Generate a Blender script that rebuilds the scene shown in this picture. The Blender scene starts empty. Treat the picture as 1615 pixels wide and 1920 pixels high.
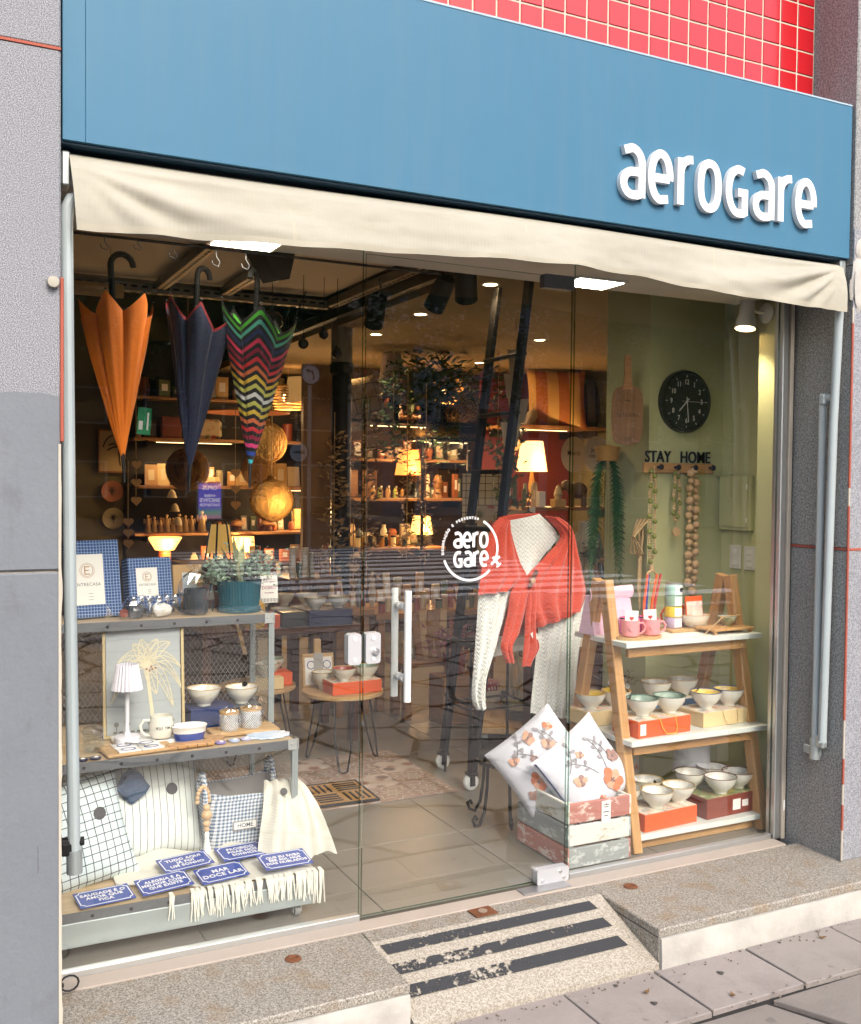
import bpy, bmesh, math, random
from mathutils import Vector, Matrix, noise
R = math.radians
rnd = random.Random(11)
S = bpy.context.scene
COL = S.collection

# ------------------------------------------------------------------ camera
def cam_axes(yaw, pitch, roll):
    cy, sy, cp, sp = math.cos(yaw), math.sin(yaw), math.cos(pitch), math.sin(pitch)
    f = Vector((sy*cp, cy*cp, sp)); r = Vector((cy, -sy, 0)); u = r.cross(f)
    cr, sr = math.cos(roll), math.sin(roll)
    return cr*r + sr*u, -sr*r + cr*u, f
cd = bpy.data.cameras.new('camera'); cam = bpy.data.objects.new('camera', cd); COL.objects.link(cam)
_r, _u, _f = cam_axes(0.46427, -0.028815, 0.009795)
cam.matrix_world = Matrix(((_r.x, _u.x, -_f.x, -1.2917), (_r.y, _u.y, -_f.y, -3.0767), (_r.z, _u.z, -_f.z, 1.4540), (0, 0, 0, 1)))
cd.sensor_fit = 'VERTICAL'; cd.sensor_height = 24.0; cd.lens = 23.73
cd.clip_start = 0.05; cd.clip_end = 500
S.camera = cam

# ------------------------------------------------------------------ world, sun, exposure
SUN_EL, SUN_AZ = R(40), R(178)          # azimuth clockwise from +Y: a hazy sun high behind the camera
w = bpy.data.worlds.new('World'); S.world = w; w.use_nodes = True
nt = w.node_tree; bg = nt.nodes['Background']
sky = nt.nodes.new('ShaderNodeTexSky'); sky.sky_type = 'NISHITA'; sky.sun_disc = False
sky.sun_elevation = SUN_EL; sky.sun_rotation = SUN_AZ; sky.air_density = 1.0; sky.dust_density = 4.0; sky.ozone_density = 1.0
nt.links.new(sky.outputs[0], bg.inputs[0]); bg.inputs[1].default_value = 0.15
sl = bpy.data.lights.new('sun', 'SUN'); sl.energy = 0.9; sl.angle = R(18); sl.color = (1.0, 0.96, 0.9)
so = bpy.data.objects.new('sun', sl); COL.objects.link(so)
sd = Vector((math.sin(SUN_AZ)*math.cos(SUN_EL), math.cos(SUN_AZ)*math.cos(SUN_EL), math.sin(SUN_EL)))
so.rotation_euler = sd.to_track_quat('Z', 'Y').to_euler(); so.location = sd*30
vs = S.view_settings; vs.view_transform = 'Standard'; vs.look = 'None'; vs.exposure = 1.22; vs.gamma = 1.0; vs.use_curve_mapping = False
S.render.engine = 'CYCLES'
cy = S.cycles
cy.use_denoising = True; cy.use_adaptive_sampling = True; cy.adaptive_threshold = 0.035; cy.max_bounces = 6; cy.diffuse_bounces = 3; cy.glossy_bounces = 3; cy.transmission_bounces = 4; cy.transparent_max_bounces = 20
cy.caustics_reflective = False; cy.caustics_refractive = False; cy.sample_clamp_indirect = 6.0

# ------------------------------------------------------------------ mesh helpers
class MB:
    """collects shapes into one mesh; m = material index"""
    def __init__(s): s.v = []; s.f = []; s.m = []
    def add(s, vs, fs, M=None, m=0):
        o = len(s.v)
        s.v += [tuple(M @ Vector(p)) for p in vs] if M else [tuple(p) for p in vs]
        for q in fs: s.f.append(tuple(o+i for i in q)); s.m.append(m)
        return s
    def box(s, c, d, b=0.0, M=None, m=0):
        h = [x/2 for x in d]; b = min(b, min(h)*0.9)
        T = Matrix.Translation(c); T = M @ T if M else T
        if b <= 0:
            vs = [(i*h[0], j*h[1], k*h[2]) for i in (-1, 1) for j in (-1, 1) for k in (-1, 1)]
            return s.add(vs, [(0,1,3,2),(4,6,7,5),(0,4,5,1),(2,3,7,6),(0,2,6,4),(1,5,7,3)], T, m)
        vs = []; ix = {}
        for i in (-1, 1):
            for j in (-1, 1):
                for k in (-1, 1):
                    for a in range(3):
                        ix[i, j, k, a] = len(vs); g = (i, j, k)
                        vs.append(tuple(g[n]*(h[n]-(0 if n == a else b)) for n in range(3)))
        fs = []
        for a in range(3):
            p, q = [n for n in range(3) if n != a]
            for sg in (-1, 1):
                def key(x, y): 
                    g = [0]*3; g[a] = sg; g[p] = x; g[q] = y; return ix[g[0], g[1], g[2], a]
                fs.append([key(-1,-1), key(1,-1), key(1,1), key(-1,1)])
            for x in (-1, 1):
                for y in (-1, 1):
                    def k2(sg, ax):
                        g = [0]*3; g[a] = sg; g[p] = x; g[q] = y; return ix[g[0], g[1], g[2], ax]
                    fs.append([k2(-1,p), k2(1,p), k2(1,q), k2(-1,q)])
        for i in (-1, 1):
            for j in (-1, 1):
                for k in (-1, 1): fs.append([ix[i,j,k,0], ix[i,j,k,1], ix[i,j,k,2]])
        for n, q in enumerate(fs):
            a, b2, c2 = (Vector(vs[t]) for t in q[:3])
            if (b2-a).cross(c2-a).dot(sum((Vector(vs[t]) for t in q), Vector())) < 0: fs[n] = q[::-1]
        return s.add(vs, fs, T, m)
    def tube(s, pts, r, n=8, closed=False, M=None, m=0, caps=True):
        P = [Vector(p) for p in pts]; N = len(P); rs = r if isinstance(r, (list, tuple)) else [r]*N
        T = []
        for i in range(N):
            a = P[(i-1) % N] if (closed or i) else P[i]; b = P[(i+1) % N] if (closed or i < N-1) else P[i]
            t = (b-a); T.append(t.normalized() if t.length > 1e-9 else Vector((0, 0, 1)))
        u = T[0].orthogonal().normalized(); vs = []
        for i in range(N):
            u = (u - T[i]*u.dot(T[i])); u = u.normalized() if u.length > 1e-6 else T[i].orthogonal().normalized()
            w_ = T[i].cross(u)
            for k in range(n):
                a = 2*math.pi*k/n; vs.append(P[i]+(u*math.cos(a)+w_*math.sin(a))*rs[i])
        fs = []
        for i in range(N if closed else N-1):
            j = (i+1) % N
            for k in range(n): fs.append((i*n+k, i*n+(k+1) % n, j*n+(k+1) % n, j*n+k))
        if caps and not closed: fs.append(tuple(range(n))[::-1]); fs.append(tuple((N-1)*n+k for k in range(n)))
        return s.add(vs, fs, M, m)
    def cyl(s, a, b, r, n=16, r2=None, M=None, m=0): return s.tube([a, b], [r, r if r2 is None else r2], n, M=M, m=m)
    def lathe(s, prof, n=24, M=None, m=0, flute=None):
        vs = []; fs = []; rings = []
        for r, z in prof:
            if r < 1e-5: rings.append([len(vs)]); vs.append((0, 0, z))
            else:
                rings.append(list(range(len(vs), len(vs)+n)))
                for k in range(n):
                    a = 2*math.pi*k/n; q = r*(1+(flute[1]*math.cos(flute[0]*a) if flute else 0)); vs.append((q*math.cos(a), q*math.sin(a), z))
        for A, B in zip(rings, rings[1:]):
            if len(A) == 1 and len(B) == 1: continue
            for k in range(n):
                k2 = (k+1) % n
                if len(A) == 1: fs.append((A[0], B[k2], B[k]))
                elif len(B) == 1: fs.append((A[k], A[k2], B[0]))
                else: fs.append((A[k], A[k2], B[k2], B[k]))
        return s.add(vs, fs, M, m)
    def ball(s, c, r, n=12, sc=(1, 1, 1), M=None, m=0):
        k = n//2; pr = [(r*math.sin(math.pi*i/k), -r*math.cos(math.pi*i/k)) for i in range(k+1)]
        T = Matrix.Translation(c) @ Matrix.Diagonal((*sc, 1)); return s.lathe(pr, n, (M @ T) if M else T, m)
    def prism(s, poly, h, M=None, m=0):
        n = len(poly); vs = [(x, y, 0) for x, y in poly]+[(x, y, h) for x, y in poly]
        fs = [tuple(range(n))[::-1], tuple(range(n, 2*n))]+[(i, (i+1) % n, n+(i+1) % n, n+i) for i in range(n)]
        return s.add(vs, fs, M, m)
    def sheet(s, fn, nu, nv, t=0.0, M=None, m=0, mfn=None):
        """fn(u,v)->point, u,v in 0..1; t = thickness (0: single surface)"""
        P = [[Vector(fn(i/nu, j/nv)) for i in range(nu+1)] for j in range(nv+1)]
        vs = [p for row in P for p in row]; W_ = nu+1; fs = []; ms = []
        for j in range(nv):
            for i in range(nu):
                fs.append((j*W_+i, j*W_+i+1, (j+1)*W_+i+1, (j+1)*W_+i)); ms.append(mfn(i, j) if mfn else m)
        if t:
            o = len(vs); back = []
            for j in range(nv+1):
                for i in range(nu+1):
                    du = P[j][min(i+1, nu)]-P[j][max(i-1, 0)]; dv = P[min(j+1, nv)][i]-P[max(j-1, 0)][i]
                    k = du.cross(dv); k = k.normalized() if k.length > 1e-12 else Vector((0, 1, 0)); back.append(P[j][i]-k*t)
            vs += back; n0 = len(fs)
            for q in range(n0): fs.append(tuple(o+i for i in fs[q][::-1])); ms.append(ms[q])
            rim = [i for i in range(nu+1)]+[j*W_+nu for j in range(1, nv+1)]+[nv*W_+i for i in range(nu-1, -1, -1)]+[j*W_ for j in range(nv-1, 0, -1)]
            for a, b in zip(rim, rim[1:]+rim[:1]): fs.append((a, o+a, o+b, b)); ms.append(m)
        k = len(s.v); s.add(vs, fs, M, m); s.m[len(s.m)-len(ms):] = ms
        return s
    def stroke(s, pts, wd, h, closed=False, M=None, m=0, z0=0.0):
        """flat ribbon of width wd along 2D pts, extruded h upwards (local z)"""
        N = len(pts); L = []; Rr = []
        for i in range(N):
            a = Vector(pts[(i-1) % N] if (closed or i) else pts[i]); b = Vector(pts[(i+1) % N] if (closed or i < N-1) else pts[i]); p = Vector(pts[i])
            d1 = (p-a); d2 = (b-p); d1 = d1.normalized() if d1.length > 1e-9 else d2.normalized(); d2 = d2.normalized() if d2.length > 1e-9 else d1
            t = (d1+d2); t = t.normalized() if t.length > 1e-6 else d1; nn = Vector((-t.y, t.x)); k = min(1/max(abs(nn.dot(Vector((-d1.y, d1.x)))), 0.3), 2.2)
            L.append(p+nn*wd/2*k); Rr.append(p-nn*wd/2*k)
        vs = [(p.x, p.y, z0) for p in L]+[(p.x, p.y, z0) for p in Rr]+[(p.x, p.y, z0+h) for p in L]+[(p.x, p.y, z0+h) for p in Rr]; fs = []
        for i in range(N if closed else N-1):
            j = (i+1) % N; fs += [(2*N+i, 3*N+i, 3*N+j, 2*N+j), (i, j, N+j, N+i), (i, 2*N+i, 2*N+j, j), (N+i, N+j, 3*N+j, 3*N+i)]
        if not closed: fs += [(0, N, 3*N, 2*N), (N-1, 3*N-1, 4*N-1, 2*N-1)]
        return s.add(vs, fs, M, m)
    def mesh(s, name, mats, smooth=30):
        me = bpy.data.meshes.new(name); me.from_pydata(s.v, [], s.f)
        for q in (mats if isinstance(mats, (list, tuple)) else [mats]): me.materials.append(q)
        for p, k in zip(me.polygons, s.m): p.material_index = k
        if smooth:
            for p in me.polygons: p.use_smooth = True
            me.set_sharp_from_angle(angle=R(smooth))
        me.update(); return me
    def build(s, name, mats, parent=None, loc=(0, 0, 0), rot=(0, 0, 0), smooth=30): return link(name, s.mesh(name, mats, smooth), parent, loc, rot)

def link(name, me, parent=None, loc=(0, 0, 0), rot=(0, 0, 0)):
    o = bpy.data.objects.new(name, me); COL.objects.link(o); o.location = loc; o.rotation_euler = rot
    if parent: o.parent = parent
    return o
def tag(o, label, cat, group=None):
    o['label'] = label; o['category'] = cat
    if group: o['group'] = group
    return o
def thing(name, label, cat, loc=(0, 0, 0), rz=0.0, group=None, rot=None):
    o = bpy.data.objects.new(name, None); COL.objects.link(o); o.location = loc; o.rotation_euler = rot or (0, 0, R(rz)); o.empty_display_size = 0.05
    return tag(o, label, cat, group)
def struct(o): o['kind'] = 'structure'; return o
def stuff(o): o['kind'] = 'stuff'; return o
def bx(c, d, b=0.0): return MB().box(c, d, b)
def Tm(*l): return Matrix.Translation(l)
def Rm(a, ax): return Matrix.Rotation(R(a), 4, ax)
FRONT = Matrix(((1, 0, 0, 0), (0, 0, -1, 0), (0, 1, 0, 0), (0, 0, 0, 1)))   # local xy drawing -> upright, facing -Y
def arc(cx, cy_, rx, ry, a0, a1, n=12): return [(cx+rx*math.cos(R(a0+(a1-a0)*i/n)), cy_+ry*math.sin(R(a0+(a1-a0)*i/n))) for i in range(n+1)]
def sup(cx, cy_, rx, ry, e=2.6, n=40, a0=0, a1=360):
    o = []
    for i in range(n+(a1-a0 < 360)):
        a = R(a0+(a1-a0)*i/n); c, s_ = math.cos(a), math.sin(a)
        o.append((cx+rx*math.copysign(abs(c)**(2/e), c), cy_+ry*math.copysign(abs(s_)**(2/e), s_)))
    return o
def rrect(w_, h_, r, n=5):
    o = []
    for sx, sy, a in ((1, -1, -90), (1, 1, 0), (-1, 1, 90), (-1, -1, 180)): o += arc(sx*(w_/2-r), sy*(h_/2-r), r, r, a, a+90, n)
    return o
def lerp_tab(tab, x):
    if x <= tab[0][0]: return tab[0][1]
    for (a, p), (b, q) in zip(tab, tab[1:]):
        if x <= b: return p+(q-p)*(x-a)/(b-a)
    return tab[-1][1]
_tc = {}
def text_mesh(body, size, extrude=0.0004, bold=0.0, sx=1.0, mat_=None, align='CENTER', space=1.0):
    cu = bpy.data.curves.new('lettering', 'FONT'); cu.body = body; cu.size = size; cu.extrude = extrude; cu.offset = bold; cu.align_x = align; cu.align_y = 'CENTER'
    cu.resolution_u = 3; cu.space_line = 1.0; cu.space_character = space
    ob = bpy.data.objects.new('lettering', cu); COL.objects.link(ob); bpy.context.view_layer.update()
    me = bpy.data.meshes.new_from_object(ob.evaluated_get(bpy.context.evaluated_depsgraph_get()))
    bpy.data.objects.remove(ob); bpy.data.curves.remove(cu); me.name = 'lettering'
    if sx != 1: me.transform(Matrix.Diagonal((sx, 1, 1, 1)))
    me.materials.clear(); me.materials.append(mat_); return me
# ------------------------------------------------------------------ materials
MATS = {}
def nodes(name):
    m = bpy.data.materials.new(name); m.use_nodes = True; t = m.node_tree; b = t.nodes['Principled BSDF']; return m, t, b
def N(t, kind, **kw):
    n = t.nodes.new(kind)
    for k, v in kw.items():
        if k.startswith('i_'):
            n.inputs[int(k[2:]) if k[2:].isdigit() else k[2:]].default_value = v
        else: setattr(n, k, v)
    return n
def L(t, a, b): t.links.new(a, b)
def coord(t, scale=(1, 1, 1), which='Object', rot=(0, 0, 0)):
    c = N(t, 'ShaderNodeTexCoord'); mp = N(t, 'ShaderNodeMapping'); mp.inputs['Scale'].default_value = scale; mp.inputs['Rotation'].default_value = rot
    L(t, c.outputs[which], mp.inputs['Vector']); return mp.outputs[0]
def nz(t, vec, scale, detail=3.0, rough=0.55, dist=0.0):
    n = N(t, 'ShaderNodeTexNoise'); n.inputs['Scale'].default_value = scale; n.inputs['Detail'].default_value = detail; n.inputs['Roughness'].default_value = rough; n.inputs['Distortion'].default_value = dist
    L(t, vec, n.inputs['Vector']); return n.outputs[0]
def ramp(t, fac, stops, interp='LINEAR'):
    r = N(t, 'ShaderNodeValToRGB'); r.color_ramp.interpolation = interp; e = r.color_ramp.elements
    while len(e) < len(stops): e.new(0.5)
    for k, (p, c) in zip(e, stops): k.position = p; k.color = (*c, 1) if len(c) == 3 else c
    L(t, fac, r.inputs[0]); return r.outputs[0]
def mth(t, op, a, b=None, c=None):
    n = N(t, 'ShaderNodeMath', operation=op)
    for i, x in enumerate((a, b, c)):
        if x is None: continue
        if isinstance(x, (int, float)): n.inputs[i].default_value = x
        else: L(t, x, n.inputs[i])
    return n.outputs[0]
def mixc(t, fac, a, b, blend='MIX'):
    n = N(t, 'ShaderNodeMix', data_type='RGBA', blend_type=blend)
    for sk, x in ((n.inputs[0], fac), (n.inputs[6], a), (n.inputs[7], b)):
        if isinstance(x, (int, float)): sk.default_value = x
        elif isinstance(x, (tuple, list)): sk.default_value = (*x, 1) if len(x) == 3 else x
        else: L(t, x, sk)
    return n.outputs[2]
def bump(t, b, h, strength=0.3, dist=0.004):
    n = N(t, 'ShaderNodeBump'); n.inputs['Strength'].default_value = strength; n.inputs['Distance'].default_value = dist
    L(t, h, n.inputs['Height']); L(t, n.outputs[0], b.inputs['Normal'])
def xyz(t, vec):
    s = N(t, 'ShaderNodeSeparateXYZ'); L(t, vec, s.inputs[0]); return s.outputs
def dk(c, k): return tuple(min(1, x*k) for x in c)

def mat(name, c, r=0.5, metal=0.0, var=0.12, vs=9.0, bmp=0.0, bs=60.0, coat=0.0, emit=None, es=0.0, sheen=0.0, spec=0.5, trans=0.0, tl=0.0):
    """plain material with a little mottling (var) and fine relief (bmp)"""
    if name in MATS: return MATS[name]
    m, t, b = nodes(name); v = coord(t)
    if var: L(t, mixc(t, nz(t, v, vs, 4), dk(c, 1-var), dk(c, 1+var)), b.inputs['Base Color'])
    else: b.inputs['Base Color'].default_value = (*c, 1)
    b.inputs['Roughness'].default_value = r; b.inputs['Metallic'].default_value = metal; b.inputs['Coat Weight'].default_value = coat
    b.inputs['Specular IOR Level'].default_value = spec; b.inputs['Sheen Weight'].default_value = sheen
    b.inputs['Transmission Weight'].default_value = trans
    if emit: b.inputs['Emission Color'].default_value = (*emit, 1); b.inputs['Emission Strength'].default_value = es
    if bmp: bump(t, b, nz(t, v, bs, 3), bmp)
    MATS[name] = m; return m
def fabric(name, c, scale=900, r=0.85, var=0.1, tl=0.0):
    if name in MATS: return MATS[name]
    m, t, b = nodes(name); v = coord(t); x, y, z = xyz(t, v)
    wv = mth(t, 'ADD', mth(t, 'SINE', mth(t, 'MULTIPLY', mth(t, 'ADD', x, y), scale)), mth(t, 'SINE', mth(t, 'MULTIPLY', z, scale)))
    L(t, mixc(t, nz(t, v, 14, 4), dk(c, 1-var), dk(c, 1+var)), b.inputs['Base Color']); b.inputs['Roughness'].default_value = r; b.inputs['Sheen Weight'].default_value = 0.15
    bump(t, b, wv, 0.15, 0.001); MATS[name] = m; return m
def wood(name, c1, c2, axis='X', r=0.45, freq=26.0, stretch=0.06):
    if name in MATS: return MATS[name]
    m, t, b = nodes(name); sc = [1, 1, 1]; sc['XYZ'.index(axis)] = stretch
    v = coord(t, tuple(sc)); n1 = nz(t, v, freq, 6, 0.6, 1.2); n2 = nz(t, v, freq*7, 2, 0.5)
    f = mth(t, 'ADD', mth(t, 'MULTIPLY', n1, 0.75), mth(t, 'MULTIPLY', n2, 0.25))
    L(t, ramp(t, f, [(0.32, c1), (0.5, tuple((a+d)/2 for a, d in zip(c1, c2))), (0.66, c2)]), b.inputs['Base Color']); b.inputs['Roughness'].default_value = r
    bump(t, b, f, 0.12, 0.002); MATS[name] = m; return m
def glow(name, c, es, base=None):
    """lamp shade lit from inside"""
    if name in MATS: return MATS[name]
    m, t, b = nodes(name); v = coord(t); x, y, z = xyz(t, v)
    L(t, mixc(t, nz(t, v, 30, 3), dk(c, 0.8), c), b.inputs['Base Color']); b.inputs['Roughness'].default_value = 0.8
    b.inputs['Emission Color'].default_value = (*(base or c), 1); b.inputs['Emission Strength'].default_value = es
    MATS[name] = m; return m

def granite(name, lo, mid, hi, sc=230.0, stain=None, rough=0.55):
    m, t, b = nodes(name); v = coord(t)
    g = nz(t, v, sc, 2, 0.6); big = nz(t, v, 2.2, 5, 0.6)
    c = ramp(t, g, [(0.36, lo), (0.5, mid), (0.63, hi)])
    c = mixc(t, 0.35, c, ramp(t, nz(t, v, sc*0.37, 2), [(0.42, lo), (0.58, hi)]))
    c = mixc(t, mth(t, 'MULTIPLY', mth(t, 'SUBTRACT', big, 0.5), 0.9), c, dk(mid, 0.55))
    if stain:
        f = ramp(t, nz(t, coord(t, (3, 3, 0.35)), 3.0, 5, 0.65), [(0.52, (0, 0, 0)), (0.72, (1, 1, 1))])
        c = mixc(t, mth(t, 'MULTIPLY', f, stain[1]), c, stain[0])
    L(t, c, b.inputs['Base Color']); b.inputs['Roughness'].default_value = rough
    bump(t, b, g, 0.25, 0.002); MATS[name] = m; return m
granite('granite_pier', (0.10, 0.105, 0.12), (0.215, 0.222, 0.245), (0.40, 0.41, 0.44), 400)
granite('granite_reveal', (0.075, 0.078, 0.078), (0.215, 0.220, 0.215), (0.43, 0.435, 0.425), 340, ((0.14, 0.115, 0.075), 0.35))
granite('granite_step', (0.065, 0.057, 0.046), (0.25, 0.228, 0.19), (0.46, 0.43, 0.38), 380, ((0.22, 0.13, 0.05), 0.6), 0.6)
granite('granite_ramp', (0.16, 0.14, 0.10), (0.34, 0.305, 0.25), (0.52, 0.48, 0.42), 360)
def pier_paint():
    m, t, b = nodes('pier_paint'); v = coord(t); x, y, z = xyz(t, v)
    rg = nz(t, v, 55, 4, 0.6); big = nz(t, v, 1.8, 6, 0.65)
    paint = mixc(t, big, (0.122, 0.138, 0.158), (0.190, 0.210, 0.236))
    sm = ramp(t, nz(t, coord(t, (2.5, 1, 1.2)), 3.5, 4), [(0.60, (0, 0, 0)), (0.72, (1, 1, 1))])
    paint = mixc(t, mth(t, 'MULTIPLY', nz(t, v, 90, 3, .7), 0.35), paint, (0.11, 0.115, 0.13)); paint = mixc(t, mth(t, 'MULTIPLY', sm, 0.45), paint, (0.09, 0.09, 0.10))
    vo = N(t, 'ShaderNodeTexVoronoi', feature='DISTANCE_TO_EDGE'); L(t, mixc(t, 0.06, coord(t, (1, 1, 0.75)), N(t, 'ShaderNodeTexNoise').outputs[1]), vo.inputs['Vector']); vo.inputs['Scale'].default_value = 3.1
    crack = mth(t, 'MULTIPLY', mth(t, 'LESS_THAN', vo.outputs[0], 0.004), mth(t, 'GREATER_THAN', nz(t, v, 2.6, 2), 0.56))
    paint = mixc(t, mth(t, 'MULTIPLY', crack, 0.7), paint, (0.10, 0.10, 0.12))
    g = nz(t, v, 400, 3, 0.7); gr = ramp(t, g, [(0.37, (0.07, 0.074, 0.085)), (0.5, (0.195, 0.202, 0.225)), (0.63, (0.42, 0.43, 0.46))])
    f = mth(t, 'GREATER_THAN', mth(t, 'ADD', z, mth(t, 'MULTIPLY', mth(t, 'SUBTRACT', nz(t, v, 7, 4), 0.5), 0.06)), 1.668)
    L(t, mixc(t, f, paint, gr), b.inputs['Base Color']); b.inputs['Roughness'].default_value = 0.75
    bump(t, b, mth(t, 'SUBTRACT', rg, mth(t, 'MULTIPLY', crack, 0.8)), 0.4, 0.005); MATS['pier_paint'] = m
pier_paint()
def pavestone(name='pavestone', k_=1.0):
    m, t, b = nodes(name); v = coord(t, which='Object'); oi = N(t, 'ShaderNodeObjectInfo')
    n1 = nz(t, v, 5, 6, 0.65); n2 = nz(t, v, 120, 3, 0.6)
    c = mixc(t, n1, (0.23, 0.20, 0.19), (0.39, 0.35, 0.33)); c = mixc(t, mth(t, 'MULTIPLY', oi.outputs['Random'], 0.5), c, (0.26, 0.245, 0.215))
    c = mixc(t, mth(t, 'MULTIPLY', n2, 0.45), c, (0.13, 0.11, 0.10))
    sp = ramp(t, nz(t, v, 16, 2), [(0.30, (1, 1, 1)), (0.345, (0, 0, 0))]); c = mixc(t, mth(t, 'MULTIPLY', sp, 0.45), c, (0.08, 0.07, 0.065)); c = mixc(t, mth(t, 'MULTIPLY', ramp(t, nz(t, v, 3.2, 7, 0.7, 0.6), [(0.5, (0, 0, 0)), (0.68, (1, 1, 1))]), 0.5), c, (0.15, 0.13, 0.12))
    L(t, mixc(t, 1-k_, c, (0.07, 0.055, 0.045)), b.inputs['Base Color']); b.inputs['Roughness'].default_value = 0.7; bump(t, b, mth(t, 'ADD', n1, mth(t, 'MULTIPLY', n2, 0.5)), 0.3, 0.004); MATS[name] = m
pavestone(); pavestone('crazy_stone_shaded', 0.72)  # crazy paving: same stone, shade painted in by darkening, dims its reflection
def glass_mat(name, tint=(0.97, 0.985, 0.975), ior=1.52, refl=1.8):
    m = bpy.data.materials.new(name); m.use_nodes = True; t = m.node_tree; t.nodes.clear()
    o = N(t, 'ShaderNodeOutputMaterial'); tr = N(t, 'ShaderNodeBsdfTransparent'); gl = N(t, 'ShaderNodeBsdfGlossy'); fr = N(t, 'ShaderNodeFresnel'); mx = N(t, 'ShaderNodeMixShader')
    tr.inputs[0].default_value = (*tint, 1); gl.inputs[0].default_value = (1, 1, 1, 1); gl.inputs['Roughness'].default_value = 0.0; fr.inputs[0].default_value = ior
    ge = N(t, 'ShaderNodeNewGeometry'); L(t, mth(t, 'MULTIPLY', mth(t, 'MULTIPLY', fr.outputs[0], refl), mth(t, 'SUBTRACT', 1.0, ge.outputs['Backfacing'])), mx.inputs[0]); L(t, tr.outputs[0], mx.inputs[1]); L(t, gl.outputs[0], mx.inputs[2]); L(t, mx.outputs[0], o.inputs[0]); MATS[name] = m; return m
glass_mat('pane_glass', (0.98, 0.99, 0.985), 1.52, 2.35); glass_mat('jar_glass', (0.93, 0.95, 0.95), 1.5); glass_mat('cellophane', (0.95, 0.95, 0.95), 1.45, 4.5)
glass_mat('pane_edge', (0.25, 0.42, 0.36), 1.5)
def worn_stripe():
    m = bpy.data.materials.new('worn_black_paint'); m.use_nodes = True; t = m.node_tree; b = t.nodes['Principled BSDF']; o = t.nodes['Material Output']
    b.inputs['Base Color'].default_value = (0.028, 0.03, 0.034, 1); b.inputs['Roughness'].default_value = 0.7
    v = coord(t); x = xyz(t, v)[0]
    wear = mth(t, 'ADD', nz(t, v, 34, 6, 0.7), mth(t, 'MULTIPLY', mth(t, 'ABSOLUTE', mth(t, 'SUBTRACT', x, 0.24)), 0.34))
    wear = mth(t, 'ADD', wear, mth(t, 'MULTIPLY', mth(t, 'SUBTRACT', nz(t, v, 5, 2), 0.5), 0.35))
    tr = N(t, 'ShaderNodeBsdfTransparent'); mx = N(t, 'ShaderNodeMixShader'); L(t, mth(t, 'GREATER_THAN', wear, 0.475), mx.inputs[0]); L(t, tr.outputs[0], mx.inputs[1]); L(t, b.outputs[0], mx.inputs[2]); L(t, mx.outputs[0], o.inputs[0]); MATS['worn_black_paint'] = m
worn_stripe()
def fascia_mat():
    m, t, b = nodes('fascia_blue'); v = coord(t); st = nz(t, coord(t, (7, 7, 0.5)), 3, 5, 0.6); n = nz(t, v, 1.6, 5, 0.6)
    c = mixc(t, n, (0.040, 0.140, 0.235), (0.052, 0.165, 0.266)); c = mixc(t, mth(t, 'MULTIPLY', ramp(t, st, [(0.45, (0, 0, 0)), (0.8, (1, 1, 1))]), 0.45), c, (0.075, 0.165, 0.235))
    L(t, c, b.inputs['Base Color']); b.inputs['Roughness'].default_value = 0.55; b.inputs['Specular IOR Level'].default_value = 0.3; MATS['fascia_blue'] = m
fascia_mat()
def canvas_mat():
    m, t, b = nodes('awning_canvas'); v = coord(t); x, y, z = xyz(t, v); n = nz(t, v, 2.5, 6, 0.65)
    c = mixc(t, n, (0.275, 0.262, 0.212), (0.41, 0.392, 0.325)); c = mixc(t, mth(t, 'MULTIPLY', ramp(t, nz(t, coord(t, (1.2, 1, 6)), 4, 6, .7), [(.5, (0, 0, 0)), (.75, (1, 1, 1))]), .35), c, (0.25, 0.225, 0.165)); scr = ramp(t, nz(t, coord(t, (1, 1, 3)), 10, 6, 0.8, 3.0), [(0.66, (0, 0, 0)), (0.74, (1, 1, 1))])
    c = mixc(t, mth(t, 'MULTIPLY', scr, 0.35), c, (0.24, 0.21, 0.15)); L(t, c, b.inputs['Base Color']); b.inputs['Roughness'].default_value = 0.8
    bump(t, b, mth(t, 'SINE', mth(t, 'MULTIPLY', x, 520)), 0.08, 0.001); MATS['awning_canvas'] = m
canvas_mat()
def lines_mat(name, base, line, pitch, wd, grid=True, wob=0.0, rough=0.85, xz=False):
    m, t, b = nodes(name); v = coord(t); x, y, z = xyz(t, v); y = z if xz else y
    wv = mth(t, 'MULTIPLY', mth(t, 'SUBTRACT', nz(t, v, 9, 2), 0.5), wob)
    fx = mth(t, 'LESS_THAN', mth(t, 'FRACT', mth(t, 'DIVIDE', mth(t, 'ADD', x, wv), pitch)), wd)
    f = mth(t, 'MAXIMUM', fx, mth(t, 'LESS_THAN', mth(t, 'FRACT', mth(t, 'DIVIDE', mth(t, 'ADD', y, wv), pitch)), wd)) if grid else fx
    L(t, mixc(t, f, mixc(t, nz(t, v, 20, 4), dk(base, 0.9), base), line), b.inputs['Base Color']); b.inputs['Roughness'].default_value = rough
    bump(t, b, nz(t, v, 260, 2), 0.25, 0.001); MATS[name] = m; return m
lines_mat('grid_cloth', (0.70, 0.80, 0.82), (0.07, 0.08, 0.10), 0.026, 0.11, True, 0.006)
lines_mat('stripe_cloth', (0.72, 0.76, 0.72), (0.16, 0.18, 0.18), 0.024, 0.10, False, 0.004)
lines_mat('plaid_navy', (0.03, 0.07, 0.22), (0.30, 0.42, 0.62), 0.011, 0.16, True, 0.006, xz=True)
lines_mat('towel_check', (0.72, 0.62, 0.42), (0.06, 0.06, 0.06), 0.05, 0.09, True, 0.0, xz=True)
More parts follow.
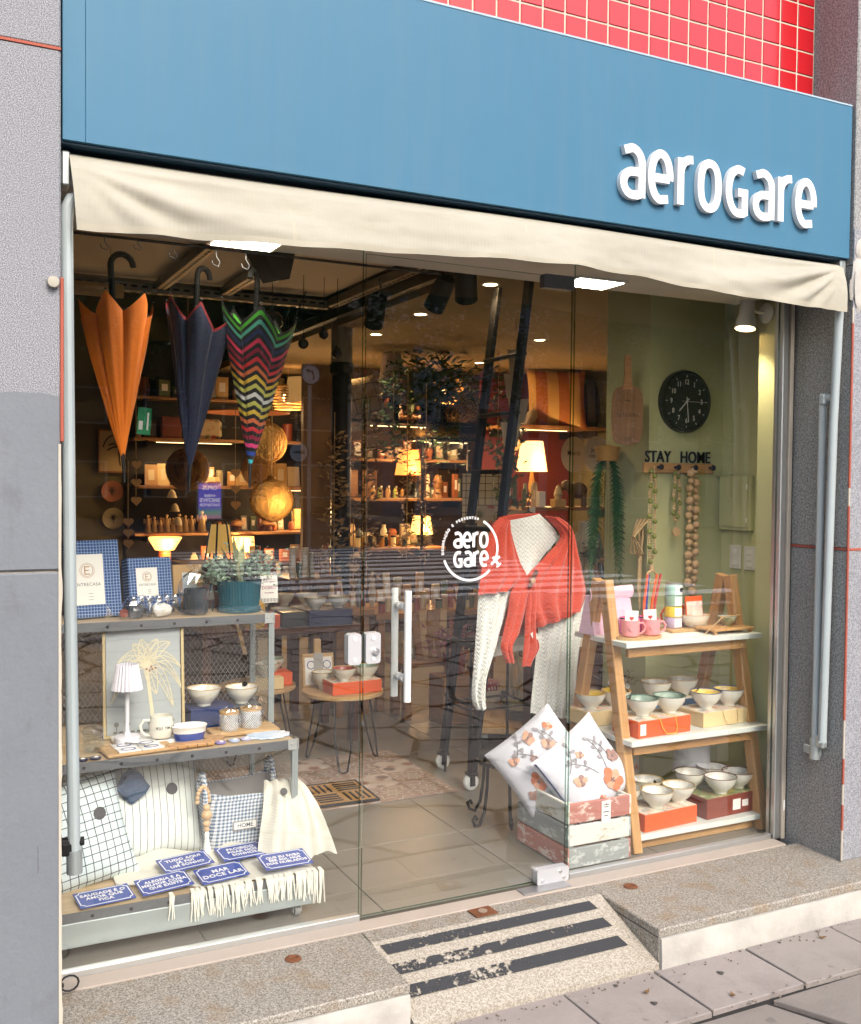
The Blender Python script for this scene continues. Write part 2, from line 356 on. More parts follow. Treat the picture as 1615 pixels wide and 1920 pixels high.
def gingham():
    m, t, b = nodes('gingham'); v = coord(t); x, y, z = xyz(t, v); p = 0.0125
    fx = mth(t, 'LESS_THAN', mth(t, 'FRACT', mth(t, 'DIVIDE', mth(t, 'ADD', x, y), p)), 0.5); fz = mth(t, 'LESS_THAN', mth(t, 'FRACT', mth(t, 'DIVIDE', z, p)), 0.5)
    f = mth(t, 'MULTIPLY', mth(t, 'ADD', fx, fz), 0.5); L(t, mixc(t, f, (0.72, 0.74, 0.76), (0.10, 0.16, 0.25)), b.inputs['Base Color']); b.inputs['Roughness'].default_value = 0.9; MATS['gingham'] = m
gingham()
def knit(name, c, tw=0.0):
    m, t, b = nodes(name); v = coord(t); x, y, z = xyz(t, v)
    a = mth(t, 'SINE', mth(t, 'MULTIPLY', x, 260)); d = mth(t, 'MULTIPLY', mth(t, 'SINE', mth(t, 'ADD', mth(t, 'MULTIPLY', z, 330), mth(t, 'MULTIPLY', a, 2.0+tw))), 0.35 if tw == 0 else 1.0)
    n = nz(t, v, 190 if tw == 0 else 130, 3, 0.7); h = mth(t, 'ADD', d, mth(t, 'MULTIPLY', n, 1.4))
    hole = ramp(t, mth(t, 'ADD', mth(t, 'MULTIPLY', d, 0.25), n), [(0.28, (0, 0, 0)), (0.45, (1, 1, 1))])
    L(t, mixc(t, hole, dk(c, 0.78), c), b.inputs['Base Color']); b.inputs['Roughness'].default_value = 0.95; b.inputs['Sheen Weight'].default_value = 0.3; bump(t, b, h, 0.6, 0.003); MATS[name] = m
knit('knit_red', (0.56, 0.062, 0.028)); knit('knit_white', (0.88, 0.89, 0.84), 3.0)
def print_mat(name, base, cols, scale, thr=0.28, rough=0.85):
    """scattered coloured blotches (printed flowers and patterns)"""
    m, t, b = nodes(name); v = coord(t); vo = N(t, 'ShaderNodeTexVoronoi'); vo.inputs['Scale'].default_value = scale; L(t, mixc(t, 0.07, v, N(t, 'ShaderNodeTexNoise', i_Scale=scale*3).outputs[1]), vo.inputs['Vector'])
    c = ramp(t, xyz(t, vo.outputs['Color'])[0], [((i+0.01)/len(cols), k) for i, k in enumerate(cols)], 'CONSTANT')
    L(t, mixc(t, mth(t, 'LESS_THAN', vo.outputs['Distance'], thr), base, c), b.inputs['Base Color']); b.inputs['Roughness'].default_value = rough; MATS[name] = m; return m
print_mat('bowl_dots', (0.80, 0.78, 0.70), [(0.04, 0.05, 0.09), (0.08, 0.08, 0.10), (0.35, 0.22, 0.08)], 62, 0.36, 0.25)
print_mat('bowl_yellow', (0.85, 0.60, 0.08), [(0.85, 0.80, 0.6), (0.20, 0.25, 0.45), (0.9, 0.7, 0.1)], 50, 0.38, 0.25)
print_mat('bowl_green', (0.25, 0.34, 0.26), [(0.75, 0.75, 0.65), (0.08, 0.15, 0.12)], 60, 0.35, 0.25)
print_mat('bowl_red', (0.40, 0.06, 0.05), [(0.6, 0.2, 0.1), (0.2, 0.02, 0.02)], 60, 0.35, 0.25)
print_mat('box_pattern', (0.78, 0.70, 0.58), [(0.55, 0.12, 0.06), (0.10, 0.13, 0.20), (0.75, 0.40, 0.10), (0.25, 0.35, 0.25)], 38, 0.42, 0.5)
print_mat('box_green_pattern', (0.16, 0.22, 0.08), [(0.60, 0.45, 0.12), (0.40, 0.12, 0.05), (0.70, 0.65, 0.45)], 38, 0.42, 0.5)
print_mat('pink_print', (0.72, 0.48, 0.60), [(0.65, 0.22, 0.36), (0.35, 0.45, 0.35), (0.72, 0.48, 0.60), (0.72, 0.48, 0.60)], 46, 0.26)
print_mat('paisley', (0.55, 0.50, 0.42), [(0.45, 0.12, 0.06), (0.06, 0.06, 0.07), (0.60, 0.50, 0.35)], 26, 0.40)
print_mat('lace_blue', (0.62, 0.74, 0.88), [(0.07, 0.22, 0.55), (0.12, 0.30, 0.62)], 90, 0.36, 0.4)
print_mat('mosaic_card', (0.80, 0.70, 0.62), [(0.62, 0.16, 0.06), (0.10, 0.14, 0.30), (0.70, 0.38, 0.12), (0.55, 0.35, 0.40)], 70, 0.42)
print_mat('rug_tile_b', (0.42, 0.34, 0.29), [(0.14, 0.10, 0.085), (0.22, 0.11, 0.08), (0.52, 0.46, 0.40)], 14, 0.42, 0.6)
def rug_tile():
    m, t, b = nodes('rug_tile'); v = coord(t); x, y, z = xyz(t, v)
    d = mth(t, 'SQRT', mth(t, 'ADD', mth(t, 'MULTIPLY', x, x), mth(t, 'MULTIPLY', y, y))); a = mth(t, 'ARCTAN2', y, x)
    pet = mth(t, 'ADD', d, mth(t, 'MULTIPLY', mth(t, 'ABSOLUTE', mth(t, 'SINE', mth(t, 'MULTIPLY', a, 4))), 0.035))
    c = ramp(t, mth(t, 'MULTIPLY', pet, 6.5), [(0.0, (0.52, 0.46, 0.40)), (0.16, (0.15, 0.10, 0.08)), (0.30, (0.50, 0.44, 0.38)), (0.42, (0.24, 0.12, 0.085)), (0.58, (0.17, 0.13, 0.12)), (0.66, (0.50, 0.43, 0.36)), (0.74, (0.26, 0.15, 0.11)), (0.95, (0.46, 0.38, 0.32))], 'CONSTANT')
    c = mixc(t, nz(t, v, 25, 5), c, dk((0.35, 0.28, 0.24), 0.9)); L(t, c, b.inputs['Base Color']); b.inputs['Roughness'].default_value = 0.45; MATS['rug_tile'] = m
rug_tile()
def weave():
    m, t, b = nodes('cup_lattice'); v = coord(t); x, y, z = xyz(t, v); a = mth(t, 'MULTIPLY', mth(t, 'ARCTAN2', y, x), 0.04)
    f = mth(t, 'MAXIMUM', mth(t, 'LESS_THAN', mth(t, 'FRACT', mth(t, 'MULTIPLY', mth(t, 'ADD', a, z), 110)), 0.2), mth(t, 'LESS_THAN', mth(t, 'FRACT', mth(t, 'MULTIPLY', mth(t, 'SUBTRACT', a, z), 110)), 0.2))
    L(t, mixc(t, f, (0.78, 0.78, 0.76), (0.05, 0.07, 0.12)), b.inputs['Base Color']); b.inputs['Roughness'].default_value = 0.25; MATS['cup_lattice'] = m
weave()
def worn_plank(name, c, chip):
    m, t, b = nodes(name); v = coord(t, (0.18, 1, 1)); g = nz(t, v, 40, 6, 0.7); ch = ramp(t, nz(t, coord(t, (0.5, 1, 1)), 26, 7, 0.75), [(0.54, (0, 0, 0)), (0.60, (1, 1, 1))])
    L(t, mixc(t, mth(t, 'MULTIPLY', ch, 0.8), mixc(t, g, dk(c, 0.8), c), chip), b.inputs['Base Color']); b.inputs['Roughness'].default_value = 0.8; bump(t, b, g, 0.5, 0.003); MATS[name] = m
worn_plank('plank_white', (0.72, 0.72, 0.66), (0.42, 0.34, 0.22)); worn_plank('plank_red', (0.50, 0.20, 0.16), (0.70, 0.62, 0.54)); worn_plank('plank_grey', (0.33, 0.35, 0.34), (0.58, 0.60, 0.58))
def leafm(name, c):
    m, t, b = nodes(name); oi = N(t, 'ShaderNodeNewGeometry'); L(t, mixc(t, oi.outputs['Random Per Island'], dk(c, 0.6), dk(c, 1.4)), b.inputs['Base Color']); b.inputs['Roughness'].default_value = 0.55; MATS[name] = m; return m
leafm('leaf_green', (0.05, 0.11, 0.035)); leafm('leaf_grey', (0.20, 0.28, 0.20)); leafm('leaf_fern', (0.03, 0.12, 0.03)); leafm('leaf_pale', (0.42, 0.45, 0.24)); leafm('leaf_brown', (0.16, 0.09, 0.05)); leafm('leaf_dry', (0.30, 0.20, 0.09)); leafm('petal_white', (0.75, 0.75, 0.66))
def palm_sea():
    m, t, b = nodes('art_sky'); v = coord(t); z = xyz(t, v)[2]; L(t, mixc(t, nz(t, coord(t, (1, 1, 5)), 6, 4), (0.29, 0.32, 0.33), (0.38, 0.41, 0.42)), b.inputs['Base Color']); b.inputs['Roughness'].default_value = 0.55; MATS['art_sky'] = m
palm_sea()
# plain ones
alu = mat('aluminium', (0.50, 0.51, 0.50), 0.38, 0.85, 0.08, 6); galv = mat('galvanised', (0.42, 0.47, 0.47), 0.45, 0.7, 0.18, 5, 0.05)
steel = mat('dark_steel', (0.16, 0.17, 0.18), 0.5, 0.7, 0.2, 12, 0.1); black = mat('black_metal', (0.018, 0.018, 0.02), 0.5, 0.3, 0.1); blackp = mat('black_plastic', (0.008, 0.008, 0.009), 0.6, spec=0.25)
white = mat('white_paint', (0.66, 0.67, 0.65), 0.4); whitel = mat('white_letter', (0.74, 0.74, 0.735), 0.35, var=0.03); arm_m = mat('arm_grey_paint', (0.38, 0.44, 0.455), 0.4, 0.1, 0.12, 5)
grout_red = mat('red_joint', (0.33, 0.08, 0.05), 0.8, 0, 0.2, 20); plaster = mat('cream_plaster', (0.45, 0.41, 0.34), 0.85, 0, 0.2, 8, 0.5, 30); render_w = mat('white_render', (0.42, 0.405, 0.37), 0.85, 0, 0.38, 9, 1.0, 26)
chrome = mat('chrome', (0.75, 0.75, 0.76), 0.18, 1.0, 0); patch = mat('satin_patch', (0.55, 0.56, 0.58), 0.4, 0.4, 0.04)
rust = mat('rust', (0.16, 0.06, 0.025), 0.85, 0.2, 0.4, 40, 0.5); tile_red = mat('tile_red', (0.43, 0.006, 0.012), 0.25, 0, 0.22, 3.0, coat=0.25); grout_w = mat('tile_grout', (0.58, 0.52, 0.42), 0.85, 0, 0.1)
sage = mat('sage_wall', (0.50, 0.52, 0.29), 0.75, 0, 0.08, 2.5, 0.12, 60); dolive = mat('olive_wall', (0.13, 0.115, 0.06), 0.8, 0, 0.15, 2.0, 0.1); charcoal = mat('charcoal_wall', (0.03, 0.028, 0.026), 0.85, 0, 0.15, 2.0)
ceilm = mat('ceiling_paint', (0.56, 0.48, 0.38), 0.85, 0, 0.08, 2.0); soff = mat('soffit_paint', (0.62, 0.60, 0.54), 0.8, 0, 0.06, 2.0); mezz = mat('mezzanine_paint', (0.22, 0.155, 0.07), 0.8, 0, 0.1, 2.0)
porc = mat('porcelain_tile', (0.19, 0.178, 0.155), 0.35, 0, 0.16, 3.5); joint = mat('floor_joint', (0.085, 0.075, 0.06), 0.8); sill = mat('sill_tile', (0.40, 0.345, 0.295), 0.5, 0, 0.12, 8)
pine = wood('pine', (0.40, 0.20, 0.07), (0.64, 0.38, 0.16), 'Z', 0.4, 22, 0.05); pinex = wood('pine_x', (0.40, 0.20, 0.07), (0.64, 0.38, 0.16), 'X', 0.4, 22, 0.05)
oak = wood('oak_deck', (0.42, 0.30, 0.17), (0.58, 0.44, 0.27), 'X', 0.5, 18); boardw = wood('board_wood', (0.40, 0.24, 0.10), (0.58, 0.38, 0.18), 'X', 0.5, 24); darkw = wood('dark_wood', (0.07, 0.025, 0.012), (0.16, 0.06, 0.03), 'X', 0.35, 18); warmw = wood('warm_wood', (0.22, 0.10, 0.035), (0.38, 0.19, 0.07), 'X', 0.45, 18)
cream = mat('cream_ceramic', (0.74, 0.72, 0.63), 0.22, 0, 0.04, coat=0.3); whitec = mat('white_ceramic', (0.80, 0.79, 0.77), 0.2, 0, 0.03, coat=0.3); navy = mat('navy_card', (0.015, 0.03, 0.11), 0.5); orangec = mat('orange_card', (0.72, 0.10, 0.015), 0.45, 0, 0.06); brownc = mat('brown_card', (0.22, 0.045, 0.025), 0.45, 0, 0.1); creamc = mat('cream_card', (0.72, 0.55, 0.28), 0.55, 0, 0.06); card_w = mat('white_card', (0.82, 0.80, 0.75), 0.6, 0, 0.04); kraft = mat('kraft_card', (0.45, 0.28, 0.12), 0.75, 0, 0.1); gold = mat('gold_rim', (0.55, 0.36, 0.12), 0.35, 0.2, 0.05)
bluee = mat('blue_enamel', (0.02, 0.055, 0.30), 0.3, 0, 0.06, coat=0.3); blueg = mat('blue_glaze', (0.02, 0.06, 0.32), 0.2, 0, 0.08, coat=0.4); pinkc = mat('pink_ceramic', (0.80, 0.30, 0.31), 0.3, 0, 0.05); dpink = mat('deep_pink', (0.62, 0.10, 0.26), 0.35, 0, 0.05); slate = mat('slate_ceramic', (0.018, 0.026, 0.034), 0.25, coat=0.3); teal = mat('teal_ceramic', (0.012, 0.085, 0.12), 0.25, 0, 0.2, 14, coat=0.4)
gtag = mat('green_tag', (0.01, 0.25, 0.09), 0.5); felt = mat('blue_felt', (0.09, 0.13, 0.20), 0.95, 0, 0.25, 60, 0.8, 150); greyf = mat('grey_lining', (0.38, 0.37, 0.36), 0.9, 0, 0.08); throw_m = fabric('throw_cloth', (0.62, 0.60, 0.52), 700); linen = fabric('linen', (0.66, 0.58, 0.44), 800); bead_w = mat('wood_bead', (0.62, 0.42, 0.24), 0.5, 0, 0.12, 30); bead_g = mat('green_bead', (0.22, 0.25, 0.06), 0.5, 0, 0.1, 30); rope = mat('rope', (0.45, 0.32, 0.17), 0.9, 0, 0.2, 60, 0.5, 200); wicker = mat('wicker', (0.40, 0.22, 0.06), 0.7, 0, 0.25, 30); coir = mat('coir', (0.36, 0.20, 0.07), 0.95, 0, 0.3, 90, 0.9, 220); rubber = mat('rubber', (0.015, 0.015, 0.015), 0.8)
umb_o = fabric('umbrella_orange', (0.86, 0.20, 0.004), 1500, 0.55, 0.08); umb_n = fabric('umbrella_navy', (0.003, 0.009, 0.042), 1500, 0.55, 0.15)
UC = {k: fabric('umb_'+k, c, 1500, 0.55, 0.06) for k, c in dict(black=(0.008, 0.008, 0.009), green=(0.07, 0.42, 0.03), mint=(0.10, 0.50, 0.38), navy=(0.015, 0.03, 0.12), pink=(0.72, 0.04, 0.11), wine=(0.30, 0.01, 0.04), red=(0.66, 0.03, 0.04), orange=(0.72, 0.17, 0.05), yellow=(0.75, 0.50, 0.05), lime=(0.60, 0.58, 0.12), white=(0.72, 0.72, 0.68), magenta=(0.75, 0.05, 0.22), blue=(0.02, 0.06, 0.35), aqua=(0.05, 0.55, 0.65)).items()}
# ------------------------------------------------------------------ shop shell (floor, walls, ceilings)
GZ = -0.13                                    # pavement level; shop floor is 0
fl = struct(bx((1.3, 3.2, -0.05), (6.0, 6.4, 0.08)).build('floor', joint))
tm = bx((0, 0, 0), (0.597, 0.597, 0.012), 0.0015).mesh('tile', porc)
for i in range(10):
    for j in range(11): link('tile', tm, fl, (-1.4+0.6*i, 0.31+0.6*j, -0.006))
struct(bx((-1.68, 3.2, 1.5), (0.12, 6.5, 3.4)).build('wall_left', dolive))
struct(bx((4.28, 3.2, 1.5), (0.12, 6.5, 3.4)).build('wall_right', dolive))
struct(bx((1.3, 6.46, 1.5), (6.1, 0.12, 3.4)).build('wall_back', dolive))
struct(bx((0.45, 6.385, 1.4), (0.02, 0.02, 2.8)).build('wall_joint', dolive))
struct(bx((1.3, 3.27, 3.22), (6.2, 6.5, 0.1)).build('roof_slab', charcoal))
struct(bx((-0.33, 1.66, 2.64), (2.6, 2.58, 0.05)).build('ceiling_front', ceilm))
struct(bx((2.68, 3.75, 2.50), (3.1, 5.3, 0.06)).build('ceiling_mezzanine', mezz))
struct(bx((0.46, 0.165, 2.275), (2.9, 0.33, 0.05)).build('soffit', soff))
struct(bx((0.46, 0.335, 2.47), (2.9, 0.03, 0.34)).build('soffit_upstand', soff))
# sage display niche on the right
sw = struct(bx((2.03, 0.95, 1.3), (0.46, 0.34, 2.6)).build('wall_partition', sage))
struct(bx((2.29, 0.45, 1.3), (0.06, 1.0, 2.6)).build('wall_niche_side', sage))
struct(bx((2.105, 0.12, 1.12), (0.31, 0.22, 2.24)).build('wall_jamb', sage))
struct(bx((-1.31, 0.17, 1.3), (0.66, 0.34, 2.6)).build('wall_jamb_left', dolive))

# perforated ceiling channels, each with its slots
def channel(label, pts, wv=0.06):
    a, b = Vector(pts[0]), Vector(pts[1]); d = (b-a); ln = d.length; d.normalize(); rz = math.degrees(math.atan2(d.y, d.x))
    t = thing('ceiling_channel', label, 'channel', pts[0], rz, 'perforated ceiling channels')
    m = MB(); m.box((ln/2, 0, 0), (ln, wv, 0.05), 0.003); m.build('channel_body', mat('channel_zinc', (0.20, 0.17, 0.13), 0.5, 0.5), t)
    s_ = MB()
    for i in range(int(ln/0.06)): s_.box((0.03+i*0.06, -wv/2-0.001, 0.004), (0.035, 0.004, 0.012)); s_.box((0.03+i*0.06, 0, -0.026), (0.035, 0.012, 0.003))
    stuff(s_.build('slots', blackp, t))
channel('perforated zinc channel running into the shop behind the navy umbrella hook', ((-0.06, 0.5, 2.58), (-0.06, 2.9, 2.58)))
channel('perforated zinc channel running into the shop beside the black floodlight', ((0.32, 0.5, 2.58), (0.32, 2.9, 2.58)))
channel('perforated zinc channel along the back edge of the ceiling', ((-1.5, 2.93, 2.56), (0.98, 2.93, 2.56)))
channel('perforated zinc channel along the right edge of the ceiling', ((1.0, 0.5, 2.57), (1.0, 2.9, 2.57)))

# ------------------------------------------------------------------ facade: piers, red tile wall, fascia
def pier(label, x0, x1, y0, cuts, mats_, red):
    t = thing('stone_pier', label, 'pier', (0, 0, 0))
    bx(((x0+x1)/2, y0+0.165, 2.1), (x1-x0-0.01, 0.31, 4.6)).build('core', plaster, t)
    for (a, b), mm in zip(zip(cuts, cuts[1:]), mats_):
        # uneven arris: slab with a softly wavy vertical edge
        m = MB(); m.box(((x0+x1)/2, y0+0.17, (a+b)/2), (x1-x0, 0.34, b-a-0.006), 0.004); m.build('slab', MATS[mm], t)
    return t
lp = pier('grey granite pier with painted lower part left of the shop front', -2.6, -0.975, -0.32, (-0.25, 1.217, 2.547, 4.4), ('pier_paint', 'pier_paint', 'pier_paint'), None)
bx((-1.8, -0.3195, 2.547), (1.65, 0.005, 0.007)).build('red_joint', grout_red, lp)
m = MB(); zs = [-0.15+i*0.022 for i in range(78)]
m.prism([(-0.982, z) for z in zs]+[(-0.9755+0.006*max(0, noise.noise(Vector((0, z*9, 3)))+0.15*noise.noise(Vector((1, z*40, 3)))+.1), z) for z in zs[::-1]], .010, Tm(0, -.313, 0) @ FRONT); m.build('mortar_edge', plaster, lp, smooth=0)
bx((-0.973, -0.319, 1.76), (0.009, 0.012, 0.42), 0.002).build('red_edge_joint', grout_red, lp)
tag(MB().lathe([(0, -.02), (.012, -.02), (.016, -.005), (.014, .006), (0, .008)], 14, Tm(-0.995, -0.332, 1.955) @ Rm(90, 'X')).build('cable_clip', mat('old_knob', (0.35, 0.33, 0.27), 0.6)), 'small grey round cable clip screwed to the left granite pier', 'clip')
rp = pier('dark speckled granite pier right of the shop front', 1.892, 3.2, -0.312, (-0.06, 1.213, 2.30, 4.4), ('granite_reveal', 'granite_reveal', 'granite_reveal'), None)
m = MB(); m.box((2.54, -0.3135, 1.22), (1.3, 0.004, 2.44)); m.build('front_facing', MATS['granite_pier'], rp)
m = MB(); m.box((2.54, -0.3165, 1.213), (1.3, 0.004, 0.009)); m.box((1.890, -0.16, 1.213), (0.004, 0.30, 0.009)); m.build('red_joint', grout_red, rp)
m = MB()
for a, b in ((1.45, 2.08), (0.55, 1.38), (0.30, 0.40), (0.12, 0.22)): m.box((1.8915, -0.3145, (a+b)/2), (0.009, 0.009, b-a), 0.002)
stuff(m.build('red_edge_joint', grout_red, rp))
m = MB()
for a, b in ((1.38, 1.45), (0.40, 0.55), (0.22, 0.30), (0.0, 0.12), (2.08, 2.14)): m.box((1.8915, -0.3145, (a+b)/2), (0.008, 0.008, b-a), 0.002)
stuff(m.build('mortar_edge', plaster, rp))
def blob(c, s_, seed, n=18):
    r2 = random.Random(seed); m = MB(); m.ball((0, 0, 0), 1, n); out = []
    for p in m.v:
        k = 1+0.35*noise.noise(Vector(p)*1.7+Vector((seed*3.1, 0, 0))); out.append((c[0]+p[0]*s_[0]*k, c[1]+p[1]*s_[1]*k, c[2]+p[2]*s_[2]*k))
    m.v = out; return m
blob((1.915, -0.313, 2.23), (0.035, 0.016, 0.10), 4).build('broken_plaster', render_w, rp)
blob((1.93, -0.313, 2.36), (0.03, 0.013, 0.05), 9).build('broken_plaster', render_w, rp)

# red tiles above the sign
rw = thing('red_tile_wall', 'wall of small glossy red tiles with cream joints above the blue sign', 'wall')
bx((0.46, -0.0535, 3.35), (2.858, 0.09, 2.1)).build('grout_bed', grout_w, rw)
PT = 0.0912; tq = bx((0, 0, 0), (PT-0.0075, 0.008, PT-0.0075), 0.0014).mesh('tile', tile_red)
for i in range(20):
    for j in range(13):
        link('tile', tq, rw, (1.887-PT/2-i*PT, -0.0985+rnd.uniform(-.0004, .0004), 2.90+PT*(j+0.5)), (R(rnd.uniform(-.25, .25)), 0, R(rnd.uniform(-.25, .25))))

# blue fascia with raised lettering
fa = thing('shop_sign', 'long blue shop sign board with raised white letters above the awning', 'sign')
bx((0.485, -0.25, 2.615), (2.794, 0.10, 0.575), 0.001).build('panel', MATS['fascia_blue'], fa)
bx((-0.9408, -0.2502, 2.615), (0.0563, 0.1, 0.575), 0.001).build('end_strip', MATS['fascia_blue'], fa)
bx((0.455, -0.246, 2.3245), (2.85, 0.085, 0.006)).build('bottom_shadow_line', mat('shadow_line_blue', (0.015, 0.05, 0.09), 0.5), fa)  # thin dark strip painted in for the shadow line under the sign
bx((0.455, -0.25, 2.9055), (2.85, 0.104, 0.006)).build('top_trim', mat('fascia_cap', (0.30, 0.42, 0.50), 0.5), fa)
# letters drawn as strokes on a 1-unit x-height grid (round humanist shapes)
def glyph(ch):
    if ch == 'a': return [[(0.10, 0.90)]+arc(0.32, 0.66, 0.33, 0.30, 90, 0, 8)+[(0.65, 0.5), (0.65, 0.0)], [(0.64, 0.5), (0.45, 0.5)]+arc(0.36, 0.27, 0.28, 0.23, 90, 270, 14)+[(0.5, 0.04), (0.64, 0.08)]], 0.74
    if ch == 'e': return [[(0.10, 0.46), (0.64, 0.46)], [(0.65, 0.44)]+arc(0.36, 0.50, 0.30, 0.45, 0, 180, 16)+arc(0.36, 0.46, 0.30, 0.43, 180, 285, 10)+[(0.60, 0.06)]], 0.76
    if ch == 'r': return [[(0.10, 0.0), (0.10, 0.95)], [(0.10, 0.62)]+arc(0.42, 0.62, 0.32, 0.32, 175, 95, 7)+[(0.50, 0.945)]], 0.54
    if ch == 'o': return [sup(0.38, 0.48, 0.30, 0.46, 2.4, 30)], 0.80
    if ch == 'G': return [[(0.62, 0.90)]+arc(0.44, 0.48, 0.35, 0.46, 80, 270, 22)+[(0.60, 0.03), (0.68, 0.06)], [(0.66, 0.0), (0.66, 0.46), (0.42, 0.46)]], 0.82
def write(word, xh, wd, h, M, parent, m_, gap=0.09, sx=1.0, name='letter', join=False):
    x = 0; jb = MB()
    for ch in word:
        st, adv = glyph(ch); b = MB()
        for k, p in enumerate(st):
            q = [((x+u_*sx)*xh, v_*xh) for u_, v_ in p]; (jb if join else b).stroke(q, wd, h*(1 - 0.012*k), ch == 'o', M)
        if not join: b.build(name, m_, parent, smooth=35)
        x += (adv+gap)*sx
    if join: return jb.build(name, m_, parent, smooth=0)
    return x*xh
LM = Matrix.Translation((0.785, -0.301, 2.418)) @ FRONT
write('aeroGare', 0.168, 0.0285, 0.020, LM, fa, whitel, 0.15, 0.79)

# ------------------------------------------------------------------ awning
aw = thing('awning', 'rolled cream canvas awning with hanging valance under the blue sign', 'awning')
MB().cyl((-0.955, -0.20, 2.275), (1.86, -0.20, 2.285), 0.035, 20).build('roller_tube', arm_m, aw)
BOT = [(-.945, 2.095), (-.657, 2.107), (-.435, 2.112), (-.146, 2.128), (.245, 2.153), (.6, 2.162), (.86, 2.156), (1.21, 2.130), (1.5, 2.122), (1.845, 2.118)]
def val(u, v):
    x = -0.95+2.797*u; fz = 2.270+0.020*u; bz = lerp_tab(BOT, x)
    ends = min(u, 1-u); env = min(1, ends*9)
    if v < 0.3:
        k = v/0.3; y = -0.205-0.095*k-0.012*math.sin(math.pi*k); z = 2.318+(fz-2.318)*k**1.4
        return (x, y, z+0.004*math.sin(x*3.1))
    k = (v-0.3)/0.7; z = fz+(bz-fz)*k
    # drag folds fanning out from both top corners
    dl = math.hypot(u*2.8, k*0.17+0.001); al = math.atan2(k*0.17, u*2.8+0.001); ar = math.atan2(k*0.17, (1-u)*2.8+0.001)
    fold = 0.015*math.sin(al*16)*math.exp(-u*2.2)*min(1, u*14)+0.022*math.sin(ar*20)*math.exp(-(1-u)*3.5)*min(1, (1-u)*14)
    y = -0.30-0.030*k-0.012*math.sin(math.pi*k)+fold*(0.3+0.7*math.sin(math.pi*min(1, k*1.1)))+0.011*math.sin(x*7.3+1)*k*env+0.003*math.sin(x*19)*k
    y += 0.0035*noise.noise(Vector((x*11, z*30, 5)))*env+0.002*noise.noise(Vector((x*40, z*18, 9)))
    return (x+0.012*(1-2*u)*k*(1 if ends < .02 else .3), y, z+0.002*math.sin(x*23)*k)
MB().sheet(val, 150, 34, 0.0025).build('valance', MATS['awning_canvas'], aw, smooth=60)
def hem(u, v):
    p = val(u, 1.0); q = val(u, 0.93); z = q[2]+(p[2]-q[2])*v; y = q[1]+(p[1]-q[1])*v
    return (p[0], y-0.0035, z-0.001*v)
for xs in (-.36, .42, 1.2):
    us = (xs+.95)/2.797; MB().sheet(lambda u, v: (lambda q: (q[0]+.012*(u-.5), q[1]-.0016, q[2]))(val(us, .3+.7*v)), 2, 16, .001).build('seam', mat('hem_canvas', (0.37, 0.345, 0.275), 0.85), aw, smooth=60)
MB().sheet(hem, 150, 2, 0.001).build('hem', mat('hem_canvas', (0.40, 0.375, 0.30), 0.85), aw, smooth=60)
m = MB(); m.tube([(-0.93, -0.262, 2.19), (-0.943, -0.268, 2.186), (-0.953, -0.272, 2.165), (-0.956, -0.272, 2.12), (-0.945, -0.245, 1.2), (-0.930, -0.215, 0.44)], 0.0165, 12); m.build('arm', arm_m, aw)
m = MB(); m.cyl((-0.930, -0.215, 0.45), (-0.929, -0.213, 0.385), 0.021, 14); m.build('arm_socket', galv, aw)
m = MB(); m.cyl((-0.965, -0.215, 0.47), (-0.905, -0.215, 0.47), 0.012, 10); m.box((-0.95, -0.20, 0.455), (0.03, 0.06, 0.035), 0.004); m.build('arm_bracket', blackp, aw)
bx((-0.957, -0.235, 2.265), (0.022, 0.07, 0.09), 0.004).build('end_bracket', galv, aw)
m = MB(); m.tube([(1.838, -0.298, 2.16), (1.848, -0.285, 2.06), (1.858, -0.262, 1.70), (1.860, -0.238, 0.45)], 0.0165, 12); m.build('arm', arm_m, aw)
m = MB(); m.tube([(1.860, -0.252, 1.80), (1.860, -0.226, 1.80), (1.861, -0.2125, 1.795), (1.862, -0.205, 1.775), (1.865, -0.198, 0.43)], 0.0155, 12); m.box((1.861, -0.215, 1.795), (0.04, 0.03, 0.045), 0.006); m.build('second_arm', arm_m, aw)
m = MB(); m.cyl((1.865, -0.198, 0.46), (1.866, -0.197, 0.375), 0.020, 14); m.box((1.882, -0.170, 0.40), (0.008, 0.09, 0.035), 0.004); m.box((1.868, -0.222, 0.45), (0.03, 0.05, 0.05), 0.006); m.cyl((1.862, -0.235, 0.45), (1.84, -0.235, 0.45), 0.008, 10); m.build('arm_bracket', galv, aw)
MB().box((1.868, -0.25, 2.30), (0.03, 0.07, 0.06), 0.004).build('end_bracket', galv, aw)

# ------------------------------------------------------------------ step, ramp, pavement
def step(label, x0, x1, yf, yb):
    t = thing('granite_step', label, 'step')
    bx(((x0+x1)/2, (yf+yb)/2, -0.0165), (x1-x0, yb-yf, 0.03), 0.004).build('tread', MATS['granite_step'], t)
    def fn(u, v): x = x0+0.004+(x1-x0-0.008)*u; return (x, yf+0.012+0.005*noise.noise(Vector((x*5, v*2, 1)))-0.003*math.sin(v*3), -0.032-0.115*v)
    m = MB().sheet(fn, 40, 5, 0.02); m.build('riser', render_w, t)
    bx(((x0+x1)/2, (yf+yb)/2+0.02, -0.10), (x1-x0-0.01, yb-yf-0.05, 0.13)).build('core', plaster, t)
    return t
sL = step('granite step slab left of the striped ramp', -0.975, -0.032, -0.462, -0.088)
sR = step('granite step slab right of the striped ramp', 0.857, 2.3, -0.490, -0.088)
bx((0.862, -0.33, -0.083), (0.010, 0.315, 0.10)).build('side_facing', MATS['granite_step'], sR)
bx((0.4125, -0.129, -0.0165), (0.887, 0.078, 0.03)).build('tread', MATS['granite_step'], sL)
rt = thing('entrance_ramp', 'pale granite ramp with three worn black stripes at the door', 'ramp')
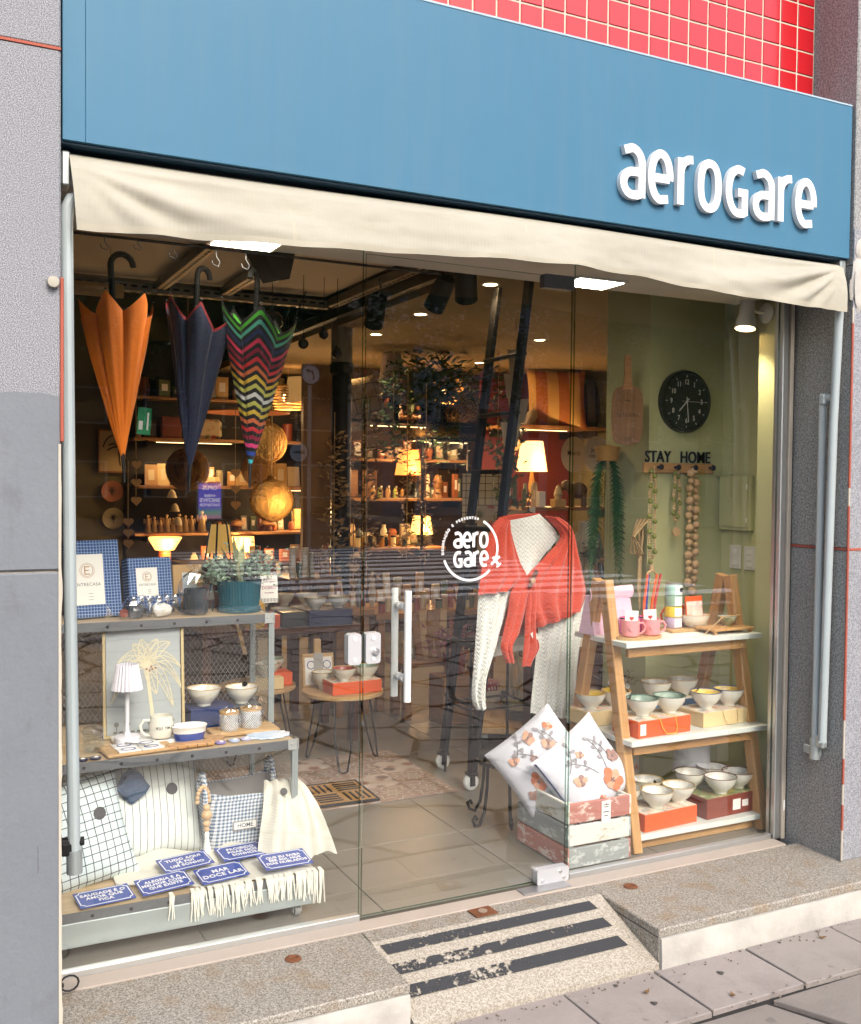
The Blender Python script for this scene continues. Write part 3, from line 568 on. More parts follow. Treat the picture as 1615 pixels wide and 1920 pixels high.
MB().add([(-0.03, -0.17, -0.002), (0.855, -0.17, -0.002), (0.855, -0.492, -0.112), (-0.03, -0.492, -0.112), (-0.03, -0.17, -0.2), (0.855, -0.17, -0.2), (0.855, -0.492, -0.2), (-0.03, -0.492, -0.2)], [(3, 2, 1, 0), (4, 5, 6, 7), (0, 1, 5, 4), (1, 2, 6, 5), (2, 3, 7, 6), (3, 0, 4, 7)]).build('ramp_slab', MATS['granite_ramp'], rt, smooth=0)
sl_ = 0.110/0.322
for ya, yb in ((-0.192, -0.232), (-0.272, -0.314), (-0.356, -0.402)):
    z = lambda y: -0.002+(y+0.17)*sl_+0.0035
    MB().add([(-0.01, ya, z(ya)), (0.79, ya, z(ya)), (0.80, yb, z(yb)), (0.0, yb, z(yb))], [(3, 2, 1, 0)]).build('stripe', MATS['worn_black_paint'], rt, smooth=0)
def boltcap(label, p):
    t = tag(MB().lathe([(0.026, 0.0008), (0.024, 0.003), (0.015, 0.005), (0.011, 0.001), (0, 0.0008)], 20).build('rusty_bolt_socket', rust, None, p), label, 'bolt socket')
boltcap('round rusty bolt socket in the left granite step', (-0.291, -0.173, 0.0))
boltcap('round rusty bolt socket in the right granite step', (0.993, -0.164, 0.0))
t = thing('floor_lock_plate', 'square rusty floor lock plate at the top of the ramp', 'lock plate', (0.398, -0.128, 0.0), 3)
m = MB(); m.box((0, 0, 0.002), (0.085, 0.062, 0.005), 0.001); m.build('plate', rust, t); m = MB(); m.cyl((0, 0, 0.0046), (0, 0, 0.007), 0.016, 16); m.build('keyhole_cap', mat('worn_brass', (0.35, 0.28, 0.22), 0.5, 0.6), t)
t = thing('ring_pull', 'small black iron ring at the foot of the left pier', 'ring', (-0.93, -0.11, 0.012))
MB().tube([(0.025*math.cos(a/12*2*math.pi), 0, 0.022+0.022*math.sin(a/12*2*math.pi)) for a in range(12)], 0.003, 6, True).build('ring', black, t); MB().box((-0.025, 0, 0.02), (0.02, 0.012, 0.012), 0.002).build('ring_mount', black, t)

pv = struct(bx((2.0, -3.8, GZ-0.045), (30, 6.9, 0.05)).build('pavement', mat('pavement_bed', (0.02, 0.018, 0.016), 0.9, 0, 0.3, 20)))
def slab_poly(poly, inset, z, mn='pavestone'):
    c = sum((Vector(p) for p in poly), Vector((0, 0)))/len(poly); q = []
    for k, p in enumerate(poly):
        p = Vector(p); d = p-c; q.append((p.x-c.x-d.x/d.length*inset, p.y-c.y-d.y/d.length*inset))
    n = len(q); vs = [(x, y, -0.03) for x, y in q]+[(x, y, -0.003) for x, y in q]+[(x*0.992, y*0.992, 0) for x, y in q]
    fs = [tuple(range(2*n, 3*n))]+[(i, (i+1) % n, n+(i+1) % n, n+i) for i in range(n)]+[(n+i, n+(i+1) % n, 2*n+(i+1) % n, 2*n+i) for i in range(n)]
    o = MB().add(vs, fs).build('paving_slab', MATS[mn], pv, (c.x, c.y, z), (R(rnd.uniform(-.10, .10)), R(rnd.uniform(-.10, .10)), 0), smooth=0)
    return o
XS = [-2.3, -1.55, -0.85, -0.28, 0.095, 0.478, 0.832, 1.220, 1.62, 2.05, 2.6]
for a, b in zip(XS, XS[1:]): slab_poly([(a, -0.775+rnd.uniform(-.006, .006)), (b, -0.775+rnd.uniform(-.006, .006)), (b+rnd.uniform(-.01, .01), -0.40), (a, -0.40)], 0.006, GZ-0.0015)
# crazy paving: Voronoi cells clipped from a jittered grid
def clip(poly, n, d):
    o = []
    for p, q in zip(poly, poly[1:]+poly[:1]):
        a, b = p[0]*n[0]+p[1]*n[1]-d, q[0]*n[0]+q[1]*n[1]-d
        if a <= 0: o.append(p)
        if (a < 0) != (b < 0) and abs(a-b) > 1e-12: k = a/(a-b); o.append((p[0]+(q[0]-p[0])*k, p[1]+(q[1]-p[1])*k))
    return o
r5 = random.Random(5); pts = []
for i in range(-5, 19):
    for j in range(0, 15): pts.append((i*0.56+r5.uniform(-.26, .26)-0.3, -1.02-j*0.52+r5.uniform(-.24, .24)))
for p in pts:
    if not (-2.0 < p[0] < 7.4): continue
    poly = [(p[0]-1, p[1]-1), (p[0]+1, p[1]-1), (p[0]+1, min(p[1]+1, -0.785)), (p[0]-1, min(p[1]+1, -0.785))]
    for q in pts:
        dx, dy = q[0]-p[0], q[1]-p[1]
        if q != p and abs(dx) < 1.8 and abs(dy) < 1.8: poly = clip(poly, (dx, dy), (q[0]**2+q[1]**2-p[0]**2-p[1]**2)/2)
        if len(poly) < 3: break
    if len(poly) >= 3: slab_poly(poly, 0.027, GZ-0.003+rnd.uniform(-.003, .002), 'crazy_stone_shaded')

m = MB(); r_ = random.Random(12)
for _ in range(260):
    x = r_.uniform(-.9, 2.2); y = -.505-abs(r_.gauss(0, .03)) if r_.random() < .6 else -.78+r_.gauss(0, .02); s_ = r_.uniform(.0015, .005); m.ball((x, y, GZ+s_*.3), s_, 6, (1, r_.uniform(.6, 1.2), .6))
stuff(tag(m.build('street_grit', mat('grit', (.18, .15, .12), .9, 0, .4, 90), smooth=0), 'fine grit lying along the foot of the step', 'grit'))
for k, (x, y, a) in enumerate(((.72, -.60, 20), (1.52, -.56, 130), (.95, -.73, 70))):
    tag(MB().sheet(lambda u, v: (.03*(u-.5), .016*(v-.5)*math.sin(math.pi*min(1, .1+u)), .004+.006*(u-.5)**2*4), 6, 3, .0006).build('fallen_leaf', mat('dead_leaf', (.16, .085, .03), .8), None, (x, y, GZ), (0, 0, R(a)), smooth=60), '%s small dry leaf lying on the pavement slabs' % ('left', 'right', 'middle')[k], 'leaf')
for k, (x, y, r) in enumerate(((.66, -.52, .008), (.70, -.66, .011), (1.02, -.60, .012), (1.36, -.52, .007), (.30, -.70, .009))):
    tag(MB().lathe([(0, .0012), (r*.7, .0011), (r, 0)], 14, flute=(3, .15)).build('gum_spot', mat('old_gum', (.05, .045, .042), .8), None, (x, y, GZ)), '%s dark gum spot on the pavement slabs' % ('second', 'third', 'fourth', 'rightmost', 'leftmost')[k], 'gum spot')
# ------------------------------------------------------------------ glazing
def pane(name, label, x0, x1, z0, z1, cat='window'):
    t = thing(name, label, cat, (x0, 0, 0))
    wv = x1-x0; m = MB(); m.box((wv/2, 0, (z0+z1)/2), (wv, 0.010, z1-z0)); m.m = [1, 1, 0, 0, 1, 1]
    m.build('glass', [MATS['pane_glass'], MATS['pane_edge']], t, smooth=0); return t
gl = pane('window_pane', 'tall fixed glass pane left of the door, in front of the umbrellas', -0.972, -0.005, 0.012, 2.25)
bx((0.484, -0.001, 0.010), (0.965, 0.030, 0.022), 0.002).build('bottom_channel', alu, gl)
gd = pane('glass_door', 'frameless glass door with white logo and tubular handle', 0.005, 0.815, 0.010, 2.20, 'door')
gr = pane('window_pane', 'tall fixed glass pane right of the door, in front of the pine shelf', 0.827, 1.832, 0.012, 2.25)
bx((0.50, -0.001, 0.010), (1.0, 0.030, 0.022), 0.002).build('bottom_channel', alu, gr)
m = MB(); m.box((1.020, 0, 1.12), (0.030, 0.05, 2.24), 0.003); m.build('side_frame', alu, gr)
m = MB(); m.box((1.046, -0.02, 1.12), (0.020, 0.03, 2.24), 0.002); m.build('outer_jamb', mat('old_jamb', (0.42, 0.38, 0.32), 0.6, 0.3, 0.2, 8), gr)
bx((1.0605, -0.015, 1.12), (0.008, 0.03, 2.24)).build('gasket', rubber, gr)
blob((1.046, -0.037, 0.14), (0.006, 0.003, 0.025), 3).build('paint_chip', white, gr)
struct(bx((0.43, -0.052, -0.004), (2.81, 0.072, 0.012), 0.001).build('threshold', sill))
struct(bx((0.43, 0.0, -0.006), (2.81, 0.032, 0.008)).build('threshold_groove', joint))
# door furniture
m = MB(); m.prism(rrect(0.136, 0.058, 0.012), 0.030, Matrix.Translation((0.742, -0.015, 0.032)) @ FRONT @ Tm(0, 0, -0.015)); m.build('bottom_patch_hinge', patch, gd)
m = MB()
for u, v in ((-.045, -.012), (.03, .012), (.045, -.012)): m.cyl((0.742+u, -0.029, 0.032+v), (0.742+u, -0.034, 0.032+v), 0.006, 12)
m.build('hinge_screws', chrome, gd)
m = MB(); m.prism(rrect(0.13, 0.05, 0.008), 0.03, Matrix.Translation((0.745, 0, 2.178)) @ FRONT @ Tm(0, 0, -0.015)); m.build('top_patch_hinge', steel, gd)
bx((0.69, -0.05, 0.0045), (0.20, 0.055, 0.005), 0.001).build('floor_hinge_cover', mat('hinge_cover', (0.35, 0.35, 0.35), 0.35, 0.8), gd)
for nm, y, x, dz in (('handle_bar', -0.052, 0.138, 0.0), ('handle_bar', 0.052, 0.138, 0.0)):
    m = MB(); m.cyl((x, y, 0.725+dz), (x, y, 1.095+dz), 0.0125, 20); m.build(nm, white, gd)
m = MB()
for z in (0.80, 1.04): m.cyl((0.138, -0.052, z), (0.138, 0.052, z), 0.008, 14); m.cyl((0.138, -0.03, z), (0.138, -0.004, z), 0.013, 14); m.cyl((0.138, 0.03, z), (0.138, 0.004, z), 0.013, 14)
m.build('handle_posts', white, gd)
def lockplate(parent, x0, x1, label):
    cx = (x0+x1)/2; b = MB(); b.prism(rrect(x1-x0, 0.102, 0.010), 0.034, Matrix.Translation((cx, 0, 0.906)) @ FRONT @ Tm(0, 0, -0.017)); o = b.build('lock_plate', patch, parent); o['label'] = label
    s_ = MB()
    for z in (-.034, .034): s_.cyl((cx+(0.0), -0.017, 0.906+z), (cx, -0.020, 0.906+z), 0.007, 14)
    s_.build('lock_screw', white, o); return o
lockplate(gl, 0.917, 0.964, 'white strike plate of the door lock')
o = lockplate(gd, 0.003, 0.056, 'white door lock plate with cylinder')
m = MB(); m.cyl((0.036, -0.017, 0.896), (0.036, -0.030, 0.896), 0.0115, 18); m.cyl((0.036, -0.030, 0.896), (0.036, -0.032, 0.896), 0.007, 14); m.build('lock_cylinder', chrome, o)
# logo printed on the door: ring, words, small aeroplane
lg = Matrix.Translation((0.397, -0.0062, 1.226)) @ FRONT
m = MB(); m.stroke(arc(0, 0, 0.108, 0.108, 62, -18, 26), 0.0085, 0.0006, False, lg); m.stroke(arc(0, 0, 0.108, 0.108, -44, -160, 34), 0.0085, 0.0006, False, lg); m.build('logo_ring', whitel, gd, smooth=0)
a = write('aero', 0.052, 0.0105, 0.0006, lg @ Tm(-0.066, 0.006, 0), gd, whitel, 0.07, 0.87, 'logo_word', True)
a = write('Gare', 0.052, 0.0105, 0.0006, lg @ Tm(-0.066, -0.060, 0), gd, whitel, 0.07, 0.87, 'logo_word', True)
m = MB()
for pts, wd in (([(0, -.022), (0, .020)], .010), ([(-.022, .004), (.022, .004)], .009), ([(-.011, -.018), (.011, -.018)], .006)): m.stroke(pts, wd, 0.0006+wd*0.01, False, lg @ Tm(0.103, -0.045, 0) @ Rm(38, 'Z'))
m.build('logo_aeroplane', whitel, gd, smooth=0)
word = 'DECORAÇÃO E PRESENTES'
for k, ch in enumerate(word):
    if ch == ' ': continue
    a_ = 190-(k+0.5)*(190-72)/len(word); me = text_mesh(ch, 0.0125, 0.0003, 0.0006, 1, whitel); me.transform(lg @ Matrix.Rotation(R(a_-90), 4, 'Z') @ Tm(0, 0.108, 0.0003)); link('logo_letter', me, gd)

# hanging rail with wire hooks at the inner edge of the soffit
hr = thing('hanging_rail', 'thin dark rail with wire hooks under the soffit above the umbrellas', 'rail')
MB().cyl((-0.97, 0.352, 2.243), (0.45, 0.352, 2.243), 0.005, 8).build('rail', black, hr)
def whook(x, ln, y=0.352): return MB().tube([(x, y, 2.248), (x, y-0.005, 2.235), (x, y-0.004, 2.243-ln*0.45), (x+0.014, y, 2.243-ln*0.75), (x+0.008, y, 2.243-ln), (x-0.010, y, 2.243-ln+0.006), (x-0.013, y, 2.243-ln+0.018)], 0.0016, 6)
for x, ln in ((-0.765, 0.045), (-0.66, 0.035), (-0.545, 0.05), (-0.40, 0.06), (-0.297, 0.06)): whook(x, ln).build('wire_hook', steel, hr)
# light panels in the soffit (lit)
lit = mat('led_panel', (1, 1, 1), 0.5, 0, 0, emit=(1.0, 0.90, 0.72), es=9.0)
def led(label, x):
    t = thing('ceiling_panel_light', label, 'panel light', (x, 0.225, 2.2475), 0, 'square panel lights in the soffit'); bx((0, 0, -0.002), (0.23, 0.17, 0.008), 0.001).build('frame', white, t); bx((0, 0, -0.0065), (0.205, 0.145, 0.003)).build('diffuser', lit, t)
    l = bpy.data.lights.new('panel_lamp', 'AREA'); l.shape = 'RECTANGLE'; l.size = 0.2; l.size_y = 0.14; l.energy = 1.5; l.color = (1, 0.88, 0.7); lo = bpy.data.objects.new('panel_lamp', l); COL.objects.link(lo); lo.parent = t; lo.location = (0, 0, -0.012)
led('lit square panel light in the soffit above the striped umbrella', -0.33); led('lit square panel light in the soffit above the door hinge', 1.06)
# ------------------------------------------------------------------ generic goods
def bowl_mesh(r, h, inside, rim=gold, outside=cream, rib=True):
    m = MB(); fl_ = (22, 0.012) if rib else None
    m.lathe([(0, 0.004), (r*0.40, 0.0), (r*0.42, h*0.10), (r*0.46, h*0.16), (r*0.74, h*0.40), (r*0.92, h*0.70), (r*0.99, h*0.965)], 44 if rib else 28, None, 0, fl_)
    m.lathe([(r*0.99, h*0.965), (r, h), (r*0.955, h), (r*0.945, h*0.95)], 44 if rib else 28, None, 1)
    m.lathe([(r*0.945, h*0.95), (r*0.88, h*0.68), (r*0.68, h*0.40), (r*0.40, h*0.20), (0, h*0.17)], 44 if rib else 28, None, 2)
    return m.mesh('bowl', [outside, rim, inside], 40)
BM = {}
TAGM = None
def round_tag(parent, loc, r=0.011, rot=(0, 0, 0), txt=True):
    global TAGM
    if TAGM is None: TAGM = MB().cyl((0, 0, 0), (0, 0, 0.0012), 1.0, 18).mesh('price_tag', mat('tag_black', (0.012, 0.012, 0.013), 0.35))
    o = link('price_tag', TAGM, parent, loc, rot); o.scale = (r, r, 1); return o
def bowl(label, loc, inside='bowl_dots', rim=gold, r=0.068, h=0.074, tagged=False, group=None, rib=True):
    k = (inside, rim.name, r, h, rib)
    if k not in BM: BM[k] = bowl_mesh(r, h, MATS[inside], rim, cream, rib)
    o = link('bowl', BM[k], None, loc, (0, 0, R(rnd.uniform(0, 300)))); tag(o, label, 'bowl', group)
    if tagged: round_tag(o, (-r*0.5, -r*0.55, h*0.96), 0.011, (R(62), 0, R(-20)))
    return o
def carton(label, loc, d, side, top, rz=0, group=None, lab=None, cord=False):
    t = thing('gift_box', label, 'box', loc, rz, group); bx((0, 0, d[2]/2), d, 0.002).build('box', side, t)
    if top: bx((0, 0, d[2]+0.0008), (d[0]-0.006, d[1]-0.006, 0.0015)).build('printed_lid', top, t)
    if lab:
        for x, wv, hv in lab: bx((x, -d[1]/2-0.0006, d[2]*0.5), (wv, 0.001, hv)).build('paper_label', card_w, t)
    if cord:
        z = d[2]; y = -d[1]/2-0.003
        MB().tube([(-.03, -d[1]*0.2, z+.003), (-.03, y, z+.001), (-.02, y-.004, z*.5), (0, y-.008, z*.12), (.03, y-.006, .005), (.055, y-.006, .006), (.06, y-.003, z*.5), (.055, y+.002, z+.002), (.05, -d[1]*.2, z+.003)], 0.0022, 6).build('cord', cord, t)
    return t
def mug_mesh(r, h, hs=1, n=28, rr=None):
    m = MB(); pr = rr or [(0, 0), (r*0.85, 0), (r*0.97, h*0.06), (r, h*0.2), (r, h*0.97), (r*0.985, h), (r*0.94, h), (r*0.92, h*0.95), (r*0.9, h*0.1), (0, h*0.08)]
    m.lathe(pr, n); m.tube([(hs*r*0.9, 0, h*0.80), (hs*r*1.45, 0, h*0.82), (hs*r*1.75, 0, h*0.6), (hs*r*1.65, 0, h*0.33), (hs*r*1.3, 0, h*0.17), (hs*r*0.88, 0, h*0.16)], r*0.13, 8); return m
def cushion(wv, hv, tv, n=26, pinch=0.07):
    def f(u, v, s_):
        a, b = 2*u-1, 2*v-1; ea, eb = max(0, 1-abs(a)**2.6), max(0, 1-abs(b)**2.6)
        x = a*wv/2*(1-pinch*(1-b*b)); y = b*hv/2*(1-pinch*(1-a*a)); z = s_*(tv/2)*(ea*eb)**0.5+0.004*noise.noise(Vector((a*2.3, b*2.3, s_)))*(ea*eb)
        return (x, y, z)
    m = MB(); m.sheet(lambda u, v: f(u, v, 1), n, n); m.sheet(lambda u, v: f(1-u, v, -1), n, n); return m
def cloth(Lp, Rp, y0, bulge=0.02, folds=3, amp=0.006, nu=26, nv=40, t=0.004, seed=0, lean=0.0):
    """hanging cloth between two polylines given as (x,z), top to bottom"""
    def at(P, t_):
        k = t_*(len(P)-1); i = min(int(k), len(P)-2); f = k-i
        p0, p1, p2, p3 = P[max(i-1, 0)], P[i], P[i+1], P[min(i+2, len(P)-1)]
        return [0.5*(2*b+(c-a)*f+(2*a-5*b+4*c-d)*f*f+(-a+3*b-3*c+d)*f**3) for a, b, c, d in zip(p0, p1, p2, p3)]
    def fn(u, v):
        a, b = at(Lp, v), at(Rp, v); x = a[0]+(b[0]-a[0])*u; z = a[1]+(b[1]-a[1])*u
        y = y0+lean*v-bulge*math.sin(math.pi*u)+amp*(0.35+0.65*v)*math.sin(2*math.pi*folds*u+seed+1.3*v)+0.004*noise.noise(Vector((x*9, z*9, seed)))
        return (x, y, z)
    return MB().sheet(fn, nu, nv, t)
def leaf_quads(m, c, spread, n, ln, wd, r2, up=0.4, mi=0, droop=0.2):
    for _ in range(n):
        p = Vector((r2.gauss(0, 1), r2.gauss(0, 1), r2.gauss(0, 1))); p = Vector((p.x*spread[0], p.y*spread[1], p.z*spread[2]))*0.5+Vector(c)
        d = Vector((r2.uniform(-1, 1), r2.uniform(-1, 1), r2.uniform(-droop, 1)*up+0.1)).normalized(); s_ = d.orthogonal().normalized()*wd*0.5; k = ln*r2.uniform(0.6, 1.2); nn = d.cross(s_)*0.4
        m.add([p, p+d*k*0.45+s_+nn, p+d*k, p+d*k*0.45-s_+nn], [(0, 1, 2, 3)], None, mi)
def blade(m, base, d, ln, wd, bend, mi=0, n=5):
    d = Vector(d).normalized(); s_ = d.cross(Vector((0, 0, 1))); s_ = s_.normalized() if s_.length > 1e-3 else Vector((1, 0, 0)); L_ = []; p = Vector(base)
    for i in range(n+1):
        k = i/n; wv = wd*math.sin(math.pi*(0.12+0.88*k))**0.8*0.5 if i < n else 0.0005; L_.append((p-s_*wv, p+s_*wv)); d = (d+Vector((0, 0, -bend/n))).normalized(); p = p+d*ln/n
    vs = [q for ab in L_ for q in ab]; m.add(vs, [(2*i, 2*i+1, 2*i+3, 2*i+2) for i in range(n)], None, mi)

# ------------------------------------------------------------------ left window: three-step display trolley
TX0, TX1 = -1.05, -0.13
tr = thing('display_trolley', 'stepped metal and wood display trolley with mesh sides behind the left pane', 'display trolley')
DZ, MZ, UZ = 0.150, 0.553, 0.960
def tier(x0, x1, yf, yb, z, hb=0.05):
    bx(((x0+x1)/2, (yf+yb)/2, z-0.008), (x1-x0-0.012, yb-yf-0.012, 0.014)).build('deck_board', oak, tr)
    m = MB(); m.box(((x0+x1)/2, yf, z-hb/2+0.001), (x1-x0, 0.006, hb), 0.001); m.box((x1, (yf+yb)/2, z-hb/2+0.001), (0.006, yb-yf, hb), 0.001); m.build('edge_band', steel, tr)
    rv = MB()
    for i in range(int((x1-x0)/0.115)): rv.ball((x1-0.02-i*0.115, yf-0.003, z-hb/2), 0.006, 8, (1, 0.6, 1))
    for i in range(max(1, int((yb-yf)/0.13))): rv.ball((x1+0.003, yf+0.03+i*0.13, z-hb/2), 0.006, 8, (0.6, 1, 1))
    stuff(rv.build('rivets', black, tr))
tier(TX0, TX1, 0.085, 0.80, DZ, 0.030); tier(TX0, TX1, 0.270, 0.80, MZ, 0.032); tier(TX0, TX1, 0.545, 0.80, UZ, 0.032)
m = MB(); m.box(((TX0+TX1)/2, 0.082, 0.085), (TX1-TX0, 0.010, 0.075), 0.002); m.box((TX1-0.004, 0.42, 0.085), (0.010, 0.66, 0.075), 0.002); m.build('base_frame', galv, tr)
for y, za, zb in ((0.275, DZ, MZ-0.03), (0.55, MZ, UZ-0.03), (0.79, DZ, UZ-0.03)):
    for x in (TX1-0.005, TX0):
        m = MB(); m.box((x, y, (za+zb)/2), (0.022, 0.012, zb-za), 0.001); m.box((x, y+0.006, (za+zb)/2), (0.006, 0.026, zb-za), 0.001); m.build('corner_post', galv, tr)
for y, z in ((0.085, DZ), (0.27, MZ), (0.545, UZ)):
    m = MB(); m.box((TX1-0.016, y-0.005, z-0.014), (0.034, 0.004, 0.038), 0.001); m.box((TX1+0.005, y+0.012, z-0.014), (0.004, 0.034, 0.038), 0.001); m.ball((TX1-0.02, y-0.008, z-0.012), 0.004, 8); m.build('corner_plate', mat('corner_zinc', (0.45, 0.46, 0.45), 0.5, 0.5, 0.2, 20), tr)
def diamond(fn, nu, nv, r=0.0011):
    m = MB()
    for i in range(nu+1):
        for j in range(nv+1):
            if (i+j) % 2: continue
            a = fn(i/nu, j/nv)
            for di in (-1, 1):
                if 0 <= i+di <= nu and j+1 <= nv: m.tube([a, fn((i+di)/nu, (j+1)/nv)], r, 3, caps=False)
    return m
mesh_m = mat('mesh_zinc', (0.40, 0.40, 0.36), 0.5, 0.5, 0.15, 10)
wd = TX1-TX0
stuff(diamond(lambda u, v: (TX0+0.02+(wd-0.04)*u, 0.793, DZ+0.01+(MZ-DZ-0.05)*v), 96, 26).build('mesh_panel', mesh_m, tr))
stuff(diamond(lambda u, v: (TX0+0.02+(wd-0.04)*u, 0.793, MZ+0.01+(UZ-MZ-0.05)*v), 96, 26).build('mesh_panel', mesh_m, tr))
stuff(diamond(lambda u, v: (TX1-0.006, 0.29+0.49*u, DZ+0.01+(MZ-DZ-0.05)*v), 52, 26).build('mesh_panel', mesh_m, tr))
stuff(diamond(lambda u, v: (TX1-0.006, 0.565+0.22*u, MZ+0.01+(UZ-MZ-0.05)*v), 24, 26).build('mesh_panel', mesh_m, tr))
for x, y in ((TX1-0.05, 0.12), (TX0+0.05, 0.12), (TX1-0.05, 0.72), (TX0+0.05, 0.72)):
    c = MB(); c.box((x, y, 0.044), (0.03, 0.03, 0.008)); c.box((x-0.014, y, 0.030), (0.004, 0.024, 0.03)); c.box((x+0.014, y, 0.030), (0.004, 0.024, 0.03)); c = c.build('caster', galv, tr)
    MB().cyl((x-0.010, y, 0.021), (x+0.010, y, 0.021), 0.021, 16).build('wheel', mat('grey_rubber', (0.25, 0.25, 0.24), 0.6), c)

# pillows on the deck
def pillow(label, mt, loc, rot, sz=0.42, th=0.15, tagp=None, hv=None):
    t = thing('cushion', label, 'cushion', loc, rot=rot); cushion(sz, hv or sz, th).build('cover', MATS[mt], t, smooth=60)
    if tagp: round_tag(t, (tagp[0], tagp[1], th/2*0.93+0.002), 0.02)
    return t
pillow('square cushion with dark stripes leaning at the back of the trolley', 'stripe_cloth', (-0.605, 0.475, 0.335), (R(68), R(2), R(6)), 0.395, 0.15, (0.07, 0.03))
pillow('pale blue grid cushion in front of the striped one', 'grid_cloth', (-0.865, 0.335, 0.305), (R(70), R(-8), R(10)), 0.36, 0.14, (0.08, 0.04))
o = blob((0, 0, 0), (0.05, 0.022, 0.05), 12); tag(o.build('felt_pouch', felt, None, (-0.665, 0.395, 0.425)), 'blue grey felt corner tucked between the two cushions', 'felt pouch')
# gingham basket
bk = thing('fabric_basket', 'blue gingham fabric basket with HOME patch behind the throw', 'basket', (-0.295, 0.44, DZ+0.002))
def bask(u, v, k=1.0):
    p = sup(0, 0, (0.142-0.016*(1-v))*k, (0.105-0.012*(1-v))*k, 4.5, 64); i = int(round(u*64)) % 64; sag = 0.012*math.sin(u*4*math.pi+0.7)*v
    return (p[i][0], p[i][1], 0.215*v+sag)
m = MB(); m.sheet(lambda u, v: bask(u, v), 64, 10); m.prism(sup(0, 0, 0.126, 0.093, 4.5, 32), 0.004); m.build('basket_wall', MATS['gingham'], bk, smooth=60)
MB().sheet(lambda u, v: bask(1-u, v, 0.965), 64, 10).build('lining', greyf, bk, smooth=60)
MB().sheet(lambda u, v: (lambda p: (p[0]*1.012, p[1]*1.012, p[2]+0.004-0.02*v))(bask(u, 1.0)), 64, 2, 0.0).build('rim_band', MATS['gingham'], bk, smooth=60)
for sx, dy in ((-1, -.055), (1, .05)):
    MB().tube([(0.138*sx, dy-.045*math.cos(a), 0.185+0.10*math.sin(a)**0.8) for a in [i*math.pi/14 for i in range(15)]], 0.010, 8).build('handle', MATS['gingham'], bk, smooth=60)
pt = bx((0.0, -0.1075, 0.105), (0.085, 0.003, 0.030), 0.001).build('name_patch', greyf, bk); bx((0.0, -0.1092, 0.105), (0.077, 0.0015, 0.023)).build('patch_face', card_w, pt)
me = text_mesh('HOME', 0.021, 0.0003, 0.0003, 0.95, mat('ink_grey', (0.12, 0.13, 0.15), 0.6)); me.transform(Tm(0, -0.1102, 0.105) @ FRONT); link('lettering', me, pt)
# bead garland with tassel
bg_ = thing('bead_garland', 'wooden bead garland with cream tassel hanging on the gingham basket', 'garland', (-0.432, 0.355, 0.0))
m = MB()
for i in range(11):
    a = math.pi*i/10; m.ball((-0.012-0.02*math.cos(a)+0.004, -0.012, 0.355+0.05*math.sin(a)), 0.0085, 8)
m.build('small_beads', bead_w, bg_)
m = MB()
for z, r in ((0.338, 0.013), (0.312, 0.019), (0.284, 0.013), (0.264, 0.010)): m.ball((0, -0.03, z), r, 12)
m.build('large_beads', bead_w, bg_)
m = MB(); m.lathe([(0, .258), (.006, .256), (.008, .245), (.006, .238), (.011, .20), (.015, .165), (.012, .160), (0, .162)], 16, Tm(0, -0.035, 0), flute=(8, .12)); m.build('tassel', card_w, bg_)
# throw with fringe, draped from the basket over the deck edge
th = thing('throw_blanket', 'cream throw with fringe draped over the basket and the trolley edge', 'blanket')
Lp = [(-0.40, 0.335), (-0.36, 0.30)]
def drape(u, v):
    # u across, v from the basket rim (0) down to the deck edge (1)
    x = -0.155+(u-0.5)*(0.11+0.17*v)+0.012*v; k = v
    y = 0.385-0.165*k-0.03*math.sin(math.pi*k)-0.02*math.sin(u*math.pi)+0.016*math.sin(u*15+v*2)*(0.35+k)+0.010*noise.noise(Vector((u*6, v*4, 8))); z = 0.385-(0.385-0.155)*k**1.35+0.035*math.sin(math.pi*k)*(0.5+0.5*math.sin(u*math.pi))
    z += 0.010*math.sin(u*26+v*3)*(0.3+k)*(1-k*0.5)+0.008*noise.noise(Vector((u*5, v*5, 4)))
    return (x, y, max(z, DZ+0.004))
MB().sheet(drape, 36, 30, 0.003).build('hanging_fold', throw_m, th, smooth=60)
def flat(u, v):
    x = -0.745+0.62*u; yb = 0.36-0.06*abs(u-0.4)+0.03*math.sin(u*9); yf = 0.24-0.15*min(1, u*2.2); y = yb+(yf-yb)*v
    z = DZ+0.004+(0.012*max(0, noise.noise(Vector((x*7, y*9, 2)))+0.2)+0.012*abs(math.sin((x*1.0+y*0.8)*17))**3)*(1-0.75*min(1, v*1.6))+0.03*math.exp(-((v)/0.22)**2)
    return (x, y, z)
MB().sheet(flat, 60, 26, 0.003).build('flat_fold', throw_m, th, smooth=60)
m = MB(); r3 = random.Random(3)
for i in range(30):
    x = -0.60+0.49*(i/29)+r3.uniform(-.006, .006)
    if x < -0.52 and i % 4: continue
    ln = r3.uniform(0.045, 0.085)*(1.25 if x > -0.2 else 1)
    for k in range(4):
        dx = (k-1.5)*0.004; sw_ = r3.uniform(-.012, .012)
        m.tube([(x+dx*0.5, 0.10, DZ+0.008), (x+dx, 0.075, DZ+0.004), (x+dx+sw_*0.5, 0.069, DZ-ln*0.5), (x+dx*1.6+sw_, 0.068, DZ-ln)], [0.003, 0.0032, 0.0028, 0.0018], 4)
stuff(m.build('fringe', mat('fringe_yarn', (0.72, 0.70, 0.61), 0.95), th))
for sv, p in ((0.45, (-0.175, 0.272, 0.375)),): round_tag(th, p, 0.013, (R(55), 0, 0))
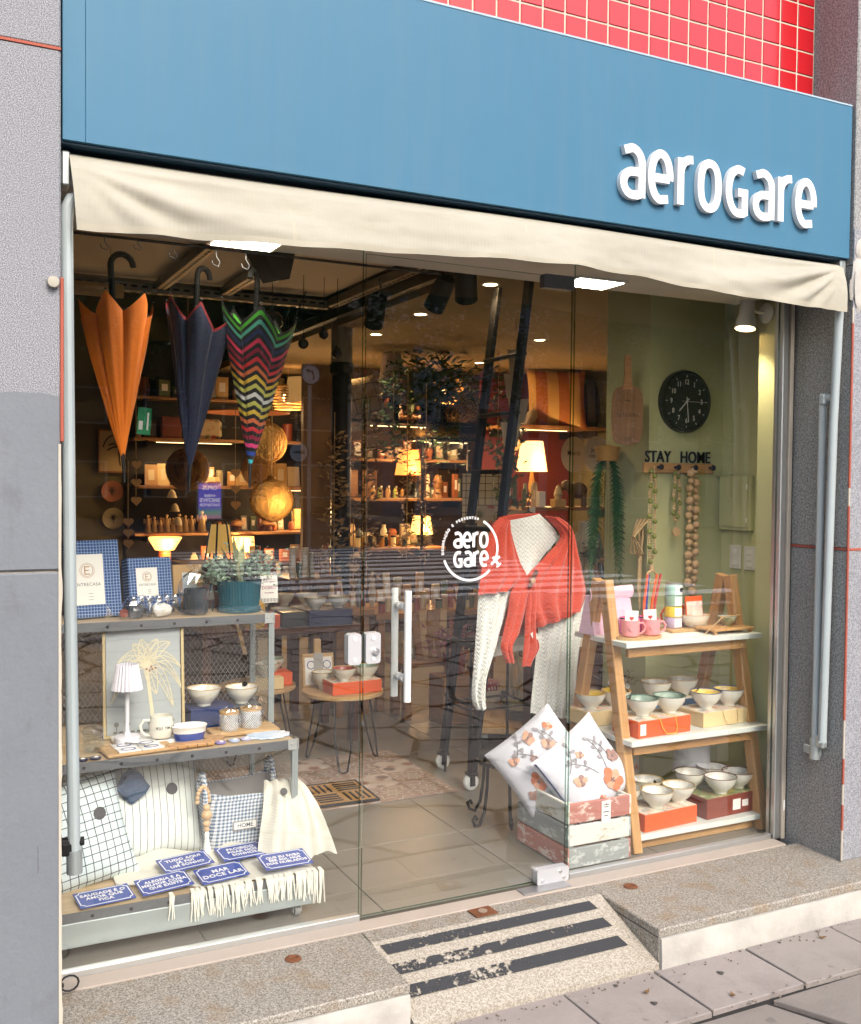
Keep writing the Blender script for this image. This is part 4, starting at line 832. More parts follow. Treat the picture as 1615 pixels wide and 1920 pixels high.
# blue enamel word plates
def plate(txt, label, loc, rz, wv=0.155, hv=0.098, tilt=6, sz=0.0205):
    t = thing('enamel_plate', label, 'sign', loc, rot=(R(tilt), R(rnd.uniform(-3, 3)), R(rz)), group='blue enamel word plates')
    def notched(w_, h_, r): return [(-w_/2+r, -h_/2), (w_/2-r, -h_/2), (w_/2-r*0.7, -h_/2+r*0.7), (w_/2, -h_/2+r), (w_/2, h_/2-r), (w_/2-r*0.7, h_/2-r*0.7), (w_/2-r, h_/2), (-w_/2+r, h_/2), (-w_/2+r*0.7, h_/2-r*0.7), (-w_/2, h_/2-r), (-w_/2, -h_/2+r), (-w_/2+r*0.7, -h_/2+r*0.7)]
    MB().box((0, 0, 0.001), (wv, hv, 0.003), 0.0008).build('plate', bluee, t); MB().stroke(notched(wv-0.012, hv-0.012, 0.012), 0.003, 0.0006, True, Tm(0, 0, 0.0026)).build('white_border', whitel, t, smooth=0)
    me = text_mesh(txt, sz, 0.0003, 0.0006, 1.0, whitel, space=1.08); me.transform(Tm(0, 0, 0.0029)); link('lettering', me, t)
plate('SAUDADE É O\nAMOR QUE\nFICA', 'blue enamel plate reading SAUDADE É O AMOR QUE FICA', (-0.795, 0.150, 0.161), 7, 0.17, 0.100)
plate('ALEGRIA É A\nMELHOR COISA\nQUE EXISTE', 'blue enamel plate reading ALEGRIA É A MELHOR COISA QUE EXISTE', (-0.612, 0.150, 0.172), 7, 0.165, 0.100, 8, 0.0190)
plate('MAR\nDOCE LAR', 'blue enamel plate reading MAR DOCE LAR', (-0.428, 0.145, 0.176), 7, 0.160, 0.098, 8, 0.0265)
plate('TUDO AQUI\nJÁ FOI\nUM SONHO', 'blue enamel plate reading TUDO AQUI JÁ FOI UM SONHO', (-0.520, 0.258, 0.188), 9, 0.168, 0.100, 7)
plate('PROIBIDO\nPISAR NOS\nSONHOS', 'blue enamel plate reading PROIBIDO PISAR NOS SONHOS', (-0.325, 0.262, 0.192), 7, 0.168, 0.100, 7)
plate('QUE EU SAIBA\nSER SOL NOS\nDIAS NUBLADOS', 'blue enamel plate reading QUE EU SAIBA SER SOL NOS DIAS NUBLADOS', (-0.215, 0.138, 0.188), 5, 0.170, 0.100, 10, 0.0178)

# middle tier ----------------------------------------------------------------
pp = thing('framed_palm_print', 'framed grey blue palm tree picture on the middle trolley shelf', 'picture', (-0.60, 0.535, MZ+0.002), rot=(R(-6), 0, R(-2)))
bx((0, 0, 0.19), (0.255, 0.006, 0.360)).build('canvas', MATS['art_sky'], pp)
m = MB()
for c, d in (((0, 0, 0.005), (0.28, 0.02, 0.010)), ((0, 0, 0.377), (0.28, 0.02, 0.010)), ((-0.135, 0, 0.191), (0.010, 0.02, 0.362)), ((0.135, 0, 0.191), (0.010, 0.02, 0.362))): m.box(c, d, 0.001)
m.build('frame', wood('gilt_wood', (0.40, 0.30, 0.14), (0.55, 0.43, 0.22), 'Z'), pp)
ln_m = mat('palm_line', (0.62, 0.56, 0.38), 0.5); FP = Tm(0, -0.0036, 0) @ FRONT; palm = MB(); fill = MB()
palm.stroke([(0.010, 0.245), (0.018, 0.16), (0.026, 0.09), (0.028, 0.045)], 0.012, 0.0008, False, FP); c0 = (0.010, 0.245)
for k, (a, ln, dr) in enumerate(((165, .10, .05), (148, .105, .015), (118, .085, -.01), (100, .09, 0), (68, .09, -.01), (48, .11, -.01), (22, .12, .03), (2, .115, .06), (-35, .10, .05), (-70, .085, .0), (190, .11, .06))):
    pts = []
    for i in range(9):
        ln2 = ln*1.12; q = i/8; pts.append((c0[0]+ln2*q*math.cos(R(a)), c0[1]+ln2*q*math.sin(R(a))-(dr+.035*abs(math.cos(R(a))))*q*q*1.1+0.024*math.sin(math.pi*q)*abs(math.cos(R(a)))))
    up = []; dn = []
    for i, (x, y) in enumerate(pts):
        q = i/8; wv = 0.019*math.sin(math.pi*min(1, 0.1+0.9*q))**0.7; dx, dy = math.cos(R(a)), math.sin(R(a)); up.append((x-dy*wv, y+dx*wv)); dn.append((x+dy*wv, y-dx*wv))
    palm.stroke(up+dn[::-1], 0.0034, 0.0010+k*0.00002, True, FP); palm.stroke(pts, 0.0028, 0.0009, False, FP)
    for i in range(1, 8):
        palm.stroke([pts[i], ((up[i][0]*.8+pts[i][0]*.2)+(pts[i][0]-pts[i-1][0])*.8, (up[i][1]*.8+pts[i][1]*.2)+(pts[i][1]-pts[i-1][1])*.8)], 0.0013, 0.0008, False, FP)
        palm.stroke([pts[i], ((dn[i][0]*.8+pts[i][0]*.2)+(pts[i][0]-pts[i-1][0])*.8, (dn[i][1]*.8+pts[i][1]*.2)+(pts[i][1]-pts[i-1][1])*.8)], 0.0013, 0.0008, False, FP)
palm.build('painted_palm', ln_m, pp, smooth=0)
m = MB()
for x, y in ((0.010, 0.232), (0.020, 0.226), (0.030, 0.231), (0.040, 0.235), (0.026, 0.24)): m.cyl((x, -0.0035, y), (x, -0.0052, y), 0.004, 10)
m.build('painted_coconuts', mat('coconut', (0.25, 0.10, 0.05), 0.6), pp)
m = MB()
for i in range(6):
    x = -0.095+i*0.038
    if i not in (2,): m.cyl((x, -0.0035, 0.046), (x, -0.005, 0.046), 0.0085, 10); m.box((x, -0.0045, 0.032), (0.003, 0.001, 0.018))
for i in range(11): m.box((-0.1+i*0.02, -0.0045, 0.019), (0.012, 0.001, 0.006))
m.build('painted_border', mat('art_ink', (0.12, 0.12, 0.10), 0.6), pp)
def table_lamp(name, label, loc, rs, rt_, hs, hz, shade_m, base_m, prof, pleat=None, group=None):
    t = thing(name, label, 'lamp', loc, 0, group); MB().lathe(prof, 24).build('base', base_m, t)
    b = MB(); b.lathe([(rs, hz), (rt_, hz+hs), (rt_*0.97, hs+hz), (rs*0.97, hz)], 48, flute=pleat); b.build('shade', shade_m, t, smooth=20 if pleat else 40); return t
table_lamp('table_lamp', 'small white lamp with pleated shade in front of the palm picture', (-0.680, 0.42, MZ+0.014), 0.050, 0.035, 0.085, 0.180, mat('pleated_white', (0.72, 0.70, 0.78), 0.8, 0, 0.03), mat('lamp_white', (0.70, 0.69, 0.74), 0.5, 0, 0.03), [(0, 0), (.042, 0), (.043, .018), (.040, .022), (.012, .025), (.0075, .04), (.0075, .235), (0, .24)], (24, 0.05))
tag(bx((-0.62, 0.455, MZ+0.0085), (0.20, 0.13, 0.014), 0.003).build('marble_board', whitec), 'white marble board under the cream coffee mug', 'board')
mg = thing('mug', 'cream coffee mug with dark lettering on the marble board', 'mug', (-0.565, 0.42, MZ+0.0165), 170)
mug_mesh(0.040, 0.078, 1, 28, [(0, 0), (.024, 0), (.035, .006), (.0415, .025), (.042, .045), (.038, .07), (.0365, .078), (.0345, .078), (.036, .065), (.039, .04), (.03, .01), (0, .008)]).build('body', cream, mg)
for k, ch in enumerate('HOJE TEM CAFÉ?'):
    if ch != ' ':
        me = text_mesh(ch, 0.0125, 0.0004, 0.0002, 0.8, mat('ink_black', (0.02, 0.02, 0.022), 0.5)); a_ = (k-6.5)*8.2
        me.transform(Rm(a_-150, 'Z') @ Tm(0, -0.0421, 0.042) @ FRONT); link('lettering', me, mg)
ds = thing('baking_dish', 'small oval baking dish with blue band on the middle shelf', 'dish', (-0.478, 0.385, MZ+0.002))
E_ = Matrix.Diagonal((1.0, 0.68, 1, 1)); MB().lathe([(0, 0), (.045, 0), (.050, .010)], 32, E_).build('foot', mat('pale_blue_glaze', (0.40, 0.50, 0.70), 0.25), ds)
MB().lathe([(.050, .010), (.056, .036)], 32, E_).build('blue_band', blueg, ds)
MB().lathe([(.056, .036), (.059, .054), (.062, .058), (.059, .060), (.054, .056), (.046, .012), (0, .010)], 32, E_).build('body', whitec, ds)
ty = thing('serving_tray', 'wooden tray with four blue and white tiles and a fork', 'tray', (-0.660, 0.345, MZ+0.002), 6)
bx((0, 0, 0.006), (0.225, 0.125, 0.010), 0.003).build('board', boardw, ty)
for i in range(2):
    for j in range(2):
        o = bx((-0.037+0.076*i, -0.027+0.055*j, 0.0135), (0.073, 0.052, 0.005), 0.001).build('tile', whitec, ty); MB().stroke(sup(-0.037+0.076*i, -0.027+0.055*j, 0.022, 0.016, 2, 24), 0.004, 0.0006, True, Tm(0, 0, 0.0163)).build('painted_ring', blueg, o, smooth=0)
m = MB(); m.tube([(-0.03, 0.035, .019), (0.0, 0.005, .021), (0.02, -0.015, .019)], [.004, .003, .005], 6); m.box((0.026, -0.021, 0.0185), (0.018, 0.016, 0.002)); m.build('fork', chrome, ty)
tag(MB().lathe([(0, 0), (.075, 0), (.08, .006), (.075, .012), (0, .011)], 28, flute=(40, .015)).build('woven_mat', wicker, None, (-0.715, 0.39, MZ+0.002)), 'round woven placemat under the wooden tray', 'placemat').scale = (1, 0.5, 0.5)
jr = thing('glass_jar', 'cut glass jar with lid at the left end of the middle shelf', 'jar', (-0.795, 0.385, MZ+0.002))
MB().lathe([(0, 0), (.030, 0), (.033, .01), (.034, .06), (.036, .066), (.033, .066), (.031, .06), (.029, .008), (0, .006)], 28, flute=(14, .03)).build('body', MATS['jar_glass'], jr)
MB().lathe([(.036, .067), (.037, .070), (.030, .080), (.012, .088), (.006, .092), (.010, .098), (.009, .106), (0, .109)], 24).build('lid', MATS['jar_glass'], jr)
kb = thing('key_hook_board', 'narrow pine board with small hooks on the trolley front edge', 'hook board', (-0.490, 0.318, MZ+0.002), 3)
bx((0, 0, 0.008), (0.155, 0.045, 0.014), 0.003).build('board', pinex, kb)
for x in (-.05, -.017, .017, .05): MB().tube([(x, -0.023, .012), (x, -0.028, .011), (x, -0.029, .006), (x+.004, -0.026, .003)], 0.0013, 5).build('hook', black, kb)
for k, (x, y, lb) in enumerate(((-0.80, 0.300, 'dark evil-eye keyring with white dot at the left end of the shelf'), (-0.842, 0.295, 'dark keyring half hidden behind the left pier edge'), (-0.385, 0.325, 'purple round keyring beside the key hook board'), (-0.335, 0.332, 'pale blue keyring between purple one and lace trivet'), (-0.292, 0.338, 'lilac keyring beside the blue lace trivet'))):
    t = thing('keyring', lb, 'keyring', (x, y, MZ+0.001)); c = [mat('key_dark', (0.02, 0.02, 0.05), 0.3), mat('key_dark', (0.02, 0.02, 0.05), 0.3), mat('key_purple', (0.20, 0.16, 0.40), 0.3), mat('key_blue', (0.35, 0.42, 0.62), 0.3), mat('key_lilac', (0.42, 0.42, 0.62), 0.3)][k]
    MB().lathe([(0, 0), (.018, 0), (.019, .004), (.016, .007), (0, .008)], 18).build('disc', c, t); MB().ball((0.002, -0.003, 0.007), 0.008, 10, (1, 1, .4)).build('dot', card_w, t); MB().tube([(-0.018-.010*math.cos(a), .010*math.sin(a), .004) for a in [i*0.7 for i in range(9)]], .0012, 5, True).build('split_ring', black, t)
carton('navy gift box under the left cream bowl on the middle shelf', (-0.36, 0.60, MZ+0.002), (0.165, 0.12, 0.075), navy, None, 4)
bowl('cream bowl on the navy gift box, middle trolley shelf', (-0.375, 0.595, MZ+0.078), 'bowl_dots', gold, 0.062, 0.066)
carton('grey gift box under the right cream bowl on the middle shelf', (-0.225, 0.63, MZ+0.002), (0.12, 0.12, 0.066), mat('grey_box', (0.06, 0.07, 0.08), 0.5), None, 0)
bowl('cream bowl with black tag at the right end of the middle shelf', (-0.225, 0.625, MZ+0.069), 'bowl_dots', gold, 0.062, 0.062, True)
def cello(label, loc, parts, bagp, tie=True, rz=0):
    t = thing('wrapped_gift', label, 'gift', loc, rz)
    for n_, mb_, mm in parts: mb_.build(n_, mm, t)
    bagp.build('cellophane_wrap', MATS['cellophane'], t, smooth=0); return t
def crumple(w_, d_, h_, neck=0.0, seed=0, topw=0.7):
    m = MB(); r_ = random.Random(seed); prof = [(1, 0), (1.04, .3), (1.0, .62), (.75, .8)]+([(.22, .86), (.55, 1.0)] if neck else [(.55, .95), (.3, 1.0)])
    n = 14; vs = []
    for k, z in prof:
        for i in range(n):
            a = 2*math.pi*i/n; j = 1+r_.uniform(-.10, .10); vs.append((w_/2*k*j*math.cos(a), d_/2*k*j*math.sin(a), h_*z*(1+(r_.uniform(-.06, .06) if z > .7 else 0))))
    m.add(vs, [(r*n+i, r*n+(i+1) % n, (r+1)*n+(i+1) % n, (r+1)*n+i) for r in range(len(prof)-1) for i in range(n)]); return m
cupm = lambda: mug_mesh(0.033, 0.062, 1, 28)
cello('left lattice patterned cup wrapped in cellophane on a wooden base', (-0.322, 0.445, MZ+0.016), [('cup', MB().lathe([(0, 0), (.031, 0), (.034, .01), (.034, .058), (.032, .058), (.030, .01), (0, .008)], 28), MATS['cup_lattice']), ('lid', MB().cyl((0, 0, .0585), (0, 0, .067), .035, 24), boardw)], crumple(.082, .078, .078, seed=2))
cello('right lattice patterned cup wrapped in cellophane with black tag', (-0.240, 0.455, MZ+0.016), [('cup', MB().lathe([(0, 0), (.034, 0), (.038, .01), (.038, .062), (.036, .062), (.034, .01), (0, .008)], 28), MATS['cup_lattice']), ('lid', MB().cyl((0, 0, .0625), (0, 0, .069), .039, 24), boardw)], crumple(.092, .085, .08, seed=3))
tag(bx((-0.27, 0.45, MZ+0.009), (0.24, 0.11, 0.013), 0.003).build('wood_board', boardw), 'thin wooden board under the two lattice cups', 'board')
tv = tag(MB().prism([(0.075*(1+0.07*math.cos(12*a))*math.cos(a), 0.05*(1+0.07*math.cos(12*a))*math.sin(a)) for a in [2*math.pi*i/96 for i in range(96)]], 0.006).build('lace_trivet', MATS['lace_blue'], None, (-0.207, 0.355, MZ+0.002)), 'blue and white lace edged trivet at the front right of the shelf', 'trivet')
tag(MB().cyl((0, 0, 0), (0, 0, 0.012), 0.035, 24).build('cork_coaster', mat('cork', (0.42, 0.24, 0.10), 0.9, 0, 0.3, 80), None, (-0.395, 0.375, MZ+0.002)), 'round cork coaster between the dish and the keyrings', 'coaster')

# top tier -------------------------------------------------------------------
def giftbox(label, loc, w_, h_, rz, lw, lh, lx, lz, tilt):
    t = thing('gift_set_box', label, 'box', loc, rot=(R(tilt), 0, R(rz))); bx((0, 0, h_/2), (w_, 0.06, h_), 0.003).build('box', MATS['plaid_navy'], t)
    c = bx((lx, -0.0312, lz), (lw, 0.0012, lh)).build('label_card', card_w, t); br = mat('bronze_ink', (0.42, 0.22, 0.07), 0.4, 0.3)
    k = lw/0.118; F = Tm(lx, -0.0320, lz+lh*0.18) @ FRONT; m = MB(); m.stroke(arc(0, 0, .021*k, .021*k, 0, 345, 28), .0016*k, .0004, True, F); m.stroke(arc(0, 0, .026*k, .026*k, 0, 345, 28), .0012*k, .0004, True, F)
    for sx, p in enumerate(([(-.008, .014), (-.008, -.014)], [(-.008, .013), (.009, .013)], [(-.008, 0), (.006, 0)], [(-.008, -.013), (.010, -.013)])): m.stroke([(a*k, b*k) for a, b in p], .0035*k, .0004+sx*.00003, False, F)
    m.build('emblem', br, c, smooth=0)
    me = text_mesh('ENTRECASA', .0165*k, .0003, 0.0, .95, mat('ink_grey', (0.12, 0.13, 0.15), 0.6), space=1.12); me.transform(Tm(lx, -.0320, lz-lh*.10) @ FRONT); link('lettering', me, c)
    for i in range(3): bx((lx+lw*0.08, -.0320, lz-lh*(.28+.06*i)), (lw*.14, .0006, .0012)).build('small_print', mat('ink_grey', (0.12, 0.13, 0.15), 0.6), c)
giftbox('tall navy plaid gift box with large ENTRECASA card at the left', (-0.748, 0.680, UZ+0.001), 0.185, 0.275, 12, 0.118, 0.180, -0.028, 0.135, -10)
giftbox('lower navy plaid gift box with small ENTRECASA card', (-0.545, 0.725, UZ+0.001), 0.170, 0.205, 12, 0.082, 0.105, -0.015, 0.115, -10)
def spoonpack(seed):
    m = MB(); r_ = random.Random(seed)
    for i in range(3):
        x = -.03+.03*i; m.tube([(x, .0, .012), (x+.012, 0, .04), (x+.02, .004, .062)], [.002, .002, .002], 5); m.ball((x+.022, .005, .066), .010, 10, (.8, .35, 1.2))
    return m
for k, (x, y, lb) in enumerate(((-0.615, 0.605, 'cellophane pack of dark cutlery with tied end, left of two'), (-0.525, 0.605, 'cellophane pack of pale napkin and spoons, right of two'))):
    cello(lb, (x, y, UZ+0.001), [('cutlery', spoonpack(k), chrome), ('wrapped_cloth', blob((0, 0.005, 0.025), (0.035, 0.022, 0.024), 20+k), [slate, card_w][k])], crumple(.115, .075, .082, seed=7+k), rz=8)
t = thing('wooden_tag_bow', 'tied cellophane end with round wooden tag in front of the tall gift box', 'tag', (-0.683, 0.585, UZ+0.001)); MB().lathe([(0, 0), (.002, .004), (.030, .034)], 12, Tm(-0.012, 0, .02) @ Rm(-75, 'Y')).build('cellophane_tail', MATS['cellophane'], t); MB().cyl((0.02, -0.008, .024), (0.02, -0.004, .024), .015, 18).build('wood_disc', brownc, t)
cello('dark slate mug in a tied cellophane bag on the top shelf', (-0.395, 0.640, UZ+0.001), [('mug', mug_mesh(.044, .095, -1), slate), ('bow', MB().tube([(-.02, -.02, .118), (-.01, -.03, .124), (.0, -.022, .12), (.015, -.03, .125), (.025, -.02, .117)], .003, 6), rope)], crumple(.125, .105, .185, 1, 5))
t = thing('kraft_gift_box', 'kraft box with pale card behind the slate mug', 'box', (-0.405, 0.735, UZ+0.001), rot=(R(-8), 0, R(8))); bx((0, 0, .088), (.115, .05, .175), .002).build('box', kraft, t); bx((.005, -.0255, .105), (.055, .001, .08)).build('card', mat('pale_blue_card', (.55, .6, .6), .6), t)
pl = thing('ribbed_planter', 'dark teal ribbed pot with mixed foliage on the top shelf', 'plant', (-0.222, 0.675, UZ+0.002))
MB().lathe([(0, 0), (.076, 0), (.080, .006), (.080, .018), (.074, .022), (.082, .108), (.084, .118), (.080, .118), (.076, .10), (0, .098)], 88, flute=(44, .012)).build('pot', teal, pl)
MB().lathe([(0, -.001), (.082, -.001), (.084, .008), (.07, .012)], 40).build('saucer', teal, pl)
m = MB(); r_ = random.Random(8); leaf_quads(m, (.05, -.01, .165), (.085, .08, .06), 420, .022, .012, r_); leaf_quads(m, (-.085, 0, .15), (.055, .06, .055), 240, .022, .012, r_); m.build('grey_green_foliage', MATS['leaf_grey'], pl, smooth=0)
m = MB()
for d, ln, b in (((-.15, -.1, 1), .20, .25), ((-.05, -.2, 1), .15, .5), ((.35, -.35, .8), .16, 1.6), ((-.4, -.1, .9), .17, .3), ((.1, .1, 1), .17, .3)): blade(m, (0, -.01, .10), d, ln, .026, b)
m.build('pale_leaves', MATS['leaf_pale'], pl)
m = MB()
for bx_ in (-.02, .02, .045):
    for i in range(16):
        z = .11+.007*i
        for s_ in (-1, 1): blade(m, (bx_+.0008*i*i*.12, -.03, z), (s_, -.3, .5), .022*(1-.03*i), .006, .3, 0, 3)
m.build('brown_fronds', MATS['leaf_brown'], pl)
tag(MB().lathe([(0, 0), (.05, 0), (.058, .05), (.05, .10), (.03, .115), (0, .12)], 20).build('yellow_vase', mat('amber_glaze', (0.45, 0.24, 0.02), 0.3), None, (-0.105, 0.90, 0.86)), 'amber vase glimpsed behind the teal planter', 'vase')
sc = thing('offer_card', 'white price card reading DOBRO on a small wooden easel', 'card', (-0.025, 0.92, 0.955), rot=(R(-8), 0, R(-4)))
bx((0, 0, .062), (.072, .002, .122)).build('card', card_w, sc)
for txt, z, s_ in (('LEVE O', .098, .008), ('CARTÃO PRESENTE', .086, .006), ('DOBRO', .062, .018), ('em compras', .042, .008)):
    me = text_mesh(txt, s_, .0003, .0002, .95, mat('ink_plum', (0.30, 0.05, 0.12), 0.6)); me.transform(Tm(0, -.0014, z) @ FRONT); link('lettering', me, sc)
for i in range(12): bx((-.033+i*.006, -.0014, .011), (.0025, .0006, .016)).build('card_stripe', mat('ink_black', (0.02, 0.02, 0.022), 0.5), sc)
for i in range(12): bx((-.033+i*.006, -.0014, .118), (.0025, .0006, .008)).build('card_stripe', mat('ink_black', (0.02, 0.02, 0.022), 0.5), sc)

# ------------------------------------------------------------------ umbrellas
def umbrella(label, x, y, ztip, ztop, rw, mats_, rows, lean, hs, hz, hdir, rib, seed, sq=0.72, chev=.12):
    t = thing('umbrella', label, 'umbrella', (x, y, ztip), rot=(0, R(lean), R(seed*17)), group='umbrellas hanging in the window')
    H = ztop-ztip
    nr = len(rows); nu = 96
    def fn(u, v):
        a = 2*math.pi*u; q = (u*rib) % 1.0; tri = abs(2*q-1)            # 1 on a rib, 0 half way between two ribs
        pl = tri**0.7-0.5; sub_ = abs(2*((u*rib*3) % 1.0)-1)-0.5
        r = rw*(0.05+0.95*v**0.95)*(1+0.26*pl*min(1, v*3)+0.10*sub_*(1-v)*min(1, v*5)+0.12*math.sin(a+seed)*v+0.10*noise.noise(Vector((2*math.cos(a), 2*math.sin(a), v*2.2+seed))))
        lift = H*(chev*(tri**1.3-0.45)*v**1.6+0.045*math.cos(a+seed*1.7)*v)
        return (r*math.cos(a), r*sq*math.sin(a), H*v*0.90+lift)
    b = MB(); b.sheet(fn, nu, nr, 0.0, mfn=lambda i, j: rows[j]); b.build('canopy', mats_, t, smooth=50)
    MB().tube([(0, 0, -.085), (0, 0, -.02), (0, 0, .02)], [.004, .006, .007], 8).build('ferrule', black, t)
    m = MB(); m.cyl((0, 0, 0), (0, 0, hz-.02), .005, 8); m.build('shaft', black, t)
    hk = [(0, 0, hz-.08), (0, 0, hz+.05)]+[(hdir*(hs-hs*math.cos(R(k))), 0, hz+.055+abs(hs)*math.sin(R(k))) for k in range(10, 200, 19)]; MB().tube(hk, .0100, 10).build('handle', mat('handle_black', (.004, .004, .004), .75, spec=.1), t)
    m = MB()
    for k in range(rib):
        a = 2*math.pi*k/rib; p = fn(k/rib, 1.0); m.ball((p[0]*1.0, p[1], p[2]+.004), .004, 8)
    m.build('rib_tips', black, t); return t
umbrella('orange umbrella hanging by its hook at the left', -0.705, 0.36, 1.53, 2.055, 0.118, [umb_o], [0]*26, -4, 0.040, 0.565, 1, 6, 1)
umbrella('navy umbrella hanging between the orange and striped ones', -0.480, 0.38, 1.50, 2.06, 0.122, [umb_n, mat('red_binding', (0.20, 0.012, 0.02), 0.6)], [0]*41+[1], 3, 0.032, 0.60, 1, 6, 2)
names = ['aqua', 'blue', 'magenta', 'wine', 'red', 'orange', 'yellow', 'lime', 'white', 'lime', 'yellow', 'orange', 'red', 'wine', 'pink', 'navy', 'mint', 'green']
rows = []
for k in range(len(names)): rows += [k+1, k+1, 0, 0] if False else [k+1, 0]
umbrella('rainbow striped black umbrella hanging nearest the door', -0.268, 0.38, 1.515, 2.075, 0.158, [UC['black']]+[UC[n_] for n_ in names], rows, 5, -0.034, 0.585, 1, 5, 3, .72, .13)
t = thing('umbrella_tag', 'green cardboard tag hanging beside the orange umbrella', 'tag', (-0.62, 0.46, 1.61), rot=(0, R(4), R(10))); bx((0, 0, .045), (.048, .0015, .092)).build('card', gtag, t); bx((-.012, -.0012, .03), (.014, .001, .03)).build('barcode', card_w, t); MB().tube([(0, 0, .09), (.002, .002, .15), (0, .01, .2)], .0012, 5).build('string', black, t)
bx((.012, -.0012, .045), (.006, .0008, .06)).build('print_line', card_w, t)
# black floodlight under the ceiling
fd = thing('floodlight', 'black floodlight hanging from the ceiling beside the striped umbrella', 'floodlight', (-0.10, 0.66, 2.30), rot=(0, R(-14), R(20)))
m = MB(); m.add([(-.10, -.05, .06), (.10, -.05, .06), (.10, .05, .06), (-.10, .05, .06), (-.03, -.05, -.085), (.02, -.05, -.085), (.02, .05, -.085), (-.03, .05, -.085)], [(0, 1, 2, 3)[::-1], (4, 5, 6, 7), (0, 1, 5, 4), (1, 2, 6, 5), (2, 3, 7, 6), (3, 0, 4, 7)]); m.build('housing', blackp, fd, smooth=0); bx((0.03, 0, .078), (.22, .12, .012), .003).build('visor', blackp, fd); MB().tube([(0, 0, .08), (0, 0, .31)], .008, 8).build('stem', black, fd)
# ------------------------------------------------------------------ right window: pine A-frame shelf
ash = thing('a_frame_shelf', 'pine A-frame shelf with three white boards behind the right pane', 'shelf')
AX0, AX1 = 1.215, 1.885; AYF, AYM, AYB = 0.095, 0.335, 0.60
for sx, x in ((-1, AX0), (1, AX1)):
    for yf, ym in ((AYF, AYM-0.022), (AYB, AYM+0.022)):
        d = Vector((0, ym-yf, 1.06)); a = math.atan2(ym-yf, 1.06); ln = d.length
        bx((0, 0, ln/2), (0.042, 0.050, ln), 0.003).build('leg', pine, ash, (x, yf, 0.0), (-a, 0, 0))
for z, yf, yb, nm in ((0.815, 0.145, 0.505, 1), (0.430, 0.10, 0.56, 2), (0.058, 0.085, 0.60, 3)):
    bx(((AX0+AX1)/2+0.006, (yf+yb)/2, z), (AX1-AX0+(0.05 if nm < 3 else 0.05), yb-yf, 0.022), 0.002).build('shelf_board', mat('shelf_white', (0.70, 0.73, 0.68), 0.4, 0, 0.04), ash)
    bx(((AX0+AX1)/2, yf+0.05, z-0.034), (AX1-AX0-0.044, 0.022, 0.045), 0.002).build('rail', pinex, ash)
S1, S2, S3 = 0.8265, 0.4415, 0.0695
# top board goods
t = thing('pink_paper_bag', 'folded pink paper bag with small strawberry print on the top board', 'bag', (1.305, 0.420, S1), 6)
m = MB(); m.add([(-.115, -.05, 0), (.115, -.05, 0), (.115, .05, 0), (-.115, .05, 0), (-.112, -.012, .165), (.112, -.012, .170), (.112, .012, .170), (-.112, .012, .165)], [(3, 2, 1, 0), (0, 1, 5, 4), (1, 2, 6, 5), (2, 3, 7, 6), (3, 0, 4, 7)]); m.build('bag', MATS['pink_print'], t, smooth=0)
MB().sheet(lambda u, v: (-.118+.236*u, -.016-.010*math.sin(math.pi*v)+.004*math.sin(u*11), .190-.05*v+.008*u), 16, 4, .004).build('folded_top', MATS['pink_print'], t, smooth=60)
bdm = lambda w_, d_, h_: bx((0, 0, h_/2), (w_, d_, h_), .004)
tag(MB().cyl((0, 0, 0), (0, 0, .011), .108, 40).build('round_board', boardw, None, (1.325, 0.235, S1)), 'round wooden board under the two pink mugs', 'board').scale = (1, .6, 1)
def heartpoly(s_): return [(s_*16*math.sin(a)**3/17, s_*(13*math.cos(a)-5*math.cos(2*a)-2*math.cos(3*a)-math.cos(4*a))/17) for a in [2*math.pi*i/28 for i in range(28)]]
for k, (x, lb) in enumerate(((1.277, 'left pink heart mug holding a tea card on the round board'), (1.382, 'right pink heart mug holding a tea card on the round board'))):
    t = thing('pink_mug', lb, 'mug', (x, 0.225, S1+.012), -15); mug_mesh(.036, .066).build('body', pinkc, t); MB().prism(heartpoly(.014), .0015, Tm(-.008, -.0365, .034) @ FRONT @ Tm(0, 0, -.001)).build('heart_relief', pinkc, t)
    c = bx((0, .004, .078), (.056, .002, .052)).build('tea_card', card_w, t, rot=(0, R(-3 if k else 4), 0)); MB().prism(heartpoly(.010), .0012, Tm(0, .0028, .072) @ FRONT).build('red_heart', mat('heart_red', (.5, .05, .05), .5), c)
for x, y, lb in ((1.352, 0.335, 'deep pink mug behind the left heart mug'), (1.447, 0.330, 'bright pink mug with pattern beside the tins')):
    t = thing('deep_pink_mug', lb, 'mug', (x, y, S1), 0); mug_mesh(.038, .072).build('body', dpink, t); MB().lathe([(.0385, .066), (.0386, .072)], 24).build('dark_rim', navy, t)
t = thing('pen_holder', 'wooden ring and red handled utensils standing behind the mugs', 'utensils', (1.475, 0.36, S1))
for k, (x, dx, c_) in enumerate(((-.03, .03, orangec), (-.015, .02, bluee), (.005, .045, orangec), (.02, .05, mat('red_handle', (.45, .03, .03), .4)))): MB().tube([(x, 0, 0), (x+dx*.4, .005, .13), (x+dx, .008, .245)], [.004, .006, .005], 8).build('utensil', c_, t)
tn = thing('tea_tins', 'tall stack of round tea tins in mint, green, yellow and lilac', 'tins', (1.610, 0.36, S1))
